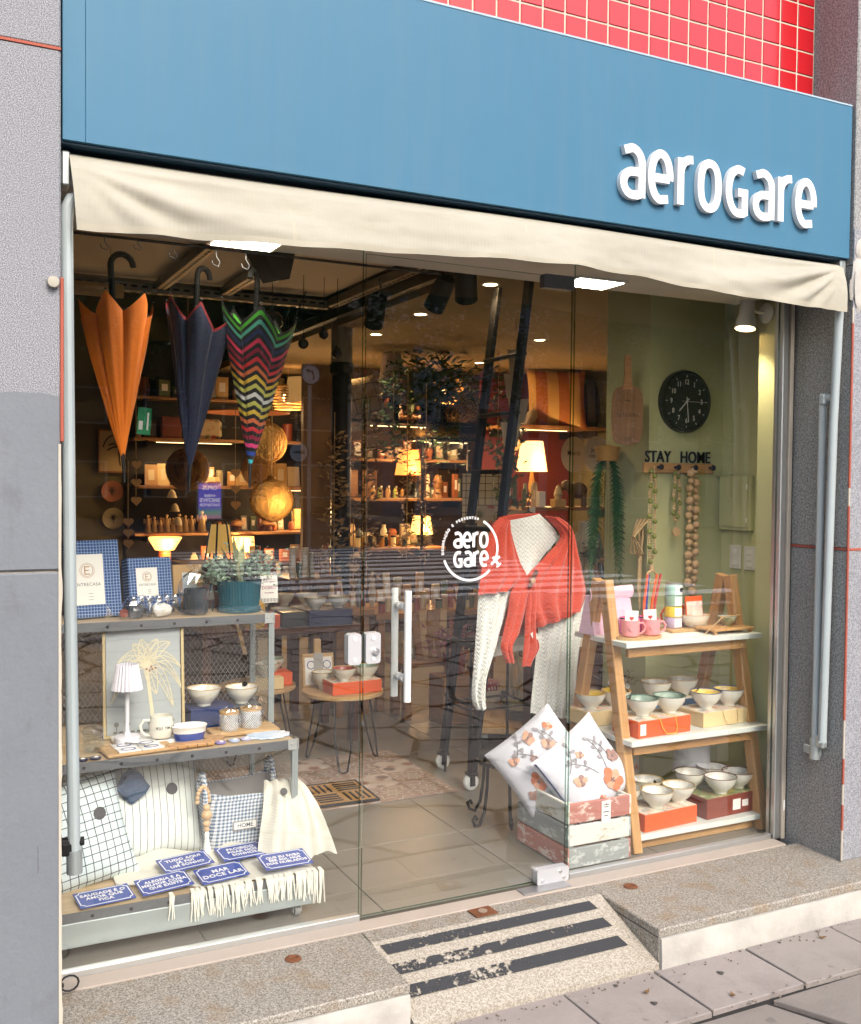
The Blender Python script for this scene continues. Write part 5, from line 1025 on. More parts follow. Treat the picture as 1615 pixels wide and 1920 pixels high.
for k, (c_, h0) in enumerate((((.45, .36, .50), .0), ((.75, .55, .05), .047), ((.30, .45, .34), .094), ((.38, .62, .54), .141))):
    b = MB().lathe([(0, h0), (.036, h0), (.037, h0+.002), (.037, h0+.043), (.036, h0+.045), (0, h0+.045)], 28); o = b.build('tin', mat('tin_%d' % k, c_, .4, 0, .04), tn)
    MB().sheet(lambda u, v: (.0374*math.cos(R(-120+70*u)), .0374*math.sin(R(-120+70*u)), h0+.004+.037*v), 10, 1).build('tin_label', card_w, o)
MB().cyl((0, 0, .186), (0, 0, .194), .036, 28).build('lid', alu, tn); round_tag(tn, (.010, -.038, .165), .010, (R(90), 0, R(14)))
bx((1.63, 0.33, S1+.006), (.17, .12, .012), .003)
tag(bx((0, 0, .006), (.16, .11, .012), .003).build('small_board', boardw, None, (1.625, 0.34, S1-.0)), 'small wooden board under the tea tins', 'board').location.z = S1-0.0005
tn.location.z = S1+.0125
tt = thing('display_tray', 'pale wooden tray with feet holding the tiny green bowl', 'tray', (1.785, 0.235, S1), 2); bx((0, 0, .018), (.23, .125, .010), .002).build('top', pinex, tt)
for x in (-.1, .1):
    for y in (-.05, .05): bx((x, y, .0065), (.012, .012, .013)).build('foot', pinex, tt)
bowl('cream bowl in front of the mosaic card on the top board', (1.705, 0.335, S1+.001), 'bowl_dots', gold, .066, .068)
t = thing('mosaic_card', 'orange mosaic patterned card standing in the cream bowl', 'card', (1.712, 0.34, S1+.045), rot=(R(-6), 0, R(4))); bx((0, 0, .05), (.10, .006, .10), .001).build('card', orangec, t); bx((0, -.0036, .042), (.092, .001, .072)).build('mosaic_print', MATS['mosaic_card'], t)
t = thing('orange_mug', 'orange mug half hidden behind the mosaic card', 'mug', (1.668, 0.415, S1), 170); mug_mesh(.04, .10).build('body', orangec, t)
o = bowl('tiny green patterned bowl on the pale tray', (1.815, 0.25, S1+.0235), 'bowl_green', gold, .040, .040, False, None, False); o.data = bowl_mesh(.040, .040, MATS['bowl_green'], cream, MATS['box_green_pattern'], False)
t = thing('chopsticks', 'pair of wooden chopsticks resting across the tiny green bowl', 'chopsticks', (1.815, 0.24, S1+.065)); MB().cyl((-.05, -.01, 0), (.07, .0, .001), .002, 6).build('stick', boardw, t); MB().cyl((-.05, .005, 0), (.07, .01, .001), .002, 6).build('stick', boardw, t)
t = thing('incense_stick_stand', 'thin wooden sticks leaning on the tray edge', 'sticks', (1.70, 0.20, S1+.002)); MB().cyl((-.055, 0, 0), (.035, -.01, .07), .0022, 6).build('stick', boardw, t); MB().cyl((.0, 0.02, 0), (.05, -.01, .03), .0022, 6).build('stick', boardw, t)
for k, (x, y) in enumerate(((1.50, .20), (1.575, .215))): tag(bx((0, 0, .001), (.09, .055, .002)).build('postcard', card_w, None, (x, y, S1+.0015*k), (0, 0, R(20-30*k))), ('left' if not k else 'right')+' of two postcards lying flat on the top board', 'postcard')
# middle board goods
carton('orange gift box with yellow cord on the middle pine shelf', (1.385, 0.215, S2), (.285, .155, .068), orangec, MATS['box_pattern'], 4, None, [(-.118, .03, .045)], cord=mat('yellow_cord', (.75, .45, .03), .7))
carton('cream gift box with cord at the right of the middle pine shelf', (1.745, 0.245, S2), (.275, .155, .062), creamc, MATS['box_pattern'], 3, None, None, cord=creamc)
carton('cream gift box at the back left of the middle pine shelf', (1.275, 0.44, S2), (.19, .14, .062), creamc, MATS['box_pattern'], 2)
carton('blue gift box at the back of the middle pine shelf', (1.66, 0.46, S2), (.24, .14, .07), mat('blue_card', (.03, .09, .18), .5), MATS['box_pattern'], 0)
z = S2+.071
grim = mat('green_rim', (.05, .12, .09), .3)
bowl('green rimmed bowl, left of two on the orange cord box', (1.335, 0.215, z), 'bowl_green', grim, .068, .072, True)
bowl('green rimmed bowl, right of two on the orange cord box', (1.475, 0.215, z), 'bowl_green', grim, .068, .072)
bowl('yellow patterned bowl at the back left of the middle pine shelf', (1.235, 0.435, S2+.065), 'bowl_yellow', mat('yellow_rim', (.7, .42, .05), .3), .064, .066)
bowl('yellow and green bowl with black tag below the white flowers', (1.365, 0.43, S2+.065), 'bowl_yellow', mat('yellow_rim', (.7, .42, .05), .3), .064, .066, True)
bowl('speckled cream bowl, left of two on the blue box', (1.605, 0.46, S2+.073), 'bowl_dots', gold, .068, .072)
bowl('speckled cream bowl, right of two on the blue box', (1.760, 0.465, S2+.073), 'bowl_dots', gold, .068, .072)
bowl('blue and yellow flowered bowl, left of two on the cream cord box', (1.690, 0.235, S2+.065), 'bowl_yellow', mat('blue_rim', (.05, .09, .25), .3), .066, .072, True)
bowl('blue and yellow flowered bowl, right of two on the cream cord box', (1.825, 0.245, S2+.065), 'bowl_yellow', mat('blue_rim', (.05, .09, .25), .3), .066, .072)
t = thing('white_flower_bunch', 'bunch of white artificial flowers standing behind the green rimmed bowls', 'flowers', (1.415, 0.49, S2)); MB().lathe([(0, 0), (.025, 0), (.03, .05), (.02, .09), (.022, .10), (0, .095)], 18).build('vase', cream, t)
m = MB(); r_ = random.Random(4)
for _ in range(26):
    c = Vector((r_.gauss(0, .028), r_.gauss(0, .025), .135+r_.gauss(0, .022)))
    for k in range(6):
        a = k*1.047; d = Vector((math.cos(a), -.5, math.sin(a))); blade(m, c, d, .017, .015, .3, 0, 2)
m.build('petals', MATS['petal_white'], t); m = MB(); leaf_quads(m, (.045, 0, .145), (.03, .03, .04), 90, .03, .004, r_); m.build('dry_sprigs', MATS['leaf_brown'], t, smooth=0)
# bottom board goods
carton('orange gift box at the left of the bottom pine board', (1.405, 0.195, S3), (.285, .165, .070), orangec, MATS['box_pattern'], 4)
carton('brown gift box with white labels on the bottom pine board', (1.745, 0.225, S3), (.30, .20, .085), brownc, MATS['box_green_pattern'], 3, None, [(.02, .045, .045), (.07, .035, .028)])
for lb, x, y, z, ins, tg in (('gold rimmed bowl, front left on the lower orange box', 1.375, .165, S3+.073, 'bowl_dots', False), ('gold rimmed bowl, front right on the lower orange box', 1.505, .185, S3+.073, 'bowl_dots', False), ('gold rimmed bowl, back left on the lower orange box', 1.285, .25, S3+.073, 'bowl_dots', False), ('gold rimmed bowl with black tag, back right on the lower orange box', 1.43, .295, S3+.001+.075, 'bowl_dots', True)):
    bowl(lb, (x, y, z), ins, gold, .068, .072, tg)
brim = mat('brown_rim', (.14, .06, .03), .3)
for lb, x, y in (('brown rimmed bowl, front left on the brown gift box', 1.715, .165), ('brown rimmed bowl, front right on the brown gift box', 1.840, .195), ('brown rimmed bowl, back left on the brown gift box', 1.645, .275), ('brown rimmed bowl, back right on the brown gift box', 1.79, .30)): bowl(lb, (x, y, S3+.088), 'bowl_dots', brim, .068, .072)
table_lamp('table_lamp', 'white drum shade lamp behind the bowls on the bottom pine board', (1.775, .415, S3), .082, .078, .155, .105, mat('shade_white', (.72, .72, .76), .8, 0, .02), whitec, [(0, 0), (.055, 0), (.060, .02), (.055, .05), (.03, .078), (.008, .09), (.007, .18), (0, .18)])
t = thing('paisley_tin', 'tall box with paisley print standing behind the left leg of the pine shelf', 'box', (1.50, .70, 0), 4); bx((0, 0, .15), (.30, .16, .30), .004).build('box', MATS['paisley'], t); bx((0, 0, .306), (.304, .164, .012), .003).build('lid', brownc, t)

# ------------------------------------------------------------------ sage wall: clock, STAY HOME rail, beads, box, switches, spot
ck = thing('wall_clock', 'round black wall clock with white numerals on the sage wall', 'clock', (2.000, 0.780, 1.858))
CF = Tm(0, -0.030, 0) @ FRONT
MB().lathe([(.150, 0), (.152, .02), (.148, .034), (.136, .036), (.132, .028)], 56, FRONT).build('rim', mat('clock_rim', (.012, .014, .016), .3, coat=.3), ck); MB().cyl((0, -.001, 0), (0, -.026, 0), .134, 48).build('face', mat('clock_face', (.02, .026, .026), .35), ck)
for h_ in range(1, 13):
    a = R(90-30*h_); me = text_mesh(str(h_), .034, .0003, .0004, .85, whitel); me.transform(CF @ Tm(.093*math.cos(a), .093*math.sin(a), 0)); link('numeral', me, ck)
    MB().stroke([(.116*math.cos(a), .116*math.sin(a)), (.127*math.cos(a), .127*math.sin(a))], .003, .0005, False, CF).build('tick', whitel, ck, smooth=0)
for nm, an, ln, wv, tl in (('hour_hand', 90-30*7.48, .066, .0055, .02), ('minute_hand', 90-6*29, .100, .0045, .022), ('second_hand', 90-6*15.2, .105, .0016, .03)):
    a = R(an); MB().stroke([(-tl*math.cos(a), -tl*math.sin(a)), (ln*math.cos(a), ln*math.sin(a))], wv, .001, False, CF @ Tm(0, 0, .002+{'hour_hand': 0, 'minute_hand': .002, 'second_hand': .004}[nm])).build(nm, whitel, ck, smooth=0)
hk = thing('coat_hook_board', 'wooden hook rail with black STAY HOME letters on the sage wall', 'hook rail', (1.975, 0.779, 1.512))
bx((0, -.009, .024), (.43, .016, .048), .003).build('board', pinex, hk)
for k, x in enumerate((-.135, -.03, .075, .185)):
    o = MB().cyl((x, -.017, .028), (x, -.042, .028), .006, 10).build('peg', blackp, hk); MB().ball((x, -.046, .028), .014, 12, (1, .6, 1)).build('knob', blackp, o)
for txt, x in (('STAY', -.125), ('HOME', .105)):
    me = text_mesh(txt, .078, .003, .0006, .86, blackp); me.transform(Tm(x, -.006, .0755) @ FRONT); link('word', me, hk)
def beads(label, x, z0, z1, w_, seq, name='bead_necklace', med=False, ring=False):
    t = thing(name, label, 'beads', (x, 0.745, z0))
    n_ = 0; L_ = z0-z1; zz = 0.0; ms = {}
    for side in (-1, 1):
        zz = 0.012 if side < 0 else 0.0; k = 0 if side < 0 else 2
        while zz < L_-.012:
            r, c = seq[k % len(seq)]; k += 1; zz += r; xx = side*w_*min(1, .35+zz*6)*(1 if zz < L_-.05 else max(.25, (L_-zz)/.05)); ms.setdefault(c.name, (MB(), c))[0].ball((xx, .004*math.sin(zz*60), -zz), r, 10); zz += r
    for nm, (b, c) in ms.items(): b.build('bead_string', c, t)
    if med: MB().cyl((0, -.004, -L_-.045), (0, .004, -L_-.045), .022, 20).build('wood_medallion', bead_w, t); MB().tube([(0, 0, -L_), (0, 0, -L_-.024)], .0015, 5).build('cord', rope, t)
    if ring:
        MB().cyl((0, 0, -L_-.0), (0, 0, -L_-.03), .011, 12).build('wood_barrel', bead_w, t); MB().tube([(.030*math.cos(a), 0, -L_-.058+.030*math.sin(a)) for a in [i*math.pi/10 for i in range(20)]], .005, 8, True).build('wood_ring', bead_w, t)
    return t
beads('green and natural bead string with wooden ring hanging at the left of the rail', 1.800, 1.545, 1.075, .016, [(.012, bead_g), (.006, bead_w), (.006, bead_w), (.006, bead_w), (.006, bead_w)], ring=True)
beads('short bead string with wooden medallion hanging in the middle of the rail', 1.945, 1.535, 1.275, .017, [(.0115, bead_g), (.006, bead_w), (.006, bead_w), (.0085, bead_w)], med=True)
beads('long string of large natural wood beads on the third peg', 2.045, 1.545, .93, .020, [(.021, bead_w), (.016, bead_w), (.019, bead_w), (.010, bead_w)])
eb = thing('fuse_box', 'sage painted fuse box on the niche side wall', 'fuse box', (2.258, .665, 1.37)); bx((-.010, 0, 0), (.025, .215, .265), .003).build('box', sage, eb); o = bx((-.026, .006, .006), (.006, .19, .245), .002).build('door', sage, eb)
for z in (-.08, .08): MB().cyl((-.030, -.088, z-.012), (-.030, -.088, z+.012), .004, 8).build('hinge', card_w, o)
for k, (y, lb) in enumerate(((.672, 'white light switch plate, left of two on the niche wall'), (.575, 'white light switch plate, right of two on the niche wall'))):
    t = thing('light_switch', lb, 'switch', (2.2595, y, 1.107)); bx((-.005, 0, 0), (.008, .075, .115), .003).build('plate', white, t)
    for z in ((-.028, .028) if not k else (-.03, 0, .03)): bx((-.0105, 0, z), (.004, .035, .02), .001).build('rocker', whitel, t)
sp = thing('wall_spotlight', 'white wall spotlight at the top right of the window, lit', 'spotlight', (1.948, .185, 2.195)); FX = Rm(-90, 'Y')
MB().lathe([(0, 0), (.042, 0), (.044, .008), (.03, .016), (0, .018)], 28, FX).build('base', white, sp); MB().tube([(-.015, 0, 0), (-.04, .02, .005), (-.06, .045, .03)], .006, 8).build('arm', white, sp)
hd = MB().lathe([(0, .075), (.028, .075), (.030, .06), (.033, -.02), (.040, -.045), (.046, -.082), (.043, -.082), (.036, -.04), (.03, -.02), (0, -.018)], 28).build('head', white, sp, (-.062, .055, .015), (R(-4), R(10), 0)); MB().cyl((0, 0, -.072), (0, 0, -.068), .040, 24).build('bulb', mat('spot_bulb', (1, 1, 1), .5, 0, 0, emit=(1.0, .62, .30), es=9.0), hd)
l = bpy.data.lights.new('spot_lamp', 'SPOT'); l.energy = 14; l.color = (1, .78, .5); l.spot_size = R(95); l.spot_blend = .6; l.shadow_soft_size = .03; lo = bpy.data.objects.new('spot_lamp', l); COL.objects.link(lo); lo.parent = hd; lo.location = (0, 0, -.08)
# cutting board, fern and ropes on the partition's left face
cb = thing('cutting_board', 'rounded wooden cutting board lettered PATISSERIE hanging left of the clock', 'cutting board', (1.632, .735, 1.775), rot=(0, 0, R(-24)))
bd = MB(); bd.prism(sup(0, 0, .072, .135, 4.0, 48), .018, FRONT); bd.build('board', wood('striped_wood', (.11, .045, .015), (.26, .13, .05), 'Z', .45, 40, .04), cb); bd = MB(); bd.prism([(-.024, .12), (.024, .12), (.016, .17), (.014, .28), (-.014, .28), (-.016, .17)], .018, FRONT @ Tm(0, 0, .0002)); bd.build('handle', warmw, cb)
for txt, z, s_ in (('PATISSERIE', .0, .024), ('~', .07, .06), ('958', -.11, .028)):
    me = text_mesh(txt, s_, .0003, .0, .9, mat('burnt_ink', (.05, .025, .012), .7)); me.transform(Tm(0, -.0186, z) @ FRONT); link('lettering', me, cb)
fn = thing('hanging_fern', 'green artificial fern trailing down left of the sage wall', 'plant', (1.72, 1.0, 1.62))
m = MB(); r_ = random.Random(21)
for k in range(26):
    a = r_.uniform(math.pi*.65, math.pi*1.85); d = Vector((math.cos(a)*.45, math.sin(a)*.4, -.5)).normalized(); p = Vector((0, 0, 0)); ln = r_.uniform(.40, .74); n_ = 44
    for i in range(n_):
        d = (d+Vector((.03*math.sin(i+k), 0, -.15))).normalized(); p2 = p+d*ln/n_; s_ = d.cross(Vector((math.cos(a+1.5), math.sin(a+1.5), .3))).normalized(); wv = .034*math.sin(math.pi*(.15+.8*i/n_))*(1 if i % 2 else .5)
        for sg in (-1, 1): q = p2+s_*sg*wv+d*.012; m.add([p, p+(p2-p)*.55, q], [(0, 1, 2)])
        p = p2
m.build('fronds', MATS['leaf_fern'], fn, smooth=0); MB().lathe([(0, -.05), (.05, -.05), (.065, .02), (0, .03)], 18).build('pot', wicker, fn)
t = thing('rope_bundle', 'bundle of pale rope loops hanging at the edge of the sage wall', 'rope', (1.775, .80, 1.15))
for k in range(4): MB().tube([(-.02+.01*k, -.015*k, .14), (-.05-.012*k, -.02*k, .06), (-.06+.01*k, -.02*k, -.02), (-.025, -.012*k, -.03), (-.01, -.01*k, .06), (-.015+.006*k, -.01, .14), (-.02+.004*k, -.01, -.20-.03*k)], .0045, 6).build('rope_loop', rope, t)
# ------------------------------------------------------------------ centre: crate, cushions, shawls, ladder, stand
cr = thing('wooden_crate', 'weathered slatted crate in red, white and grey behind the door hinge', 'crate', (0.0, 0.0, 0.0))
CX0, CX1, CY0, CY1 = 0.868, 1.150, 0.055, 0.40
for k, (z, nm) in enumerate(((.045, 'plank_grey'), (.130, 'plank_white'), (.215, 'plank_red'))):
    for y in (CY0, CY1): bx(((CX0+CX1)/2, y, z), (CX1-CX0, .014, .076), .003).build('slat', MATS[nm], cr)
for k, (z, nm) in enumerate(((.045, 'plank_red'), (.130, 'plank_grey'), (.215, 'plank_white'))):
    for x in (CX0-.001, CX1+.001):
        o = bx((0, 0, 0), (CY1-CY0+.012, .014, .076), .003).build('slat', MATS[nm], cr, (x, (CY0+CY1)/2, z), (0, 0, R(90)))
for x in (CX0+.02, CX1-.02):
    for y in (CY0+.02, CY1-.02): bx((x, y, .13), (.025, .022, .24), .002).build('corner_post', MATS['plank_white'], cr)
bx(((CX0+CX1)/2, (CY0+CY1)/2, .015), (CX1-CX0-.02, CY1-CY0-.02, .01)).build('base_board', boardw, cr)
tg = bx((1.035, CY0-.009, .205), (.042, .0012, .085)).build('price_label', card_w, cr)
for i, z in enumerate((.232, .224, .205, .19)): bx((1.035, CY0-.0100, z), (.026-.006*(i % 2), .0006, .003)).build('label_print', mat('ink_black', (.02, .02, .022), .5), tg)
MB().cyl((1.035, CY0-.009, .236), (1.035, CY0-.0105, .236), .002, 8).build('label_eyelet', black, tg)
def flower_cushion(label, loc, rot, sz, th, fl_, piping=False):
    t = thing('floral_cushion', label, 'cushion', loc, rot=rot, group='white cushions with orange flowers'); cushion(sz, sz, th, 30, .05).build('cover', mat('cushion_white', (.64, .64, .69), .85, 0, .03, 20, .15, 120), t, smooth=60)
    def zt(x, y): a, b = 2*x/sz, 2*y/sz; return (th/2)*(max(0, 1-abs(a)**2.6)*max(0, 1-abs(b)**2.6))**.5+.0035
    cols = [mat('petal_orange', (.62, .20, .10), .8, 0, .25, 60), mat('petal_peach', (.70, .38, .26), .8, 0, .2, 60), mat('petal_brown', (.34, .20, .17), .8, 0, .25, 60), mat('petal_grey', (.32, .30, .32), .8, 0, .2, 60), mat('stem_ink', (.10, .09, .09), .8)]
    bs = {}
    def pet(x, y, a, ln, wd_, ci, n_=8):
        pts = []
        for s_ in (1, -1):
            for i in range(n_+1):
                q = i/n_ if s_ > 0 else 1-i/n_; pts.append((q*ln, s_*wd_/2*math.sin(math.pi*min(1, q**1.25))**.6))
        vs = [(0, 0)]+pts; out = []
        for u, v in pts: X = x+u*math.cos(a)-v*math.sin(a); Y_ = y+u*math.sin(a)+v*math.cos(a); out.append((X, Y_, zt(X, Y_)))
        cx_, cy_ = x+ln*.5*math.cos(a), y+ln*.5*math.sin(a); b = bs.setdefault(ci, MB()); b.add([(cx_, cy_, zt(cx_, cy_)+.0005)]+out, [(0, i+1, i+2) for i in range(len(out)-1)])
    for x, y, r_, ci, n_, a0 in fl_:
        for k in range(n_): pet(x, y, a0+k*2*math.pi/n_+.15*math.sin(k*2.1), r_*(.85+.2*math.sin(k*1.7)), r_*.72, ci if k % 3 else min(2, ci+1))
        for k in range(5): pet(x, y, a0+k*1.2, r_*.25, r_*.1, 4)
    for x, y, a, ln in ((.02, -.02, 1.9, .12), (.06, -.03, 1.2, .13), (-.08, .05, .6, .1), (.10, .0, 1.5, .10)):
        b = bs.setdefault(4, MB()); P_ = [(x+ln*q*math.cos(a+.3*q), y+ln*q*math.sin(a+.3*q)) for q in [i/6 for i in range(7)]]; b.tube([(u, v, zt(u, v)) for u, v in P_], .0012, 4)
        for i in range(2, 7): pet(P_[i][0], P_[i][1], a+.9*(-1)**i, .026, .013, 3)
    for ci, b in bs.items(): b.build('printed_flowers', cols[ci], t, smooth=0)
    if piping:
        MB().sheet(lambda u, v: (-sz/2*(.97-.04*math.sin(math.pi*u))-.006*v+.012, -sz/2*.94+sz*.94*u, (v-.5)*.06), 24, 3, .003).build('navy_edge', navy, t, smooth=60)
    return t
flower_cushion('floral cushion with small orange flowers at the back of the crate', (0.925, 0.330, 0.335), (R(66), R(-40), R(-26)), .335, .13, [(-.05, -.06, .042, 0, 6, .3), (.07, .03, .030, 1, 6, .8), (.02, .10, .032, 1, 6, .2), (-.10, -.09, .026, 2, 5, .5), (.05, -.10, .034, 1, 6, .1), (.11, .09, .024, 0, 5, .4), (-.08, .06, .026, 1, 5, .9), (-.01, .02, .020, 2, 5, .1)])
flower_cushion('floral cushion with one large orange flower and navy edge in the crate', (1.045, 0.205, 0.315), (R(72), R(-32), R(2)), .335, .13, [(.055, -.080, .055, 0, 6, .4), (-.06, .0, .032, 1, 5, .9), (.115, -.01, .034, 2, 5, .3), (-.02, -.11, .018, 0, 4, .2), (.0, .08, .020, 1, 5, .5)], True)

# rolling ladder leaning to the mezzanine
ld = thing('rolling_ladder', 'tall black rolling ladder with white wheels behind the shawls', 'ladder')
la, lb_ = Vector((1.075, 1.47, .09)), Vector((1.360, 1.47, 2.46)); ra, rb = Vector((1.030, 1.09, .09)), Vector((1.315, 1.09, 2.44))
for a, b in ((la, lb_), (ra, rb)):
    d = b-a; bx((0, 0, d.length/2), (.058, .026, d.length), .003).build('stile', mat('ladder_black', (.025, .025, .027), .45, .4), ld, a, d.to_track_quat('Z', 'Y').to_euler())
    w_ = a+Vector((-.008, 0, -.052)); o = MB(); o.box((a.x-.004, a.y, .078), (.05, .05, .016), .003); o.box((w_.x, w_.y-.020, w_.z+.01), (.026, .004, .05)); o.box((w_.x, w_.y+.020, w_.z+.01), (.026, .004, .05)); o = o.build('caster', black, ld)
    MB().lathe([(.010, -.015), (.032, -.014), (.038, -.008), (.038, .008), (.032, .014), (.010, .015)], 24, Tm(w_.x, w_.y, .038) @ Rm(90, 'X')).build('wheel', white, o)
for k in range(1, 8):
    p = la.lerp(lb_, k/8.3); q = ra.lerp(rb, k/8.3); MB().cyl((0, -(p-q).length/2, 0), (0, (p-q).length/2, 0), .012, 10).build('rung', black, ld, (p+q)/2)
# hanger with the two shawls
hg = thing('coat_hanger', 'thin wire hanger carrying the shawls', 'hanger', (1.13, .80, 1.30)); MB().tube([(0, 0, .10), (.012, 0, .115), (.025, 0, .105), (.022, 0, .09), (.012, 0, .075), (.012, 0, .03), (-.16, 0, -.02), (-.14, 0, -.025), (.15, 0, -.03), (.17, 0, -.03), (.012, 0, .03)], .003, 6).build('wire', black, hg)
ws = thing('white_shawl', 'white cable knit shawl hanging beneath the red one', 'shawl')
cloth([(1.010, 1.288), (1.03, 1.22), (1.07, 1.12), (1.105, 1.03)], [(1.185, 1.318), (1.285, 1.22), (1.21, 1.13), (1.125, 1.02)], .778, .012, 1, .005, 22, 24, .004, 1).build('neck_part', MATS['knit_white'], ws, smooth=60)
cloth([(.885, 1.02), (.883, .93), (.876, .80), (.868, .68), (.858, .56), (.860, .50), (.880, .462)], [(1.06, 1.0), (1.042, .95), (1.01, .85), (.975, .75), (.925, .63), (.913, .55), (.912, .468)], .785, .03, 3, .013, 30, 48, .004, 2).build('left_panel', MATS['knit_white'], ws, smooth=60)
cloth([(1.17, 1.0), (1.19, .86), (1.185, .72), (1.165, .56), (1.152, .42)], [(1.43, 1.0), (1.415, .88), (1.38, .72), (1.372, .56), (1.362, .375)], .792, .04, 4, .016, 36, 44, .004, 4).build('right_panel', MATS['knit_white'], ws, smooth=60)
cloth([(1.34, .98), (1.352, .82), (1.358, .66), (1.364, .52), (1.392, .41)], [(1.455, .97), (1.447, .80), (1.428, .70), (1.412, .58), (1.398, .405)], .805, .01, 2, .010, 16, 34, .004, 5).build('right_tail', MATS['knit_white'], ws, smooth=60)
cloth([(.93, .76), (.935, .70), (.94, .655)], [(1.30, .75), (1.28, .715), (1.25, .695)], .90, .0, 2, .008, 24, 10, .004, 6).build('rear_fold', MATS['knit_white'], ws, smooth=60)
rs = thing('red_shawl', 'coral red knitted shawl tied at the front with a leather toggle', 'shawl')
cloth([(.975, 1.302), (.932, 1.27), (.895, 1.17), (.872, 1.06), (.855, .970)], [(1.012, 1.288), (1.032, 1.215), (1.07, 1.11), (1.105, 1.035), (1.04, .985)], .755, .025, 3, .010, 32, 44, .005, 3).build('left_half', MATS['knit_red'], rs, smooth=60)
cloth([(1.20, 1.312), (1.285, 1.215), (1.20, 1.12), (1.105, 1.03), (1.10, .92), (1.15, .81)], [(1.27, 1.298), (1.335, 1.255), (1.385, 1.12), (1.425, .985), (1.425, .93), (1.408, .885)], .750, .035, 4, .013, 42, 48, .005, 7).build('right_half', MATS['knit_red'], rs, smooth=60)
cloth([(1.06, 1.03), (1.02, .97), (1.005, .87), (.988, .80), (.975, .735), (1.002, .667)], [(1.12, 1.02), (1.105, .95), (1.085, .87), (1.062, .79), (1.03, .74), (1.032, .665)], .738, .018, 2, .009, 18, 36, .005, 8).build('left_tail', MATS['knit_red'], rs, smooth=60)
cloth([(1.085, 1.03), (1.098, .94), (1.094, .85), (1.090, .78), (1.082, .71), (1.076, .645)], [(1.145, 1.02), (1.15, .94), (1.145, .85), (1.155, .77), (1.164, .72), (1.120, .650)], .735, .018, 2, .010, 18, 36, .005, 9).build('right_tail', MATS['knit_red'], rs, smooth=60)
cloth([(.975, 1.303), (1.06, 1.318), (1.19, 1.322)], [(1.012, 1.287), (1.08, 1.296), (1.20, 1.303)], .785, 0, 1, .002, 8, 14, .004, 2).build('collar', MATS['knit_red'], rs, smooth=60)
kn = MB().box((0, 0, 0), (.022, .012, .085), .004).build('leather_toggle', mat('leather', (.14, .05, .025), .5), rs, (1.112, .705, 1.035), (0, R(28), 0)); MB().cyl((0, -.008, -.008), (0, .006, -.008), .012, 16).build('toggle_button', mat('horn', (.45, .30, .20), .35), kn)
tag(bx((0, 0, 0), (.028, .001, .04)).build('swing_tag', card_w, None, (1.128, .712, .78), (0, R(-30), 0)), 'small white swing tag on the tail of the red shawl', 'tag')
# wrought iron plant stand
ps = thing('iron_plant_stand', 'black wrought iron plant stand with scroll feet behind the crate', 'plant stand', (1.215, 1.28, 0))
tops = .665
for x, y in ((-.16, -.12), (.19, -.12), (-.16, .12), (.19, .12)):
    sx = math.copysign(1, x); sy = math.copysign(1, y)
    MB().tube([(x, y, tops), (x, y, .35), (x+sx*.004, y, .1), (x+sx*.01, y, .004)], .007, 8).build('leg', black, ps)
for z in (tops, .36): MB().tube([(-.16, -.12, z), (.19, -.12, z), (.19, .12, z), (-.16, .12, z)], .006, 6, True).build('ring_frame', black, ps)
for k in range(7):
    y = -.11+.036*k; MB().tube([(-.16, y, tops), (-.1, y+.03*math.sin(k), tops+.004), (0, y-.02, tops), (.1, y+.03*math.cos(k), tops+.004), (.19, y, tops)], .0035, 5).build('top_wire', black, ps)
for k in range(4):
    cx = -.14+.09*k; MB().tube([(cx+.03*math.cos(a)*(1-a/16), -.125, tops-.04+.03*math.sin(a)*(1-a/16)) for a in [i*.6 for i in range(18)]], .0035, 5).build('scroll', black, ps)
for k in range(3):
    cx = -.16+.03*k; MB().tube([(cx+.03*math.cos(a)*(1-a/16), -.125, tops+.10+.05*k*0+.03*math.sin(a)*(1-a/16)) for a in [i*.6 for i in range(18)]], .0035, 5).build('scroll', black, ps)
MB().tube([(-.17, -.16, tops), (-.10, -.16, tops+.10), (-.13, -.16, tops+.17)], .004, 6).build('scroll', black, ps)

# low iron stool under the rear floral cushion
st = thing('iron_stool', 'low black iron stool with curled feet left of the crate', 'stool', (.96, .66, 0)); MB().tube([(.13*math.cos(a), .11*math.sin(a), .26) for a in [i*math.pi/10 for i in range(20)]], .008, 8, True).build('seat_ring', black, st)
for k, a in enumerate((200, 250, 20, 120)):
    c, s_ = math.cos(R(a)), math.sin(R(a)); MB().tube([(.12*c, .10*s_, .26), (.125*c, .105*s_, .16), (.14*c, .12*s_, .06), (.17*c, .145*s_, .012), (.20*c, .17*s_, .016), (.212*c, .18*s_, .042), (.195*c, .166*s_, .054), (.186*c, .158*s_, .040)], .007, 8).build('leg', black, st)
for k in range(5): MB().cyl((-.12+.06*k, -.09, .26), (-.12+.06*k, .09, .26), .004, 6).build('seat_bar', black, st)

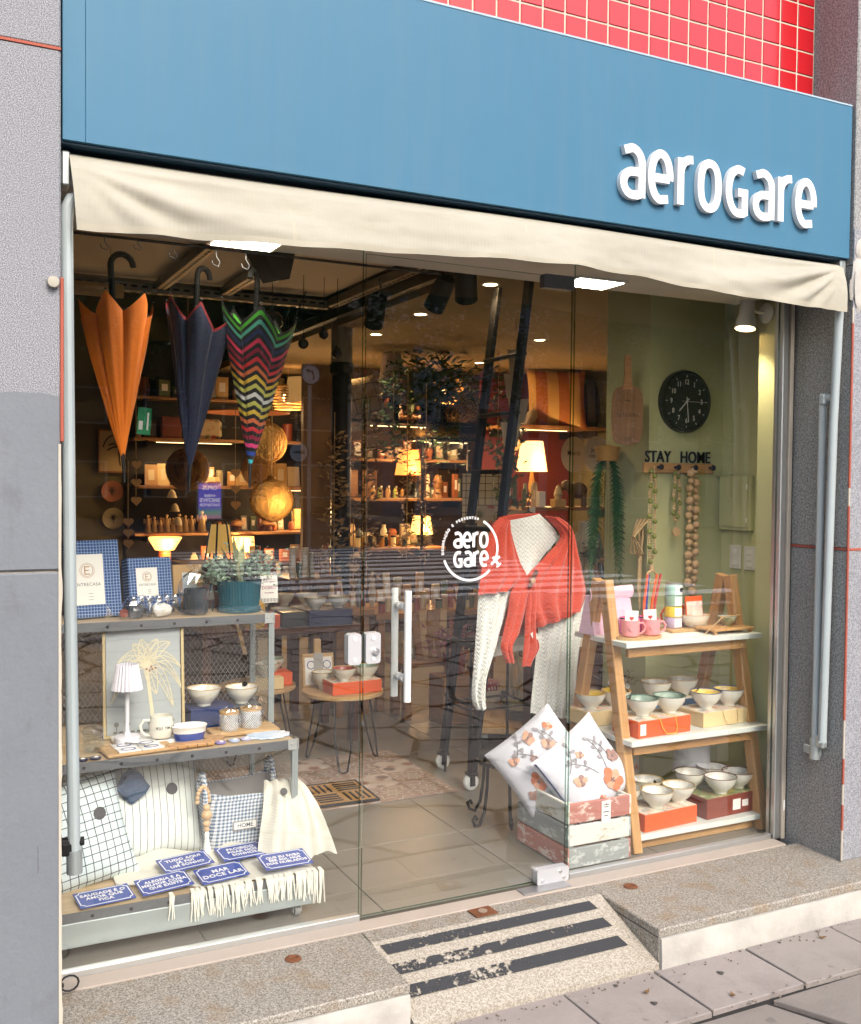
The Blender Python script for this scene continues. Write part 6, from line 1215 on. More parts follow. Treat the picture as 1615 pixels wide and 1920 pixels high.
# patterned tile carpet, doormat, bistro tables
rg = thing('patterned_tile_inlay', 'inlay of patterned brick red cement tiles in the floor by the bistro table', 'tiles', (0.0, 0.0, 0.004), 0)
ta = bx((0, 0, 0), (.198, .198, .006), .001).mesh('tile', MATS['rug_tile']); tb = bx((0, 0, 0), (.198, .198, .006), .001).mesh('tile', MATS['rug_tile_b'])
for i in range(6):
    for j in range(4): link('tile', ta if (i*2+j) % 3 else tb, rg, (-.14+.2*i, 1.19+.2*j, 0), (0, 0, R(90*((i+j) % 4))))
dm = thing('doormat', 'brown coir doormat with black bar pattern behind the trolley', 'doormat', (.345, 1.26, .0075), -2); bx((0, 0, .006), (.42, .32, .012), .003).build('coir_pile', coir, dm)
for c, d in (((0, .155, .008), (.43, .012, .012)), ((0, -.155, .008), (.43, .012, .012)), ((.21, 0, .008), (.012, .32, .012)), ((-.21, 0, .008), (.012, .32, .012))): bx(c, d, .002).build('rubber_border', rubber, dm)
for gx in range(3):
    for gy in range(2):
        for k in range(4):
            hz_ = (gx+gy) % 2; c = (-.135+.135*gx+(0 if hz_ else -.045+.03*k), -.07+.14*gy+(-.045+.03*k if hz_ else 0), .0135); bx(c, (.11, .009, .004) if hz_ else (.009, .11, .004)).build('black_bar', rubber, dm)
def hairpin_table(label, loc, r, h, nl=3, a0=0):
    t = thing('bistro_table', label, 'table', loc, 0, 'round hairpin tables'); MB().lathe([(0, h-.022), (r-.004, h-.022), (r, h-.018), (r, h-.003), (r-.004, h), (0, h)], 48).build('top', boardw, t)
    for k in range(nl):
        a = R(a0+360*k/nl); ca, sa = math.cos(a), math.sin(a); p = []
        for s_, rr, z in ((-1, .6, h-.022), (-.75, .85, .12), (-.4, .97, .012), (0, .99, .004), (.4, .97, .012), (.75, .85, .12), (1, .6, h-.022)):
            wv = .05*s_; p.append((r*rr*ca-wv*sa, r*rr*sa+wv*ca, z))
        MB().tube(p, .005, 6).build('hairpin_leg', black, t)
    return t
hairpin_table('low round wooden bistro table with hairpin legs beside the door lock', (.635, 1.76, .004), .21, .385, 3, 250)
carton('orange gift box on the low bistro table', (.655, 1.68, .39), (.27, .13, .062), orangec, MATS['box_pattern'], 2)
bowl('red lined bowl with black tag on the bistro table box', (.600, 1.66, .4545), 'bowl_red', gold, .062, .064, True); bowl('cream bowl right of the red lined one on the bistro table', (.735, 1.685, .4545), 'bowl_green', gold, .062, .062); bowl('cream bowl behind the red lined one on the bistro table', (.545, 1.80, .390), 'bowl_dots', gold, .062, .09); bowl('cream bowl at the back right of the bistro table', (.70, 1.83, .390), 'bowl_dots', gold, .062, .095)
t = thing('cheese_board_set', 'handled cheese board with blue tiles and knives standing on the bistro table', 'board', (.545, 1.87, .39), rot=(R(-10), 0, R(-4))); bx((0, 0, .085), (.17, .012, .17), .004).build('board', boardw, t); bx((0, 0, .205), (.042, .012, .08), .006).build('handle', boardw, t); bx((0, -.0075, .08), (.145, .004, .14)).build('blue_tile', whitec, t); bx((0, -.011, .12), (.05, .003, .10)).build('napkin', greyf, t); MB().stroke(sup(-.04, .11, .02, .02, 2, 20), .004, .0006, True, Tm(0, -.0097, 0) @ FRONT).build('painted_ring', blueg, t, smooth=0); MB().stroke(sup(.045, .11, .02, .02, 2, 20), .004, .0006, True, Tm(0, -.0097, 0) @ FRONT).build('painted_ring', blueg, t, smooth=0)
hairpin_table('taller round wooden bistro table half hidden by the trolley', (.27, 2.05, 0), .20, .39, 3, 90)
carton('orange gift box on the half hidden bistro table', (.34, 2.0, .392), (.17, .12, .07), orangec, None, 0); carton('kraft gift box at the front of the half hidden bistro table', (.27, 1.92, .392), (.17, .10, .06), creamc, None, 0)
bowl('cream bowl stacked on the orange box, half hidden bistro table', (.335, 2.0, .464), 'bowl_green', gold, .065, .068); bowl('cream bowl in front on the half hidden bistro table', (.28, 1.92, .454), 'bowl_dots', gold, .065, .068)
# dark wood table behind with bowls and boxes
dt = thing('dark_wood_table', 'dark polished wooden table carrying bowls and gift boxes', 'table', (.45, 2.42, 0)); bx((0, 0, .640), (.92, .55, .035), .008).build('top', darkw, dt)
for x in (-.42, .42):
    for y in (-.23, .23): bx((x, y, .31), (.05, .05, .62), .004).build('leg', darkw, dt)
carton('navy gift box at the front right of the dark table', (.72, 2.24, .659), (.26, .16, .085), navy, None, 2); carton('dark grey gift box at the middle of the dark table', (.52, 2.26, .659), (.14, .14, .08), slate, None, 0); carton('orange gift box at the left of the dark table', (.33, 2.24, .659), (.20, .15, .075), orangec, None, 0)
bowl('cream bowl, left of two on the navy box', (.655, 2.23, .746), 'bowl_dots', gold, .062, .066); bowl('cream bowl, right of two on the navy box', (.80, 2.25, .746), 'bowl_dots', gold, .062, .066); bowl('cream bowl on the orange box of the dark table', (.315, 2.23, .736), 'bowl_dots', gold, .060, .07)
for k, (x, y) in enumerate(((.44, 2.50), (.57, 2.52), (.70, 2.50), (.50, 2.36), (.62, 2.38), (.84, 2.44))): bowl(('%s cream bowl on the low riser of the dark table' % ('left', 'middle', 'right')[k] if k < 3 else '%s cream bowl in front of the riser on the dark table' % ('left', 'middle', 'right')[k-3]), (x, y, .659+.06*(k < 3)+.02), 'bowl_dots', gold, .060, .066, False, 'back bowls on the dark table')
tag(bx((.58, 2.47, .678), (.50, .22, .035), .003).build('riser_board', boardw), 'low wooden riser under the back bowls on the dark table', 'riser')
cello('green mug tied in cellophane on the dark table', (.315, 2.235, .81), [('mug', mug_mesh(.040, .085, -1), mat('sage_ceramic', (.22, .36, .26), .3))], crumple(.10, .09, .17, 1, 31))
t = thing('wooden_easel_strip', 'thin wooden easel leg leaning on the dark table', 'easel', (.20, 2.05, .56), rot=(0, R(-14), 0)); bx((0, 0, .12), (.022, .01, .26), .002).build('strip', boardw, t)
# ------------------------------------------------------------------ back of the shop
def point(parent, loc, e, c=(1, .62, .28), r=.04):
    l = bpy.data.lights.new('lamp_light', 'POINT'); l.energy = e; l.color = c; l.shadow_soft_size = r; o = bpy.data.objects.new('lamp_light', l); COL.objects.link(o); o.parent = parent; o.location = loc
def wshelf(label, x0, x1, yf, yb, z, m_=warmw, br=True, th_=.025):
    t = thing('wall_shelf', label, 'shelf', ((x0+x1)/2, (yf+yb)/2, z)); bx((0, 0, -th_/2), (x1-x0, yb-yf, th_), .003).build('plank', m_, t)
    if br:
        for x in (x0+.12, x1-.12): bx((x-(x0+x1)/2, 0, -th_-.03), (.012, yb-yf-.02, .06)).build('bracket', black, t)
    return t
back = struct(bx((1.34, 6.37, 1.35), (1.98, .02, 2.7)).build('wall_shelf_backing', charcoal))
wshelf('lowest of three plank shelves on the dark back wall', .36, 2.36, 6.02, 6.36, .985); wshelf('middle plank shelf on the dark back wall', .40, 2.30, 6.05, 6.36, 1.405); wshelf('top plank shelf on the dark back wall', .36, 2.28, 6.05, 6.36, 1.832)
wshelf('counter shelf below the lamps at the back wall', .36, 2.36, 5.95, 6.36, .70, darkw)
# left of it: palm print and two plates on the olive wall
t = thing('framed_palm_poster', 'small framed palm poster on the olive back wall', 'picture', (.268, 6.38, 1.52)); bx((0, -.005, .19), (.30, .01, .37)).build('print', mat('cream_print', (.45, .34, .18), .7), t)
m = MB(); 
for c, d in (((0, -.008, .005), (.32, .022, .014)), ((0, -.008, .377), (.32, .022, .014)), ((-.153, -.008, .19), (.014, .022, .37)), ((.153, -.008, .19), (.014, .022, .37))): m.box(c, d)
m.build('frame', warmw, t); m = MB(); F = Tm(0, -.0112, 0) @ FRONT; m.stroke([(.03, .06), (.02, .15), (.015, .23)], .012, .001, False, F)
for a in (20, 60, 110, 150, 190, 340): m.stroke([(.015, .23), (.015+.05*math.cos(R(a)), .235+.05*math.sin(R(a))), (.015+.10*math.cos(R(a)), .21+.07*math.sin(R(a)))], .014, .0012+a*1e-6, False, F)
m.stroke(arc(0, .20, .12, .14, 10, 170, 20), .012, .0008, False, F); m.build('palm_motif', mat('ink_dark', (.05, .04, .02), .7), t, smooth=0)
for z, c_, lb in ((1.35, (.34, .13, .07), 'terracotta plate with dark motif, upper of two on the olive wall'), (1.105, (.50, .46, .30), 'cream plate with palm motif, lower of two on the olive wall')):
    t = thing('wall_plate', lb, 'plate', (.228+(.01 if z < 1.2 else 0), 6.385, z)); MB().lathe([(0, .0), (.06, 0), (.094, .016), (.096, .02), (.06, .008), (0, .006)], 32, FRONT).build('plate', mat('plate_%d' % (z*100), c_, .3), t)
    m = MB(); F = Tm(0, -.0085, 0) @ FRONT
    for a in range(0, 360, 60): m.stroke([(0, .01), (.03*math.cos(R(a)), .01+.03*math.sin(R(a)))], .010, .001+a*1e-6, False, F)
    m.stroke([(0, -.045), (0, .01)], .006, .0012, False, F); m.build('motif', mat('ink_dark', (.05, .04, .02), .7), t, smooth=0)
for k, x in enumerate((-.52, -.40, -.29)):
    tag(MB().sheet(lambda u, v: (x+.10*(u-.5), 5.6+.02*math.sin(u*9+k), 2.0-1.95*v), 8, 6, .006).build('hanging_runner', fabric('runner_%d' % k, ((.08, .04, .02), (.16, .08, .04), (.10, .07, .05))[k]), smooth=60), '%s dark textile runner hanging at the far left' % ('left', 'middle', 'right')[k], 'textile')
# wicker globe pendants
def globe(label, c, r, lit_, seed, es=0):
    t = thing('wicker_pendant', label, 'pendant lamp', c, 0, 'wicker globe pendants'); m = MB(); r_ = random.Random(seed)
    for _ in range(70):
        n = Vector((r_.gauss(0, 1), r_.gauss(0, 1), r_.gauss(0, .35)+ (1 if r_.random() < .5 else -1)*.3)).normalized(); u = n.orthogonal().normalized(); v = n.cross(u); h_ = r_.uniform(-.5, .5)*r
        rr = math.sqrt(max(.02, r*r-h_*h_)); m.tube([n*h_+(u*math.cos(a)+v*math.sin(a))*rr for a in [i*2*math.pi/20 for i in range(20)]], r*.014, 3, True)
    stuff(m.build('woven_cane', wicker, t)); MB().ball((0, 0, 0), r*.9, 16).build('inner_globe', glow('globe_lit' if es else 'globe_dim', (.45, .22, .05), es) if es else mat('globe_inner', (.20, .10, .03), .7), t)
    MB().cyl((0, 0, r*.95), (0, 0, 2.9-c[2]), .004, 6).build('cord', rope, t); MB().cyl((0, 0, r*.93), (0, 0, r*1.15), .03, 12).build('cap', wicker, t)
    return t
g1 = globe('upper wicker globe pendant right of the striped umbrella tip', (1.108, 4.6, 1.755), .162, 0, 1, .35); g2 = globe('lower brighter wicker globe pendant near the back shelf', (1.027, 4.2, 1.312), .158, 1, 2, .9); globe('dim wicker globe pendant behind the navy umbrella tip', (.587, 5.0, 1.542), .17, 0, 3); globe('small dim wicker globe pendant between the two brighter ones', (1.24, 5.2, 1.55), .115, 0, 4)
point(g2, (0, -.3, -.05), 5); point(g1, (.25, -.2, -.1), 4)
t = thing('disc_pendant', 'flat orange disc pendant behind the striped umbrella', 'pendant lamp', (1.12, 5.2, 2.03)); MB().lathe([(0, .03), (.06, .03), (.36, .0), (.365, -.008), (.06, .018), (0, .018)], 40).build('disc', mat('disc_orange', (.45, .13, .03), .5), t); MB().cyl((0, 0, .03), (0, 0, .9), .004, 6).build('cord', black, t)
t = thing('drum_pendant', 'amber drum pendant lamp above the terracotta vase', 'pendant lamp', (1.715, 5.5, 2.15)); MB().lathe([(.155, 0), (.125, .225), (.12, .225), (.15, 0)], 36).build('shade', glow('shade_amber', (.40, .22, .07), .35), t); MB().cyl((0, 0, .2), (0, 0, .8), .004, 6).build('cord', black, t); point(t, (0, 0, .05), 3)
# goods on the back shelves
tag(bx((1.035, 6.15, 1.925), (.26, .09, .18), .03).build('floral_pouch', print_mat('floral_pouch', (.52, .42, .28), [(.05, .04, .03), (.40, .05, .03), (.12, .12, .06)], 16, .36)), 'cream pouch with dark leaves on the top back shelf', 'pouch')
tag(MB().lathe([(0, 0), (.055, 0), (.075, .05), (.075, .12), (.05, .17), (.04, .175), (0, .17)], 24, flute=(6, .06)).build('terracotta_vase', mat('terracotta', (.48, .20, .06), .6, 0, .3, 30), None, (2.06, 6.15, 1.834)), 'knobbly terracotta vase at the right of the top back shelf', 'vase')
tag(MB().lathe([(0, 0), (.045, 0), (.05, .15), (.045, .165), (0, .16)], 20).build('red_canister', mat('red_brown', (.20, .04, .02), .5), None, (1.80, 6.15, 1.834)), 'dark red canister on the top back shelf', 'canister')
t = thing('dried_flower_vase', 'dark vase with dried twigs on the top back shelf', 'vase', (1.93, 6.2, 1.834)); MB().lathe([(0, 0), (.03, 0), (.04, .06), (.015, .12), (0, .12)], 16).build('vase', slate, t); m = MB(); leaf_quads(m, (0, 0, .24), (.12, .08, .07), 60, .05, .006, random.Random(2)); m.build('twigs', MATS['leaf_dry'], t, smooth=0)
tag(bx((.70, 6.15, 1.93), (.18, .08, .19), .01).build('dark_bag', brownc), 'dark red brown bag on the top back shelf left of the pouch', 'bag')
for k, (x, w_, h_, c_) in enumerate(((.55, .12, .19, (.36, .22, .10)), (.66, .11, .20, (.48, .36, .18)), (1.40, .16, .14, (.42, .28, .12)), (1.77, .13, .22, (.40, .25, .10)), (1.90, .12, .19, (.50, .42, .28)), (2.09, .19, .21, (.30, .19, .08)))):
    t = thing('shelf_board_print', '%s small picture board on the middle back shelf' % ('first', 'second', 'third', 'fourth', 'fifth', 'sixth')[k]+' from the left', 'picture', (x, 6.24, 1.407), rot=(R(-9), 0, 0)); bx((0, 0, h_/2), (w_, .012, h_), .004).build('board', mat('bprint_%d' % k, c_, .6), t); bx((0, -.0068, h_*.5), (w_*.45, .001, h_*.5)).build('card', mat('aged_card', (.52, .44, .30), .7), t)
for k, (x, r) in enumerate(((1.0, .05), (1.10, .065))): 
    t = thing('ceramic_pumpkin', ('small', 'large')[k]+' cream ceramic pumpkin on the middle back shelf', 'pumpkin', (x, 6.18, 1.407)); MB().lathe([(0, 0), (r*.7, 0), (r, r*.6), (r*.7, r*1.25), (0, r*1.2)], 24, flute=(8, .06)).build('body', mat('cream_aged', (.55, .42, .22), .5), t); MB().cyl((0, 0, r*1.15), (.005, 0, r*1.5), .008, 8).build('stem', brownc, t)
def angel(label, x, h_, k):
    t = thing('angel_figurine', label, 'figurine', (x, 6.14, .987), 0, 'angel figurines'); c = mat('angel_cream', (.55, .38, .18), .6); MB().lathe([(0, 0), (h_*.20, 0), (h_*.16, h_*.3), (h_*.10, h_*.68), (h_*.05, h_*.76), (0, h_*.78)], 16).build('robe', c, t); MB().ball((0, 0, h_*.86), h_*.085, 12).build('head', c, t)
    for s_ in (-1, 1): MB().ball((s_*h_*.17, .01, h_*.6), h_*.13, 10, (.5, .3, 1.3)).build('wing', c, t)
for k in range(8): angel('%s angel figurine from the left on the lowest back shelf' % ('first', 'second', 'third', 'fourth', 'fifth', 'sixth', 'seventh', 'eighth')[k], .50+.056*k, (.165, .15, .14, .17, .135, .175, .16, .16)[k], k)
angel('tall angel figurine standing apart at the end of the row', .985, .205, 9)
for k, (x, z, r, lb) in enumerate(((1.15, .987, .05, 'round wooden bird ornament on the lowest back shelf'), (1.32, .987, .06, 'brown mushroom ornament on the lowest back shelf'), (1.62, .987, .07, 'dark rounded ornament beside the lit cube lamp'))): tag(MB().lathe([(0, 0), (r*.5, 0), (r*.45, r*.6), (r*1.1, r*.9), (r*.9, r*1.5), (0, r*1.9)], 18).build('ornament', warmw, None, (x, 6.15, z)), lb, 'ornament')
t = thing('lit_cylinder_lamp', 'small lit cylinder lamp at the right of the lowest back shelf', 'lamp', (2.13, 6.12, .987)); MB().lathe([(.065, .14), (.065, .265), (.06, .265), (.06, .14)], 28).build('shade', glow('shade_hot', (.9, .55, .2), 3.0, (1.0, .55, .16)), t); MB().lathe([(0, 0), (.05, 0), (.012, .02), (.012, .18), (0, .18)], 16).build('base', black, t); point(t, (0, -.12, .2), 6)
tag(bx((1.98, 6.25, 1.09), (.16, .05, .20), .005).build('lattice_screen', print_mat('lattice', (.60, .40, .14), [(.10, .05, .02)], 40, .3)), 'cream lattice panel behind the lit cylinder lamp', 'panel')
for k, (x, w_, es, lb) in enumerate(((.63, .15, 1.6, 'wide bowl lamp glowing amber below the lowest back shelf'), (1.22, .09, 1.4, 'small glowing lamp below the lowest back shelf'), (1.36, .12, 1.0, 'cream drum lamp below the lowest back shelf'))):
    t = thing('glowing_lamp', lb, 'lamp', (x, 6.05, .702), 0, 'lamps on the back counter'); MB().lathe([(w_*.55, .13), (w_, .24), (w_*.97, .245), (w_*.5, .135)] if k == 0 else [(w_*.8, .10), (w_*.72, .24), (w_*.69, .24), (w_*.77, .10)], 30).build('shade', glow('shade_%d' % k, (.75, .38, .10), es, (1.0, .48, .11)), t); MB().lathe([(0, 0), (w_*.5, 0), (w_*.4, .02), (w_*.35, .12), (0, .12)], 18).build('base', mat('lamp_orange_base', (.5, .12, .02), .4), t); point(t, (0, -.16, .16), 5.0)
al = thing('amber_basket_lamp', 'amber rattan lamp with dark frame behind the teal planter', 'lamp', (.452, 3.5, .93)); MB().lathe([(.090, .05), (.060, .235), (.057, .235), (.087, .05)], 30).build('shade', glow('shade_rattan', (.42, .24, .06), .5), al)
for k in range(6): a = k*math.pi/3; MB().cyl((.098*math.cos(a), .098*math.sin(a), 0), (.060*math.cos(a), .060*math.sin(a), .25), .006, 6).build('frame_bar', black, al)
tag(bx((.42, 3.55, .46), (.5, .4, .92), .01).build('lamp_cabinet', darkw), 'dark cabinet carrying the amber rattan lamp', 'cabinet')
for k, (x, y, z0, z1, lb) in enumerate(((.095, 4.5, 1.72, 1.28, 'heart garland hanging left of the angel figurines'), (.835, 4.5, 1.66, 1.25, 'heart garland hanging right of the angel figurines'), (1.155, 2.9, 1.02, .70, 'pale wooden heart garland hanging by the dark column'), (.03, 4.45, 1.24, .98, 'lower dark heart garland left of the angel figurines'))):
    t = thing('heart_garland', lb, 'garland', (x, y, z0)); MB().cyl((0, 0, .35 if k != 2 else .2), (0, 0, -(z0-z1)), .003, 5).build('cord', rope, t)
    for i in range(3): MB().prism(heartpoly(.040 if k != 2 else .038), .014, Tm(0, -.007, -(z0-z1)*(.35+.3*i)) @ FRONT).build('heart', mat('heart_wood', (.45, .30, .16), .6), t)
t = thing('bell_chime', 'string of three small cream bells above the angel figurines', 'chime', (.66, 5.9, 1.40))
for i in range(3): MB().lathe([(.045, -.10-.12*i), (.028, -.05-.12*i), (.012, -.03-.12*i), (0, -.028-.12*i)], 16, Tm(.025*i, 0, 0)).build('bell', mat('bell_cream', (.55, .48, .34), .5), t)
# dark iron column
co = thing('iron_column', 'dark cast iron column in the middle of the shop', 'column', (1.185, 3.2, 0)); MB().lathe([(.085, 0), (.085, .15), (.068, .2), (.066, 2.15), (.080, 2.17), (.080, 2.22), (.070, 2.24)], 24).build('shaft', mat('iron_dark', (.02, .02, .018), .35, .3), co); MB().lathe([(.072, 2.24), (.070, 2.62)], 24).build('painted_top', mat('column_top', (.30, .26, .20), .7), co); MB().lathe([(.074, .97), (.12, 1.0), (.12, 1.02), (.07, 1.03)], 24).build('collar', black, co)
# ceiling spots and downlights
for k, (x, y) in enumerate(((1.30, 1.44), (1.39, 2.44), (1.49, 3.34), (1.57, 4.21), (2.6, 3.0), (2.9, 4.4))):
    t = thing('downlight', '%s lit downlight in the mezzanine ceiling' % ('nearest', 'second', 'third', 'fourth', 'right-hand', 'far right')[k], 'downlight', (x, y, 2.468), 0, 'mezzanine downlights'); MB().lathe([(.035, .0), (.045, -.003), (.046, .001)], 20).build('ring', white, t); MB().cyl((0, 0, -.001), (0, 0, .0015), .034, 18).build('lens', mat('downlight_lens', (1, 1, 1), .5, 0, 0, emit=(1.0, .70, .34), es=14), t)
    l = bpy.data.lights.new('down_lamp', 'SPOT'); l.energy = 7; l.color = (1, .66, .34); l.spot_size = R(110); l.spot_blend = .7; l.shadow_soft_size = .04; lo = bpy.data.objects.new('down_lamp', l); COL.objects.link(lo); lo.parent = t; lo.location = (0, 0, -.01)
tk = thing('lighting_track', 'black lighting track running into the shop along the mezzanine edge', 'track'); bx((1.08, 2.6, 2.53), (.05, 4.4, .06)).build('rail', black, tk)
for k, (y, z, dx) in enumerate(((1.15, 2.40, -.05), (2.1, 2.40, -.10), (1.55, 2.42, .02))):
    t = thing('track_spot', ('front', 'rear', 'middle')[k]+' black spotlight on the lighting track', 'spotlight', (1.05+dx, y, z), rot=(R(35), R(-25), R(20*k))); MB().lathe([(0, .09), (.045, .09), (.05, .08), (.055, -.09), (.05, -.09), (.045, .0), (0, 0)], 20).build('head', blackp, t); MB().tube([(0, 0, .09), (.02, 0, .13), (.01, .02, .19)], .008, 6).build('bracket', black, t)
for k, (x, y, z) in enumerate(((.72, 3.05, 2.30), (.62, 3.2, 2.32), (.70, 3.3, 2.22))):
    t = thing('amber_spot', '%s small lit amber spotlight behind the striped umbrella' % ('front', 'middle', 'rear')[k], 'spotlight', (x, y, z), rot=(R(40), R(15), 0)); MB().lathe([(0, .10), (.035, .10), (.045, -.03), (.04, -.03), (0, .0)], 18).build('head', mat('brass_dark', (.25, .14, .03), .4, .6), t); MB().cyl((0, 0, -.022), (0, 0, -.018), .036, 16).build('bulb', mat('amber_bulb', (1, 1, 1), .5, 0, 0, emit=(1.0, .60, .18), es=16), t); MB().cyl((0, 0, .09), (0, .1, .7), .004, 5).build('stem', black, t)
# hanging ornaments under the light ceiling
t = thing('roll_rack', 'rolled brown canvas hanging under the ceiling at the left', 'roll', (-.55, 2.2, 2.40)); MB().cyl((-.16, 0, 0), (.16, 0, 0), .035, 16).build('roll', kraft, t); MB().cyl((-.1, 0, .03), (-.1, 0, .22), .003, 5).build('cord', rope, t); MB().cyl((.1, 0, .03), (.1, 0, .22), .003, 5).build('cord', rope, t)
for k, (x, z, r) in enumerate(((.42, 2.33, .06), (.60, 2.22, .03), (.72, 2.28, .028), (.80, 2.18, .03))):
    t = thing('glass_bauble', '%s dark glass bauble hanging under the ceiling' % ('large', 'left small', 'middle small', 'right small')[k], 'bauble', (x, 2.3, z)); MB().ball((0, 0, 0), r, 16).build('globe', mat('bauble_dark', (.05, .045, .04), .12, .2), t); MB().cyl((0, 0, r), (0, 0, 2.6-z), .002, 5).build('cord', black, t); MB().cyl((0, 0, r*.9), (0, 0, r*1.4), r*.3, 10).build('cap', black, t)
# ------------------------------------------------------------------ centre back: shelf wall right of the column
wshelf('black shelf plank below the hanging plant', 1.55, 2.75, 3.95, 4.30, 1.93, black); wshelf('short black shelf under the rattan basket', 2.2, 2.72, 4.1, 4.4, 1.815, black); wshelf('long wooden shelf carrying the bottles', 1.95, 3.1, 4.85, 5.2, 1.318); wshelf('low wooden shelf carrying the candles', 1.75, 2.6, 4.4, 4.75, .925)
struct(bx((2.6, 5.3, 1.3), (1.9, .06, 2.4)).build('wall_shelf_panel', mat('panel_brown', (.06, .035, .018), .8)))
for x in (2.30, 2.72): tag(bx((x, 4.25, .97), (.02, .02, 1.94)).build('shelf_upright', black), '%s black upright of the centre shelf' % ('left' if x < 2.5 else 'right'), 'upright')
pt_ = thing('hanging_plant', 'large dark trailing plant on the black shelf', 'plant', (2.30, 4.05, 1.93)); m = MB(); r_ = random.Random(14); leaf_quads(m, (0, 0, .26), (.30, .20, .24), 900, .10, .026, r_, .6); leaf_quads(m, (.1, -.05, .0), (.20, .12, .3), 300, .07, .014, r_, -.8); m.build('leaves', MATS['leaf_green'], pt_, smooth=0); MB().lathe([(0, 0), (.10, 0), (.12, .14), (0, .13)], 20).build('pot', slate, pt_)
bb = thing('rattan_basket', 'rattan basket with tall hoop handle on the black shelf', 'basket', (2.46, 3.98, 1.932))
for k in range(20): a = 2*math.pi*k/20; MB().tube([(.07*math.cos(a), .07*math.sin(a), .0), (.145*math.cos(a+.2), .145*math.sin(a+.2), .06), (.07*math.cos(a+.4), .07*math.sin(a+.4), .13)], .007, 5).build('cane', wicker, bb)
MB().tube([(.075*math.cos(a), 0, .12+.16*math.sin(a)) for a in [i*math.pi/12 for i in range(13)]], .006, 6).build('handle', wicker, bb); MB().tube([(.07*math.cos(i*.4), .07*math.sin(i*.4), .13) for i in range(16)], .008, 6, True).build('rim', wicker, bb)
cdk = thing('carved_disc', 'cream carved round disc standing on the black shelf', 'ornament', (2.57, 3.97, 2.06), rot=(0, 0, R(-12))); MB().cyl((0, -.006, 0), (0, .006, 0), .110, 40).build('disc', mat('carved_cream', (.58, .44, .22), .6), cdk)
for rr in (.03, .055, .08, .10): MB().stroke(arc(0, 0, rr, rr, 0, 345, 24), .006, .003, True, Tm(0, -.006, 0) @ FRONT).build('carved_ring', mat('carved_dark', (.16, .10, .04), .8), cdk, smooth=0)
for k in range(12): a = R(30*k); MB().stroke([(.034*math.cos(a), .034*math.sin(a)), (.098*math.cos(a+.25), .098*math.sin(a+.25))], .006, .0025, False, Tm(0, -.006, 0) @ FRONT).build('carved_spoke', mat('carved_dark', (.16, .10, .04), .8), cdk, smooth=0)
tag(bx((2.42, 4.25, 1.87), (.36, .16, .10), .01).build('woven_box', wicker), 'flat woven box on the short black shelf', 'box')
def lamp2(label, loc, rs, rt_, hs, hz, gm, e, nm='lit_table_lamp', base=black):
    t = thing(nm, label, 'lamp', loc); MB().lathe([(rs, hz), (rt_, hz+hs), (rt_*.96, hz+hs), (rs*.96, hz)], 32, flute=(16, .015)).build('shade', gm, t); MB().lathe([(0, 0), (rs*.55, 0), (rs*.5, .015), (.014, .03), (.03, hz*.5), (.012, hz), (.012, hz+hs*.5), (0, hz+hs*.5)], 18).build('base', base, t)
    point(t, (0, -rs*1.5, hz+hs*.3), e); return t
lamp2('lit orange pleated lamp on the bottle shelf', (2.51, 4.95, 1.32), .12, .085, .22, .20, glow('shade_orange', (.6, .16, .03), 1.1, (1.0, .28, .05)), 5)
lamp2('lit amber lamp behind the door logo', (2.42, 4.5, .927), .095, .07, .15, .10, glow('shade_gold', (.7, .36, .10), 1.5, (1.0, .5, .12)), 4)
lamp2('large lit cream lamp below the striped cushions', (3.40, 4.35, 1.30), .135, .095, .26, .26, glow('shade_cream', (.75, .45, .15), 1.6, (1.0, .55, .17)), 6, base=kraft)
struct(bx((3.72, 4.98, 1.35), (.95, .06, 2.6)).build('wall_right_back', mat('wall_rust', (.16, .025, .018), .8)))
for k in range(9):
    c_ = [(.40, .22, .08), (.55, .42, .25), (.35, .40, .10), (.50, .38, .2)][k % 4]; t = thing('bottle', '%s diffuser bottle from the left on the long wooden shelf' % ('first second third fourth fifth sixth seventh eighth ninth'.split()[k]), 'bottle', (2.16+.036*k, 4.95+.04*(k % 2), 1.32), 0, 'diffuser bottles'); MB().lathe([(0, 0), (.016, 0), (.017, .06), (.007, .075), (.007, .09), (0, .09)], 14).build('glass', mat('bottle_%d' % (k % 4), c_, .2), t); MB().cyl((0, 0, .09), (0, 0, .105), .009, 10).build('cap', [black, card_w][k % 2], t)
for k in range(10):
    t = thing('candle_jar', '%s candle jar from the left on the low wooden shelf' % ('first second third fourth fifth sixth seventh eighth ninth tenth'.split()[k]), 'candle', (1.86+.052*k, 4.52+.05*(k % 2), .927), 0, 'candle jars'); MB().cyl((0, 0, 0), (0, 0, .075), .022, 16).build('jar', [mat('wax', (.60, .50, .30), .4), mat('amber_glass', (.30, .14, .03), .2), slate][k % 3], t); MB().cyl((0, 0, .0755), (0, 0, .09), .023, 16).build('lid', [black, boardw][k % 2], t)
for k, (x, w_, h_) in enumerate(((2.05, .12, .24), (2.22, .14, .24), (2.75, .12, .20))): tag(bx((x, 5.14, 1.32+h_/2), (w_, .02, h_), .008).build('wood_board', warmw, None), '%s wooden serving board standing at the back of the bottle shelf' % ('left', 'middle', 'right')[k], 'board')
for k, (x, lb, m_) in enumerate(((2.60, 'dark figurine right of the orange lamp', slate), (2.82, 'carved spoon bundle on the bottle shelf', warmw))): tag(MB().lathe([(0, 0), (.05, 0), (.03, .08), (.05, .14), (.02, .2), (0, .21)], 14).build('carved_ornament', m_, None, (x, 5.0, 1.32)), lb, 'ornament')
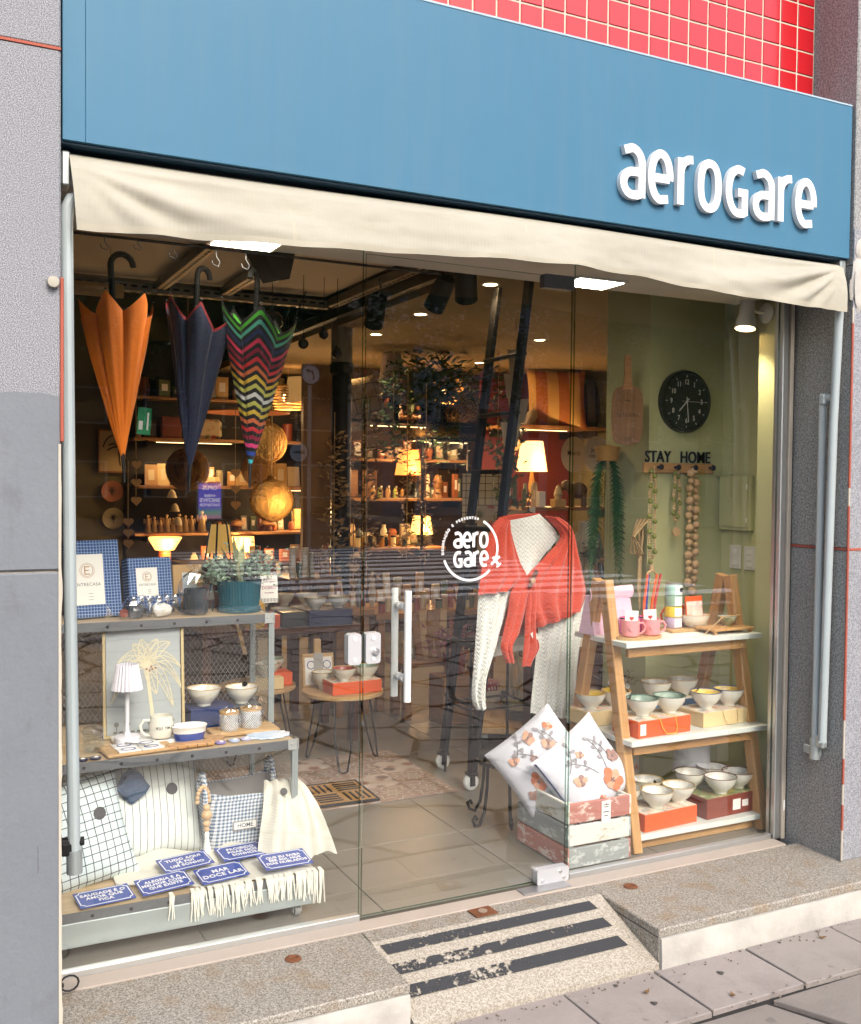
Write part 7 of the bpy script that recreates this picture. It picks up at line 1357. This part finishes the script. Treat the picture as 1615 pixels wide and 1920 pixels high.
vf = thing('flower_vase', 'dark vase of dried flowers on the black shelf', 'vase', (1.98, 4.12, 1.932)); MB().lathe([(0, 0), (.045, 0), (.05, .1), (.035, .17), (0, .17)], 18).build('vase', slate, vf); m = MB(); leaf_quads(m, (0, 0, .25), (.14, .1, .1), 160, .05, .022, random.Random(9)); m.build('flowers', MATS['leaf_dry'], vf, smooth=0)
t = thing('lattice_cushion', 'cream cushion with dark grid lines on the black shelf', 'cushion', (1.72, 4.12, 2.08), rot=(R(75), R(-12), R(10))); cushion(.38, .38, .12, 18).build('cover', lines_mat('cream_grid', (.45, .33, .19), (.06, .05, .04), .11, .06, True), t, smooth=60)
t = thing('fabric_swatch', 'white fabric lamp shade standing on the cream cushion shelf', 'shade', (2.0, 4.20, 2.26)); MB().lathe([(.10, 0), (.075, .20), (.072, .20), (.097, 0)], 24).build('shade', mat('shade_dim', (.50, .40, .32), .8), t); MB().cyl((0, 0, -.16), (0, 0, .05), .008, 8).build('stem', black, t)
for k, (x, y, z0, z1, c_) in enumerate(((1.86, 3.6, 1.95, .9, 'leaf_dry'), (2.06, 3.7, 1.9, .85, 'leaf_brown'))):
    t = thing('dried_garland', '%s dried leaf garland trailing from the black shelf' % ('left', 'right')[k], 'garland', (x, y, z0)); m = MB(); r_ = random.Random(60+k)
    for i in range(46): leaf_quads(m, (.03*math.sin(i*.4), 0, -(z0-z1)*i/46), (.06, .05, .03), 5, .05, .016, r_, .2)
    m.build('leaves', MATS[c_], t, smooth=0); MB().cyl((0, 0, .3), (0, 0, -(z0-z1)), .004, 5).build('cord', rope, t)
# textiles, eucalyptus
for k, (x, y, w_, c_, lb) in enumerate(((2.10, 3.05, .16, 'towel_check', 'left checked tea towel hanging behind the ladder'), (2.25, 3.05, .13, 'towel_check', 'right checked tea towel hanging behind the ladder'), (2.17, 2.98, .13, 'poppy', 'tea towel with red print hanging below the checked ones'))):
    if c_ == 'poppy': print_mat('poppy', (.55, .46, .32), [(.45, .05, .04), (.45, .05, .04), (.2, .2, .1)], 14, .4)
    z0 = 1.52 if k < 2 else 1.30; tag(MB().sheet(lambda u, v: (x+w_*(u-.5), y+.012*math.sin(u*10+k), z0-.34*v), 14, 8, .004).build('tea_towel', MATS[c_], smooth=60), lb, 'tea towel')
tag(bx((2.17, 3.06, 1.53), (.5, .012, .012)).build('towel_bar', black), 'black bar carrying the tea towels', 'bar')
eu = thing('eucalyptus_garland', 'eucalyptus garland hanging between ladder and cushions', 'garland', (2.12, 2.6, 1.83)); m = MB(); r_ = random.Random(30)
for i in range(30): leaf_quads(m, (.03*math.sin(i*.5), 0, -.56*i/30), (.10, .06, .04), 4, .055, .042, r_, .2)
m.build('leaves', leafm('leaf_euca', (.12, .15, .07)), eu, smooth=0); MB().cyl((0, 0, .4), (0, 0, -.55), .004, 5).build('stem', rope, eu)
t = thing('cream_bunting', 'cream fabric bunting hanging behind the ladder', 'bunting', (1.98, 2.3, 2.28))
for i in range(4): MB().sheet(lambda u, v: ((u-.5)*(.13-.05*v)+.012*i*(-1)**i, .02*math.sin(u*8+i), -.15*i-.15*v), 8, 6, .003).build('pennant', linen, t, smooth=60)
MB().cyl((0, 0, 0), (0, 0, .2), .002, 5).build('cord', rope, t)
# cushions and red shelf niche
wshelf('plank carrying the striped cushions on the right', 3.2, 4.2, 4.35, 4.95, 1.965, warmw, True, .03)
def scush(label, loc, rot, c1, c2, sz=.44, band=.09):
    t = thing('striped_cushion', label, 'cushion', loc, rot=rot, group='striped cushions on the right plank'); n_ = 'sc_%d' % int(loc[0]*100); cushion(sz, sz, .16, 20).build('cover', lines_mat(n_, c1, c2, band*2, .5, False, .002), t, smooth=60); return t
scush('yellow and terracotta striped cushion on the right plank', (3.72, 4.46, 2.20), (R(82), 0, R(-18)), (.78, .46, .15), (.52, .17, .04), .54, .10); scush('grey and brown striped cushion at the right end of the plank', (4.03, 4.62, 2.18), (R(82), 0, R(-14)), (.30, .24, .18), (.10, .07, .06))
t = thing('bolster', 'cream tasselled bolster lying at the left end of the cushion plank', 'cushion', (3.45, 4.48, 2.01), rot=(0, R(35), 0)); MB().lathe([(0, -.10), (.03, -.10), (.05, -.06), (.05, .06), (.03, .10), (0, .10)], 18).build('cover', linen, t)
t = thing('kraft_price_tag', 'kraft price tag with white labels hanging from the cushion plank', 'tag', (3.17, 4.30, 1.80), rot=(0, R(40), 0)); bx((0, 0, 0), (.16, .004, .13)).build('card', kraft, t); bx((-.03, -.003, -.01), (.03, .001, .06)).build('sticker', card_w, t); bx((.03, -.003, .02), (.035, .001, .045)).build('sticker', card_w, t)
wshelf('wooden plank carrying the carved elephant', 2.75, 3.75, 3.45, 3.85, 1.275, warmw)
for k, (x, y, txt, lb) in enumerate(((3.33, 3.62, 'Merci', 'oval cream sign lettered Merci, left of two'), (3.41, 3.42, 'Je suis\ncontente', 'oval cream sign with French lettering, right of two'))):
    t = thing('oval_sign', lb, 'sign', (x, y, 1.69), rot=(0, 0, R(-35))); MB().prism(sup(0, 0, .10, .142, 2, 36), .010, FRONT).build('board', mat('sign_cream', (.60, .52, .40), .6), t); me = text_mesh(txt, .055 if k == 0 else .045, .0004, .0004, .8, mat('ink_dark', (.05, .04, .02), .7)); me.transform(Tm(0, -.0106, .01) @ FRONT); link('lettering', me, t)
el = thing('elephant_figurine', 'carved brown elephant on the wooden plank', 'figurine', (3.30, 3.52, 1.276), -30); ec = mat('elephant_brown', (.16, .10, .04), .5, 0, .3, 30)
MB().ball((0, 0, .13), .07, 16, (1.15, .8, .95)).build('body', ec, el); MB().ball((-.085, 0, .165), .045, 14).build('head', ec, el); MB().tube([(-.12, 0, .16), (-.145, 0, .11), (-.14, 0, .05), (-.155, 0, .03)], [.02, .016, .011, .008], 8).build('trunk', ec, el)
for x in (-.045, .05):
    for y in (-.03, .03): MB().cyl((x, y, .11), (x, y, 0), .022, 10, .020).build('leg', ec, el)
for y in (-.045, .045): MB().ball((-.065, y, .165), .04, 12, (.6, .25, 1)).build('ear', ec, el)
t = thing('pillar_candle', 'cream flame shaped candle on a pale block beside the elephant', 'candle', (3.14, 3.55, 1.276)); bx((0, 0, .03), (.10, .08, .06), .004).build('block', mat('wax_block', (.55, .38, .16), .5), t); MB().lathe([(0, .06), (.025, .06), (.036, .10), (.02, .15), (0, .175)], 16).build('candle', mat('wax', (.60, .50, .30), .4), t)
tag(bx((0, 0, 0), (.05, .004, .16)).build('shelf_price_card', card_w, None, (2.83, 3.43, 1.20)), 'white price card hanging on the elephant plank', 'card')
tag(bx((.0, .0, .06), (.06, .05, .12), .004).build('gift_tag_box', card_w, None, (2.98, 3.55, 1.276)), 'small white tag box left of the candle', 'box')
pv_ = thing('pleated_vase', 'tall beige pleated vase behind the red shawl', 'vase', (2.44, 2.2, .90)); MB().lathe([(0, 0), (.055, 0), (.09, .08), (.085, .20), (.04, .26), (.035, .32), (0, .32)], 36, flute=(18, .04)).build('vase', linen, pv_); tag(bx((2.5, 2.3, .45), (.40, .35, .895), .01).build('vase_plinth', warmw), 'brown plinth below the pleated vase', 'plinth')
m = MB(); leaf_quads(m, (0, 0, 0), (.10, .08, .07), 140, .05, .02, random.Random(77)); tag(m.build('grey_fabric_flowers', mat('grey_petal', (.16, .14, .13), .9), None, (2.44, 2.1, 1.02), smooth=0), 'grey fabric flowers beside the fern', 'flowers')
# low tables, carts and baskets in the centre right
def table(name, label, x0, x1, y0, y1, h_, m_=warmw, leg=.05):
    t = thing(name, label, 'table', ((x0+x1)/2, (y0+y1)/2, 0)); a, b = (x1-x0)/2, (y1-y0)/2; bx((0, 0, h_-.018), (2*a, 2*b, .036), .004).build('top', m_, t)
    for x in (-a+leg, a-leg):
        for y in (-b+leg, b-leg): bx((x, y, (h_-.036)/2), (leg, leg, h_-.036), .003).build('leg', m_, t)
    return t
table('display_table', 'wooden display table with jars behind the door handle', 1.25, 2.15, 2.75, 3.35, .62); table('low_bench', 'low wooden bench with boards and plates behind the ladder', 1.30, 1.95, 2.45, 2.72, .36)
table('side_table', 'small wooden side table left of the display table', .95, 1.22, 2.7, 3.2, .66)
for k in range(12):
    x = 1.32+.068*k; t = thing('spice_jar', '%s jar from the left on the display table' % ('first second third fourth fifth sixth seventh eighth ninth tenth eleventh twelfth'.split()[k]), 'jar', (x, 2.82+.05*(k % 3), .621), 0, 'jars on the display table'); MB().cyl((0, 0, 0), (0, 0, .06+.02*(k % 3)), .022, 14).build('jar', [mat('jar_red', (.30, .06, .04), .3), mat('wax', (.60, .50, .30), .4), mat('jar_green', (.10, .12, .05), .4), kraft][k % 4], t); MB().cyl((0, 0, .061+.02*(k % 3)), (0, 0, .074+.02*(k % 3)), .023, 14).build('lid', [black, boardw, gold][k % 3], t)
for k in range(7): tag(bx((0, 0, .15), (.05, .012, .30), .004).build('cutting_plank', [warmw, boardw][k % 2], None, (1.45+.035*k, 2.52+.01*k, .361), (R(-8), R(6*(k % 3-1)), 0)), '%s narrow serving plank from the left on the low bench' % ('first second third fourth fifth sixth seventh'.split()[k]), 'plank', 'serving planks on the low bench')
fw = thing('flower_pot', 'pot of red and pink dried flowers on the low bench', 'flowers', (1.60, 2.35, .30)); MB().lathe([(0, 0), (.06, 0), (.075, .12), (0, .11)], 18).build('pot', brownc, fw); m = MB(); leaf_quads(m, (0, 0, .20), (.14, .10, .09), 180, .05, .022, random.Random(5)); m.build('flowers', leafm('petal_red', (.22, .05, .07)), fw, smooth=0); tag(bx((1.60, 2.35, .145), (.25, .2, .29), .005).build('pot_block', warmw), 'wooden block under the pot of red flowers', 'block')
ctk = thing('plate_cart', 'low wooden cart on casters with stacked plates behind the ladder', 'cart', (1.80, 2.05, 0), 64); bx((0, 0, .115), (1.05, .42, .035), .004).build('deck', boardw, ctk)
for x in (-.47, .47):
    for y in (-.17, .17): MB().cyl((x, y-.012, .035), (x, y+.012, .035), .033, 14).build('wheel', rubber, ctk); bx((x, y, .085), (.05, .04, .03)).build('caster_fork', galv, ctk)
MB().tube([(-.50, -.19, .13), (-.50, -.19, .55)], .008, 6).build('post', black, ctk)
for k, (dx, dy, n_) in enumerate(((-.30, -.05, 6), (-.06, -.05, 5), (.2, .0, 7))):
    for i in range(n_):
        q = Matrix.Rotation(R(64), 4, 'Z') @ Vector((dx, dy, 0)); tag(MB().lathe([(0, 0), (.05, 0), (.088, .010), (.09, .013), (.05, .005), (0, .004)], 26).build('dinner_plate', mat('sage_plate', (.26, .28, .18), .3), None, (1.80+q.x, 2.05+q.y, .1335+.0095*i)), 'sage dinner plate, %s from the bottom of the %s stack on the cart' % ('first second third fourth fifth sixth seventh'.split()[i], ('front', 'middle', 'rear')[k]), 'plate', 'plates in the %s stack' % ('front', 'middle', 'rear')[k])
bs_ = thing('plaid_basket', 'white bucket with red checked cloth on the low cart', 'basket', (1.70, 2.12, .1335)); MB().lathe([(0, 0), (.07, 0), (.085, .10), (.08, .10), (0, .01)], 24).build('bucket', linen, bs_); blob((0, 0, .115), (.075, .07, .045), 41).build('checked_cloth', lines_mat('red_check', (.55, .45, .40), (.35, .05, .05), .02, .5), bs_)
lw = thing('lattice_basket', 'cream lattice basket on the low cart', 'basket', (1.95, 2.1, .1335))
for i in range(10): a = 2*math.pi*i/10; MB().tube([(.10*math.cos(a+.3*s_), .10*math.sin(a+.3*s_), .30*s_) for s_ in [j/6 for j in range(7)]], .008, 5).build('cane', linen, lw); MB().tube([(.10*math.cos(a-.3*s_*3), .10*math.sin(a-.3*s_*3), .30*s_) for s_ in [j/6 for j in range(7)]], .008, 5).build('cane', linen, lw)
for k in range(2): table('cart_table', ('near', 'far')[k]+' dark shelf unit along the right wall', 2.25+.55*k, 2.70+.55*k, 1.9+.7*k, 2.5+.7*k, .80, darkw)
for k in range(10):
    r_ = random.Random(90+k); tag(MB().lathe([(0, 0), (.03+.02*r_.random(), 0), (.05, .05+.05*r_.random()), (.03, .12), (.02, .14+.04*r_.random()), (0, .15)], 16).build('stoneware', [linen, warmw, slate, kraft, wicker][k % 5], None, (2.3+.09*k % .9, 1.95+.07*k, .802 if k < 6 else .802)), '%s piece of stoneware from the front on the dark shelf units' % ('first second third fourth fifth sixth seventh eighth ninth tenth'.split()[k]), 'vase', 'stoneware on the dark shelf units')
m = MB(); leaf_quads(m, (0, 0, 0), (.14, .12, .16), 260, .09, .012, random.Random(66), .5); tag(m.build('driftwood_sticks', mat('driftwood', (.24, .19, .14), .9), None, (1.90, 1.25, .42), smooth=0), 'bundle of pale driftwood sticks behind the pine shelf', 'driftwood'); tag(bx((1.90, 1.30, .14), (.36, .28, .28), .01).build('stick_crate', warmw), 'dark crate under the driftwood sticks', 'crate')
tag(MB().lathe([(0, 0), (.12, 0), (.14, .22), (.13, .23), (.12, .02), (0, .02)], 24, flute=(24, .02)).build('wicker_bin', linen, None, (1.72, 1.32, .62)), 'beige wicker bin behind the pink paper bag', 'bin'); tag(bx((1.72, 1.34, .31), (.34, .3, .619), .01).build('bin_stand', darkw), 'dark stand under the beige wicker bin', 'stand')

# under-shelf strip lights (seen lit under the cushion plank and the short black shelf)
strip_m = mat('strip_led', (1, 1, 1), .5, 0, 0, emit=(1.0, .62, .25), es=4)
for lb, x, y, z, ln, e in (('warm strip light under the cushion plank', 3.55, 4.40, 1.93, .5, 4), ('warm strip light under the short black shelf', 2.46, 4.15, 1.786, .4, 3), ('warm strip light under the black plant shelf', 2.0, 4.05, 1.895, .5, 2.5), ('warm strip light under the middle back shelf', 1.9, 6.08, 1.375, .6, 3), ('warm strip light under the top back shelf', .9, 6.08, 1.80, .7, 3)):
    t = thing('shelf_strip_light', lb, 'strip light', (x, y, z), 0, 'shelf strip lights'); bx((0, 0, -.004), (ln, .02, .008)).build('profile', alu, t); bx((0, 0, -.0095), (ln-.02, .012, .003)).build('diffuser', strip_m, t)
    l = bpy.data.lights.new('strip_lamp', 'AREA'); l.shape = 'RECTANGLE'; l.size = ln; l.size_y = .02; l.energy = e; l.color = (1, .62, .28); lo = bpy.data.objects.new('strip_lamp', l); COL.objects.link(lo); lo.parent = t; lo.location = (0, 0, -.014)
# many small goods filling the shelves
ORD = 'first second third fourth fifth sixth seventh eighth ninth tenth eleventh twelfth thirteenth fourteenth fifteenth sixteenth'.split()
GC = [mat('good_%d' % i, c_, .45, 0, .15, 12) for i, c_ in enumerate(((.50, .30, .12), (.62, .52, .36), (.30, .10, .05), (.12, .16, .08), (.55, .18, .06), (.20, .20, .20), (.40, .36, .22), (.60, .40, .20)))]
VP = [[(0, 0), (.5, 0), (.8, .35), (.55, .75), (.3, .9), (.36, 1), (0, .98)], [(0, 0), (.7, 0), (.7, .85), (.6, .9), (.62, 1), (0, .98)], [(0, 0), (.45, 0), (.3, .2), (.75, .55), (.65, .8), (0, 1)], [(0, 0), (.6, 0), (.85, .5), (.6, .98), (.5, 1), (0, .95)]]
def fill(place, n_, x0, x1, y, z, hmin, hmax, seed):
    r_ = random.Random(seed)
    for k in range(n_):
        x = x0+(x1-x0)*(k+.5)/n_+r_.uniform(-.012, .012); h_ = r_.uniform(hmin, hmax); g = r_.choice(GC); kind = r_.randrange(3); yy = y+r_.uniform(-.04, .05); wv = min((x1-x0)/n_*.8, h_*.8)
        if kind == 0: t = thing('small_box', '%s item from the left on %s, a box' % (ORD[k], place), 'box', (x, yy, z), r_.uniform(-12, 12)); bx((0, 0, h_/2), (wv, wv*.6, h_), .004).build('carton', g, t); bx((0, -wv*.301, h_*.55), (wv*.5, .001, h_*.4)).build('label_card', card_w, t)
        elif kind == 1: t = thing('small_vase', '%s item from the left on %s, a vase' % (ORD[k], place), 'vase', (x, yy, z)); pr = r_.choice(VP); MB().lathe([(a*wv*.6, b*h_) for a, b in pr], 18).build('body', g, t); MB().lathe([(wv*.18, h_), (wv*.22, h_*1.03), (wv*.16, h_*1.03)], 14).build('lip', g, t)
        else: t = thing('small_picture', '%s item from the left on %s, a picture' % (ORD[k], place), 'picture', (x, yy+.03, z), rot=(R(-10), 0, R(r_.uniform(-8, 8)))); bx((0, 0, h_/2), (wv, .012, h_), .003).build('frame', g, t); bx((0, -.0065, h_/2), (wv*.72, .001, h_*.74)).build('card', card_w if r_.random() < .5 else MATS['box_pattern'], t)
fill('the top back shelf', 7, .40, .88, 6.2, 1.834, .08, .2, 1); fill('the middle back shelf behind the pumpkins', 6, .72, 1.35, 6.28, 1.407, .1, .24, 2); fill('the lowest back shelf right of the angels', 8, 1.38, 1.95, 6.2, .987, .07, .2, 3); fill('the back counter', 12, .85, 2.3, 6.12, .702, .08, .22, 4)
fill('the long wooden bottle shelf', 7, 2.62, 3.08, 5.0, 1.32, .08, .22, 5); fill('the low wooden candle shelf', 8, 1.78, 2.6, 4.66, .927, .09, .2, 6); fill('the black plant shelf', 5, 1.60, 1.95, 4.05, 1.932, .08, .16, 7); fill('the elephant plank', 7, 2.78, 3.12, 3.7, 1.277, .08, .22, 8); fill('the display table back row', 12, 1.30, 2.1, 3.15, .622, .08, .24, 9); fill('the low bench', 6, 1.34, 1.5, 2.55, .361, .06, .14, 10); fill('the side table', 5, .97, 1.2, 2.85, .662, .08, .2, 11)
wshelf('lower plank along the right wall below the elephant', 2.75, 3.75, 3.45, 3.85, .86, warmw); fill('the lower right plank', 10, 2.8, 3.7, 3.6, .862, .1, .26, 12)
wshelf('plank above the bottles at the back of the shop', 2.0, 3.1, 4.95, 5.25, 1.66, warmw); fill('the plank above the bottles', 10, 2.05, 3.05, 5.1, 1.662, .08, .2, 13)
for k, (x, y, z) in enumerate(((2.75, 4.7, 2.25), (1.62, 5.6, 2.2))):
    t = thing('hanging_basket_lamp', '%s woven basket lamp hanging at the back of the shop' % ('centre', 'left', 'right')[k], 'pendant lamp', (x, y, z)); m = MB()
    for i in range(9): zz = -.10+.025*i; rr = .15*math.cos(zz*6.5); m.tube([(rr*math.cos(a), rr*math.sin(a), zz) for a in [j*math.pi/10 for j in range(20)]], .008, 4, True)
    stuff(m.build('woven_rings', wicker, t)); MB().ball((0, 0, 0), .05, 12).build('bulb', glow('basket_bulb', (.9, .6, .3), 5, (1, .55, .18)), t); MB().cyl((0, 0, .1), (0, 0, 2.47-z if k != 1 else .8), .004, 5).build('cord', rope, t); point(t, (0, 0, -.16), 5)

wshelf('highest plank shelf near the ceiling of the dark back wall', .36, 2.28, 6.08, 6.36, 2.20); fill('the highest back plank', 13, .42, 2.24, 6.2, 2.202, .08, .22, 21)
table('rear_table', 'dark rear table full of small goods behind the planter', .55, 1.10, 3.75, 4.25, .74, darkw); fill('the dark rear table', 10, .57, 1.08, 3.9, .742, .08, .26, 22)
table('gift_table', 'dark gift table in front of the iron column', .75, 1.10, 2.95, 3.4, .84, darkw); fill('the dark gift table', 6, .77, 1.08, 3.05, .842, .08, .2, 23)
wshelf('upper plank over the hanging plant', 1.95, 3.1, 4.95, 5.25, 2.05, warmw); fill('the upper plank over the hanging plant', 10, 2.0, 3.05, 5.08, 2.052, .08, .24, 24)
for k, (x, y, z0, z1, c_) in enumerate(((1.06, 3.0, 1.75, .85, 'leaf_dry'), (1.33, 3.1, 1.9, .75, 'leaf_brown'), (2.62, 3.6, 2.3, 1.3, 'leaf_green'), (1.70, 3.5, 2.3, 1.6, 'leaf_green'))):
    t = thing('leaf_garland', '%s leaf garland hanging in the middle of the shop' % ('left dry', 'right brown', 'right green', 'left green')[k], 'garland', (x, y, z0)); m = MB(); r_ = random.Random(160+k)
    for i in range(40): leaf_quads(m, (.04*math.sin(i*.5), 0, -(z0-z1)*i/40), (.08, .06, .03), 6, .06, .024, r_, .2)
    m.build('leaves', MATS[c_], t, smooth=0); MB().cyl((0, 0, .15), (0, 0, -(z0-z1)), .004, 5).build('cord', rope, t)
# ------------------------------------------------------------------ the street behind the camera (seen mirrored in the glass)
rd = struct(bx((4, -18.3, GZ-0.19), (90, 21.6, .1)).build('road', mat('asphalt', (.05, .05, .052), .85, 0, .25, 6, .4, 80)))
struct(bx((4, -7.35, GZ-0.06), (80, .22, .14), .01).build('kerb', mat('kerb_stone', (.30, .29, .27), .8, 0, .2, 5)))
struct(bx((4, -35, GZ-0.07), (90, 12, .14)).build('pavement_far', mat('far_paving', (.25, .22, .20), .8, 0, .2, 3)))
zebra = mat('road_white', (.90, .90, .88), .7, 0, .15, 4)
zb = thing('zebra_crossing', 'white zebra crossing painted on the road, mirrored in the glass', 'crossing')
for k in range(13): bx((7.2, -9.6-.95*k, GZ-.136), (7.0, .50, .005)).build('stripe', zebra, zb)
def house(label, x0, x1, y, h_, wall_m, floors, cols, roofc):
    t = thing('building', label, 'building', ((x0+x1)/2, y, GZ)); W_ = x1-x0; bx((0, -3, h_/2), (W_, 6, h_)).build('wall', wall_m, t); bx((0, -3, h_+.1), (W_+.3, 6.3, .2)).build('roof', roofc, t)
    gw = mat('far_window', (.05, .06, .07), .15); fr = mat('far_frame', (.55, .55, .53), .6)
    for f in range(floors):
        for c in range(cols):
            o = bx((-W_/2+W_*(c+.5)/cols, .03, 1.6+3.0*f), (W_/cols*.55, .10, 1.5)).build('window', fr, t); bx((-W_/2+W_*(c+.5)/cols, .07, 1.6+3.0*f), (W_/cols*.48, .06, 1.36)).build('pane', gw, o)
    return t
rf = mat('far_roof', (.30, .14, .08), .8)
house('beige rendered building across the street, mirrored in the left pane', -14, 2.6, -40, 12.0, mat('far_beige', (.30, .27, .23), .85, 0, .15, .8), 3, 4, rf)
house('dark brick building across the street, mirrored left of the door', 2.9, 16.0, -40, 13.5, mat('far_brick', (.12, .07, .05), .85, 0, .2, 1.5), 3, 4, rf)
house('white building across the street, mirrored in the door', 18.2, 27.5, -41, 11.5, mat('far_white', (.55, .56, .58), .85, 0, .1, .8), 2, 4, rf)
house('grey building across the street, mirrored in the right pane', 28, 48, -40, 13.5, mat('far_grey', (.22, .23, .24), .85, 0, .1, .8), 3, 6, rf)
def tree(label, x, y, h_, r, seed, n_=5200):
    t = thing('street_tree', label, 'tree', (x, y, GZ)); r_ = random.Random(seed); m = MB(); m.tube([(0, 0, 0), (.05, .03, h_*.25), (-.04, 0, h_*.5), (.1, .05, h_*.8)], [.2, .16, .12, .05], 10)
    L_ = []
    for k in range(9): a = k*2.4; p = Vector((0, 0, h_*(.38+.04*k))); q = p+Vector((math.cos(a)*r*.8, math.sin(a)*r*.8, r*.35*r_.uniform(.3, 1.4))); m.tube([p, (p+q)/2+Vector((0, 0, .15)), q], [.07, .05, .02], 6); L_.append(q)
    m.build('trunk', mat('bark', (.10, .075, .05), .9, 0, .3, 10, .6, 30), t); c = MB()
    for q in L_+[Vector((0, 0, h_*.85)), Vector((.4, .2, h_*.75))]:
        for _ in range(5): leaf_quads(c, q+Vector((r_.gauss(0, r*.28), r_.gauss(0, r*.28), r_.gauss(0, r*.2))), (r*.4, r*.4, r*.3), n_//55, .32, .19, r_)
    c.build('crown', MATS['leaf_green'], t, smooth=0)
tree('leafy street tree at the left of the mirrored crossing', 2.6, -33, 10.5, 3.9, 1); tree('leafy street tree in the middle of the mirrored street', 9.4, -34, 11.0, 3.8, 2); tree('tall leafy street tree mirrored above the clock', 23.5, -33, 12.0, 4.6, 3); tree('leafy street tree mirrored in the right pane', 31.5, -34, 10.5, 4.2, 4); tree('leafy street tree at the far left of the mirrored street', -5.4, -33.5, 10.5, 4.0, 5); tree('leafy kerbside tree mirrored at the top of the door', 15.6, -32.5, 12.2, 3.8, 6)
def road_sign(label, x, y, z, kind):
    t = thing('traffic_sign', label, 'traffic sign', (x, y, GZ), rot=(0, 0, 0)); MB().cyl((0, -.03, 0), (0, -.03, z+.2), .03, 10).build('post', galv, t); MB().cyl((0, -.01, z), (0, .01, z), .17, 28).build('disc_rim', mat('sign_rim', (.05, .02, .02), .5), t); o = MB().cyl((0, .008, z), (0, .014, z), .145, 28).build('disc_face', whitel, t)
    F = Tm(0, .0145, z) @ Matrix(((-1, 0, 0, 0), (0, 0, 1, 0), (0, 1, 0, 0), (0, 0, 0, 1))); m = MB()
    if kind == 's': m.stroke([(.09, 0), (-.05, 0)], .028, .002, False, F); m.prism([(-.10, 0), (-.04, -.04), (-.04, .04)], .003, F)
    else: m.stroke([(-.05, -.08), (-.05, 0), (-.02, .05), (.03, .06)], .028, .002, False, F); m.prism([(.09, .06), (.03, .02), (.03, .10)], .003, F)
    m.build('arrow', black, o, smooth=0)
road_sign('round traffic sign with straight arrow across the street', 3.94, -12.0-7.9+7.9, 2.04, 's'); road_sign('round traffic sign with turn arrow across the street', 4.2, -12.2, 3.28, 't')
ad = thing('poster_panel', 'blue and purple concert poster on a post across the street', 'poster', (3.05, -14.0, GZ)); MB().cyl((0, -.06, 0), (0, -.06, 1.9), .04, 10).build('post', galv, ad); bx((0, 0, 1.24), (.44, .06, .66), .01).build('frame', galv, ad)
m, t_, b_ = nodes('poster_blue'); cz = xyz(t_, coord(t_))[2]; c_ = ramp(t_, mth(t_, 'SUBTRACT', cz, .9), [(.0, (.45, .10, .25)), (.15, (.10, .25, .20)), (.25, (.10, .05, .45)), (.6, (.02, .06, .40))]); L(t_, c_, b_.inputs['Base Color']); L(t_, c_, b_.inputs['Emission Color']); b_.inputs['Emission Strength'].default_value = 2.5
bx((0, .032, 1.24), (.385, .004, .60)).build('poster_face', m, ad)
BK = Matrix(((-1, 0, 0, 0), (0, 0, 1, 0), (0, 1, 0, 0), (0, 0, 0, 1)))
for txt, z, s_ in (('OPUS', 1.46, .10), ('OS SEUS', 1.33, .05), ('SHOWS', 1.25, .10), ('FAVORITOS', 1.17, .065)):
    me = text_mesh(txt, s_, .001, .002, 1, mat('poster_white', (.9, .9, .9), .5, 0, 0, emit=(1, 1, 1), es=1.5)); me.transform(Tm(0, .035, z) @ BK); link('lettering', me, ad)
pole = thing('utility_pole', 'concrete utility pole with crossarm across the street', 'utility pole', (18.9, -29.4, GZ)); MB().cyl((0, 0, 0), (0, 0, 9), .16, 12, .10).build('post', mat('concrete', (.35, .34, .32), .85), pole); bx((0, 0, 8.2), (1.8, .1, .1)).build('crossarm', darkw, pole)
for k, (y, z) in enumerate(((-20.3, 5.6), (-20.5, 5.95), (-20.9, 6.4), (-21.1, 8.1), (-20.6, 7.2), (-20.4, 4.9))): tag(MB().tube([(-14+5*i, y-8.5, z*1.25-.35*math.sin(math.pi*((i*4+1.4) % 26.6)/26.6)+GZ) for i in range(12)], .018, 5).build('overhead_wire', rubber), '%s overhead wire across the street' % ('second lowest', 'third lowest', 'fourth lowest', 'highest', 'fifth lowest', 'lowest')[k], 'wire', 'overhead wires')
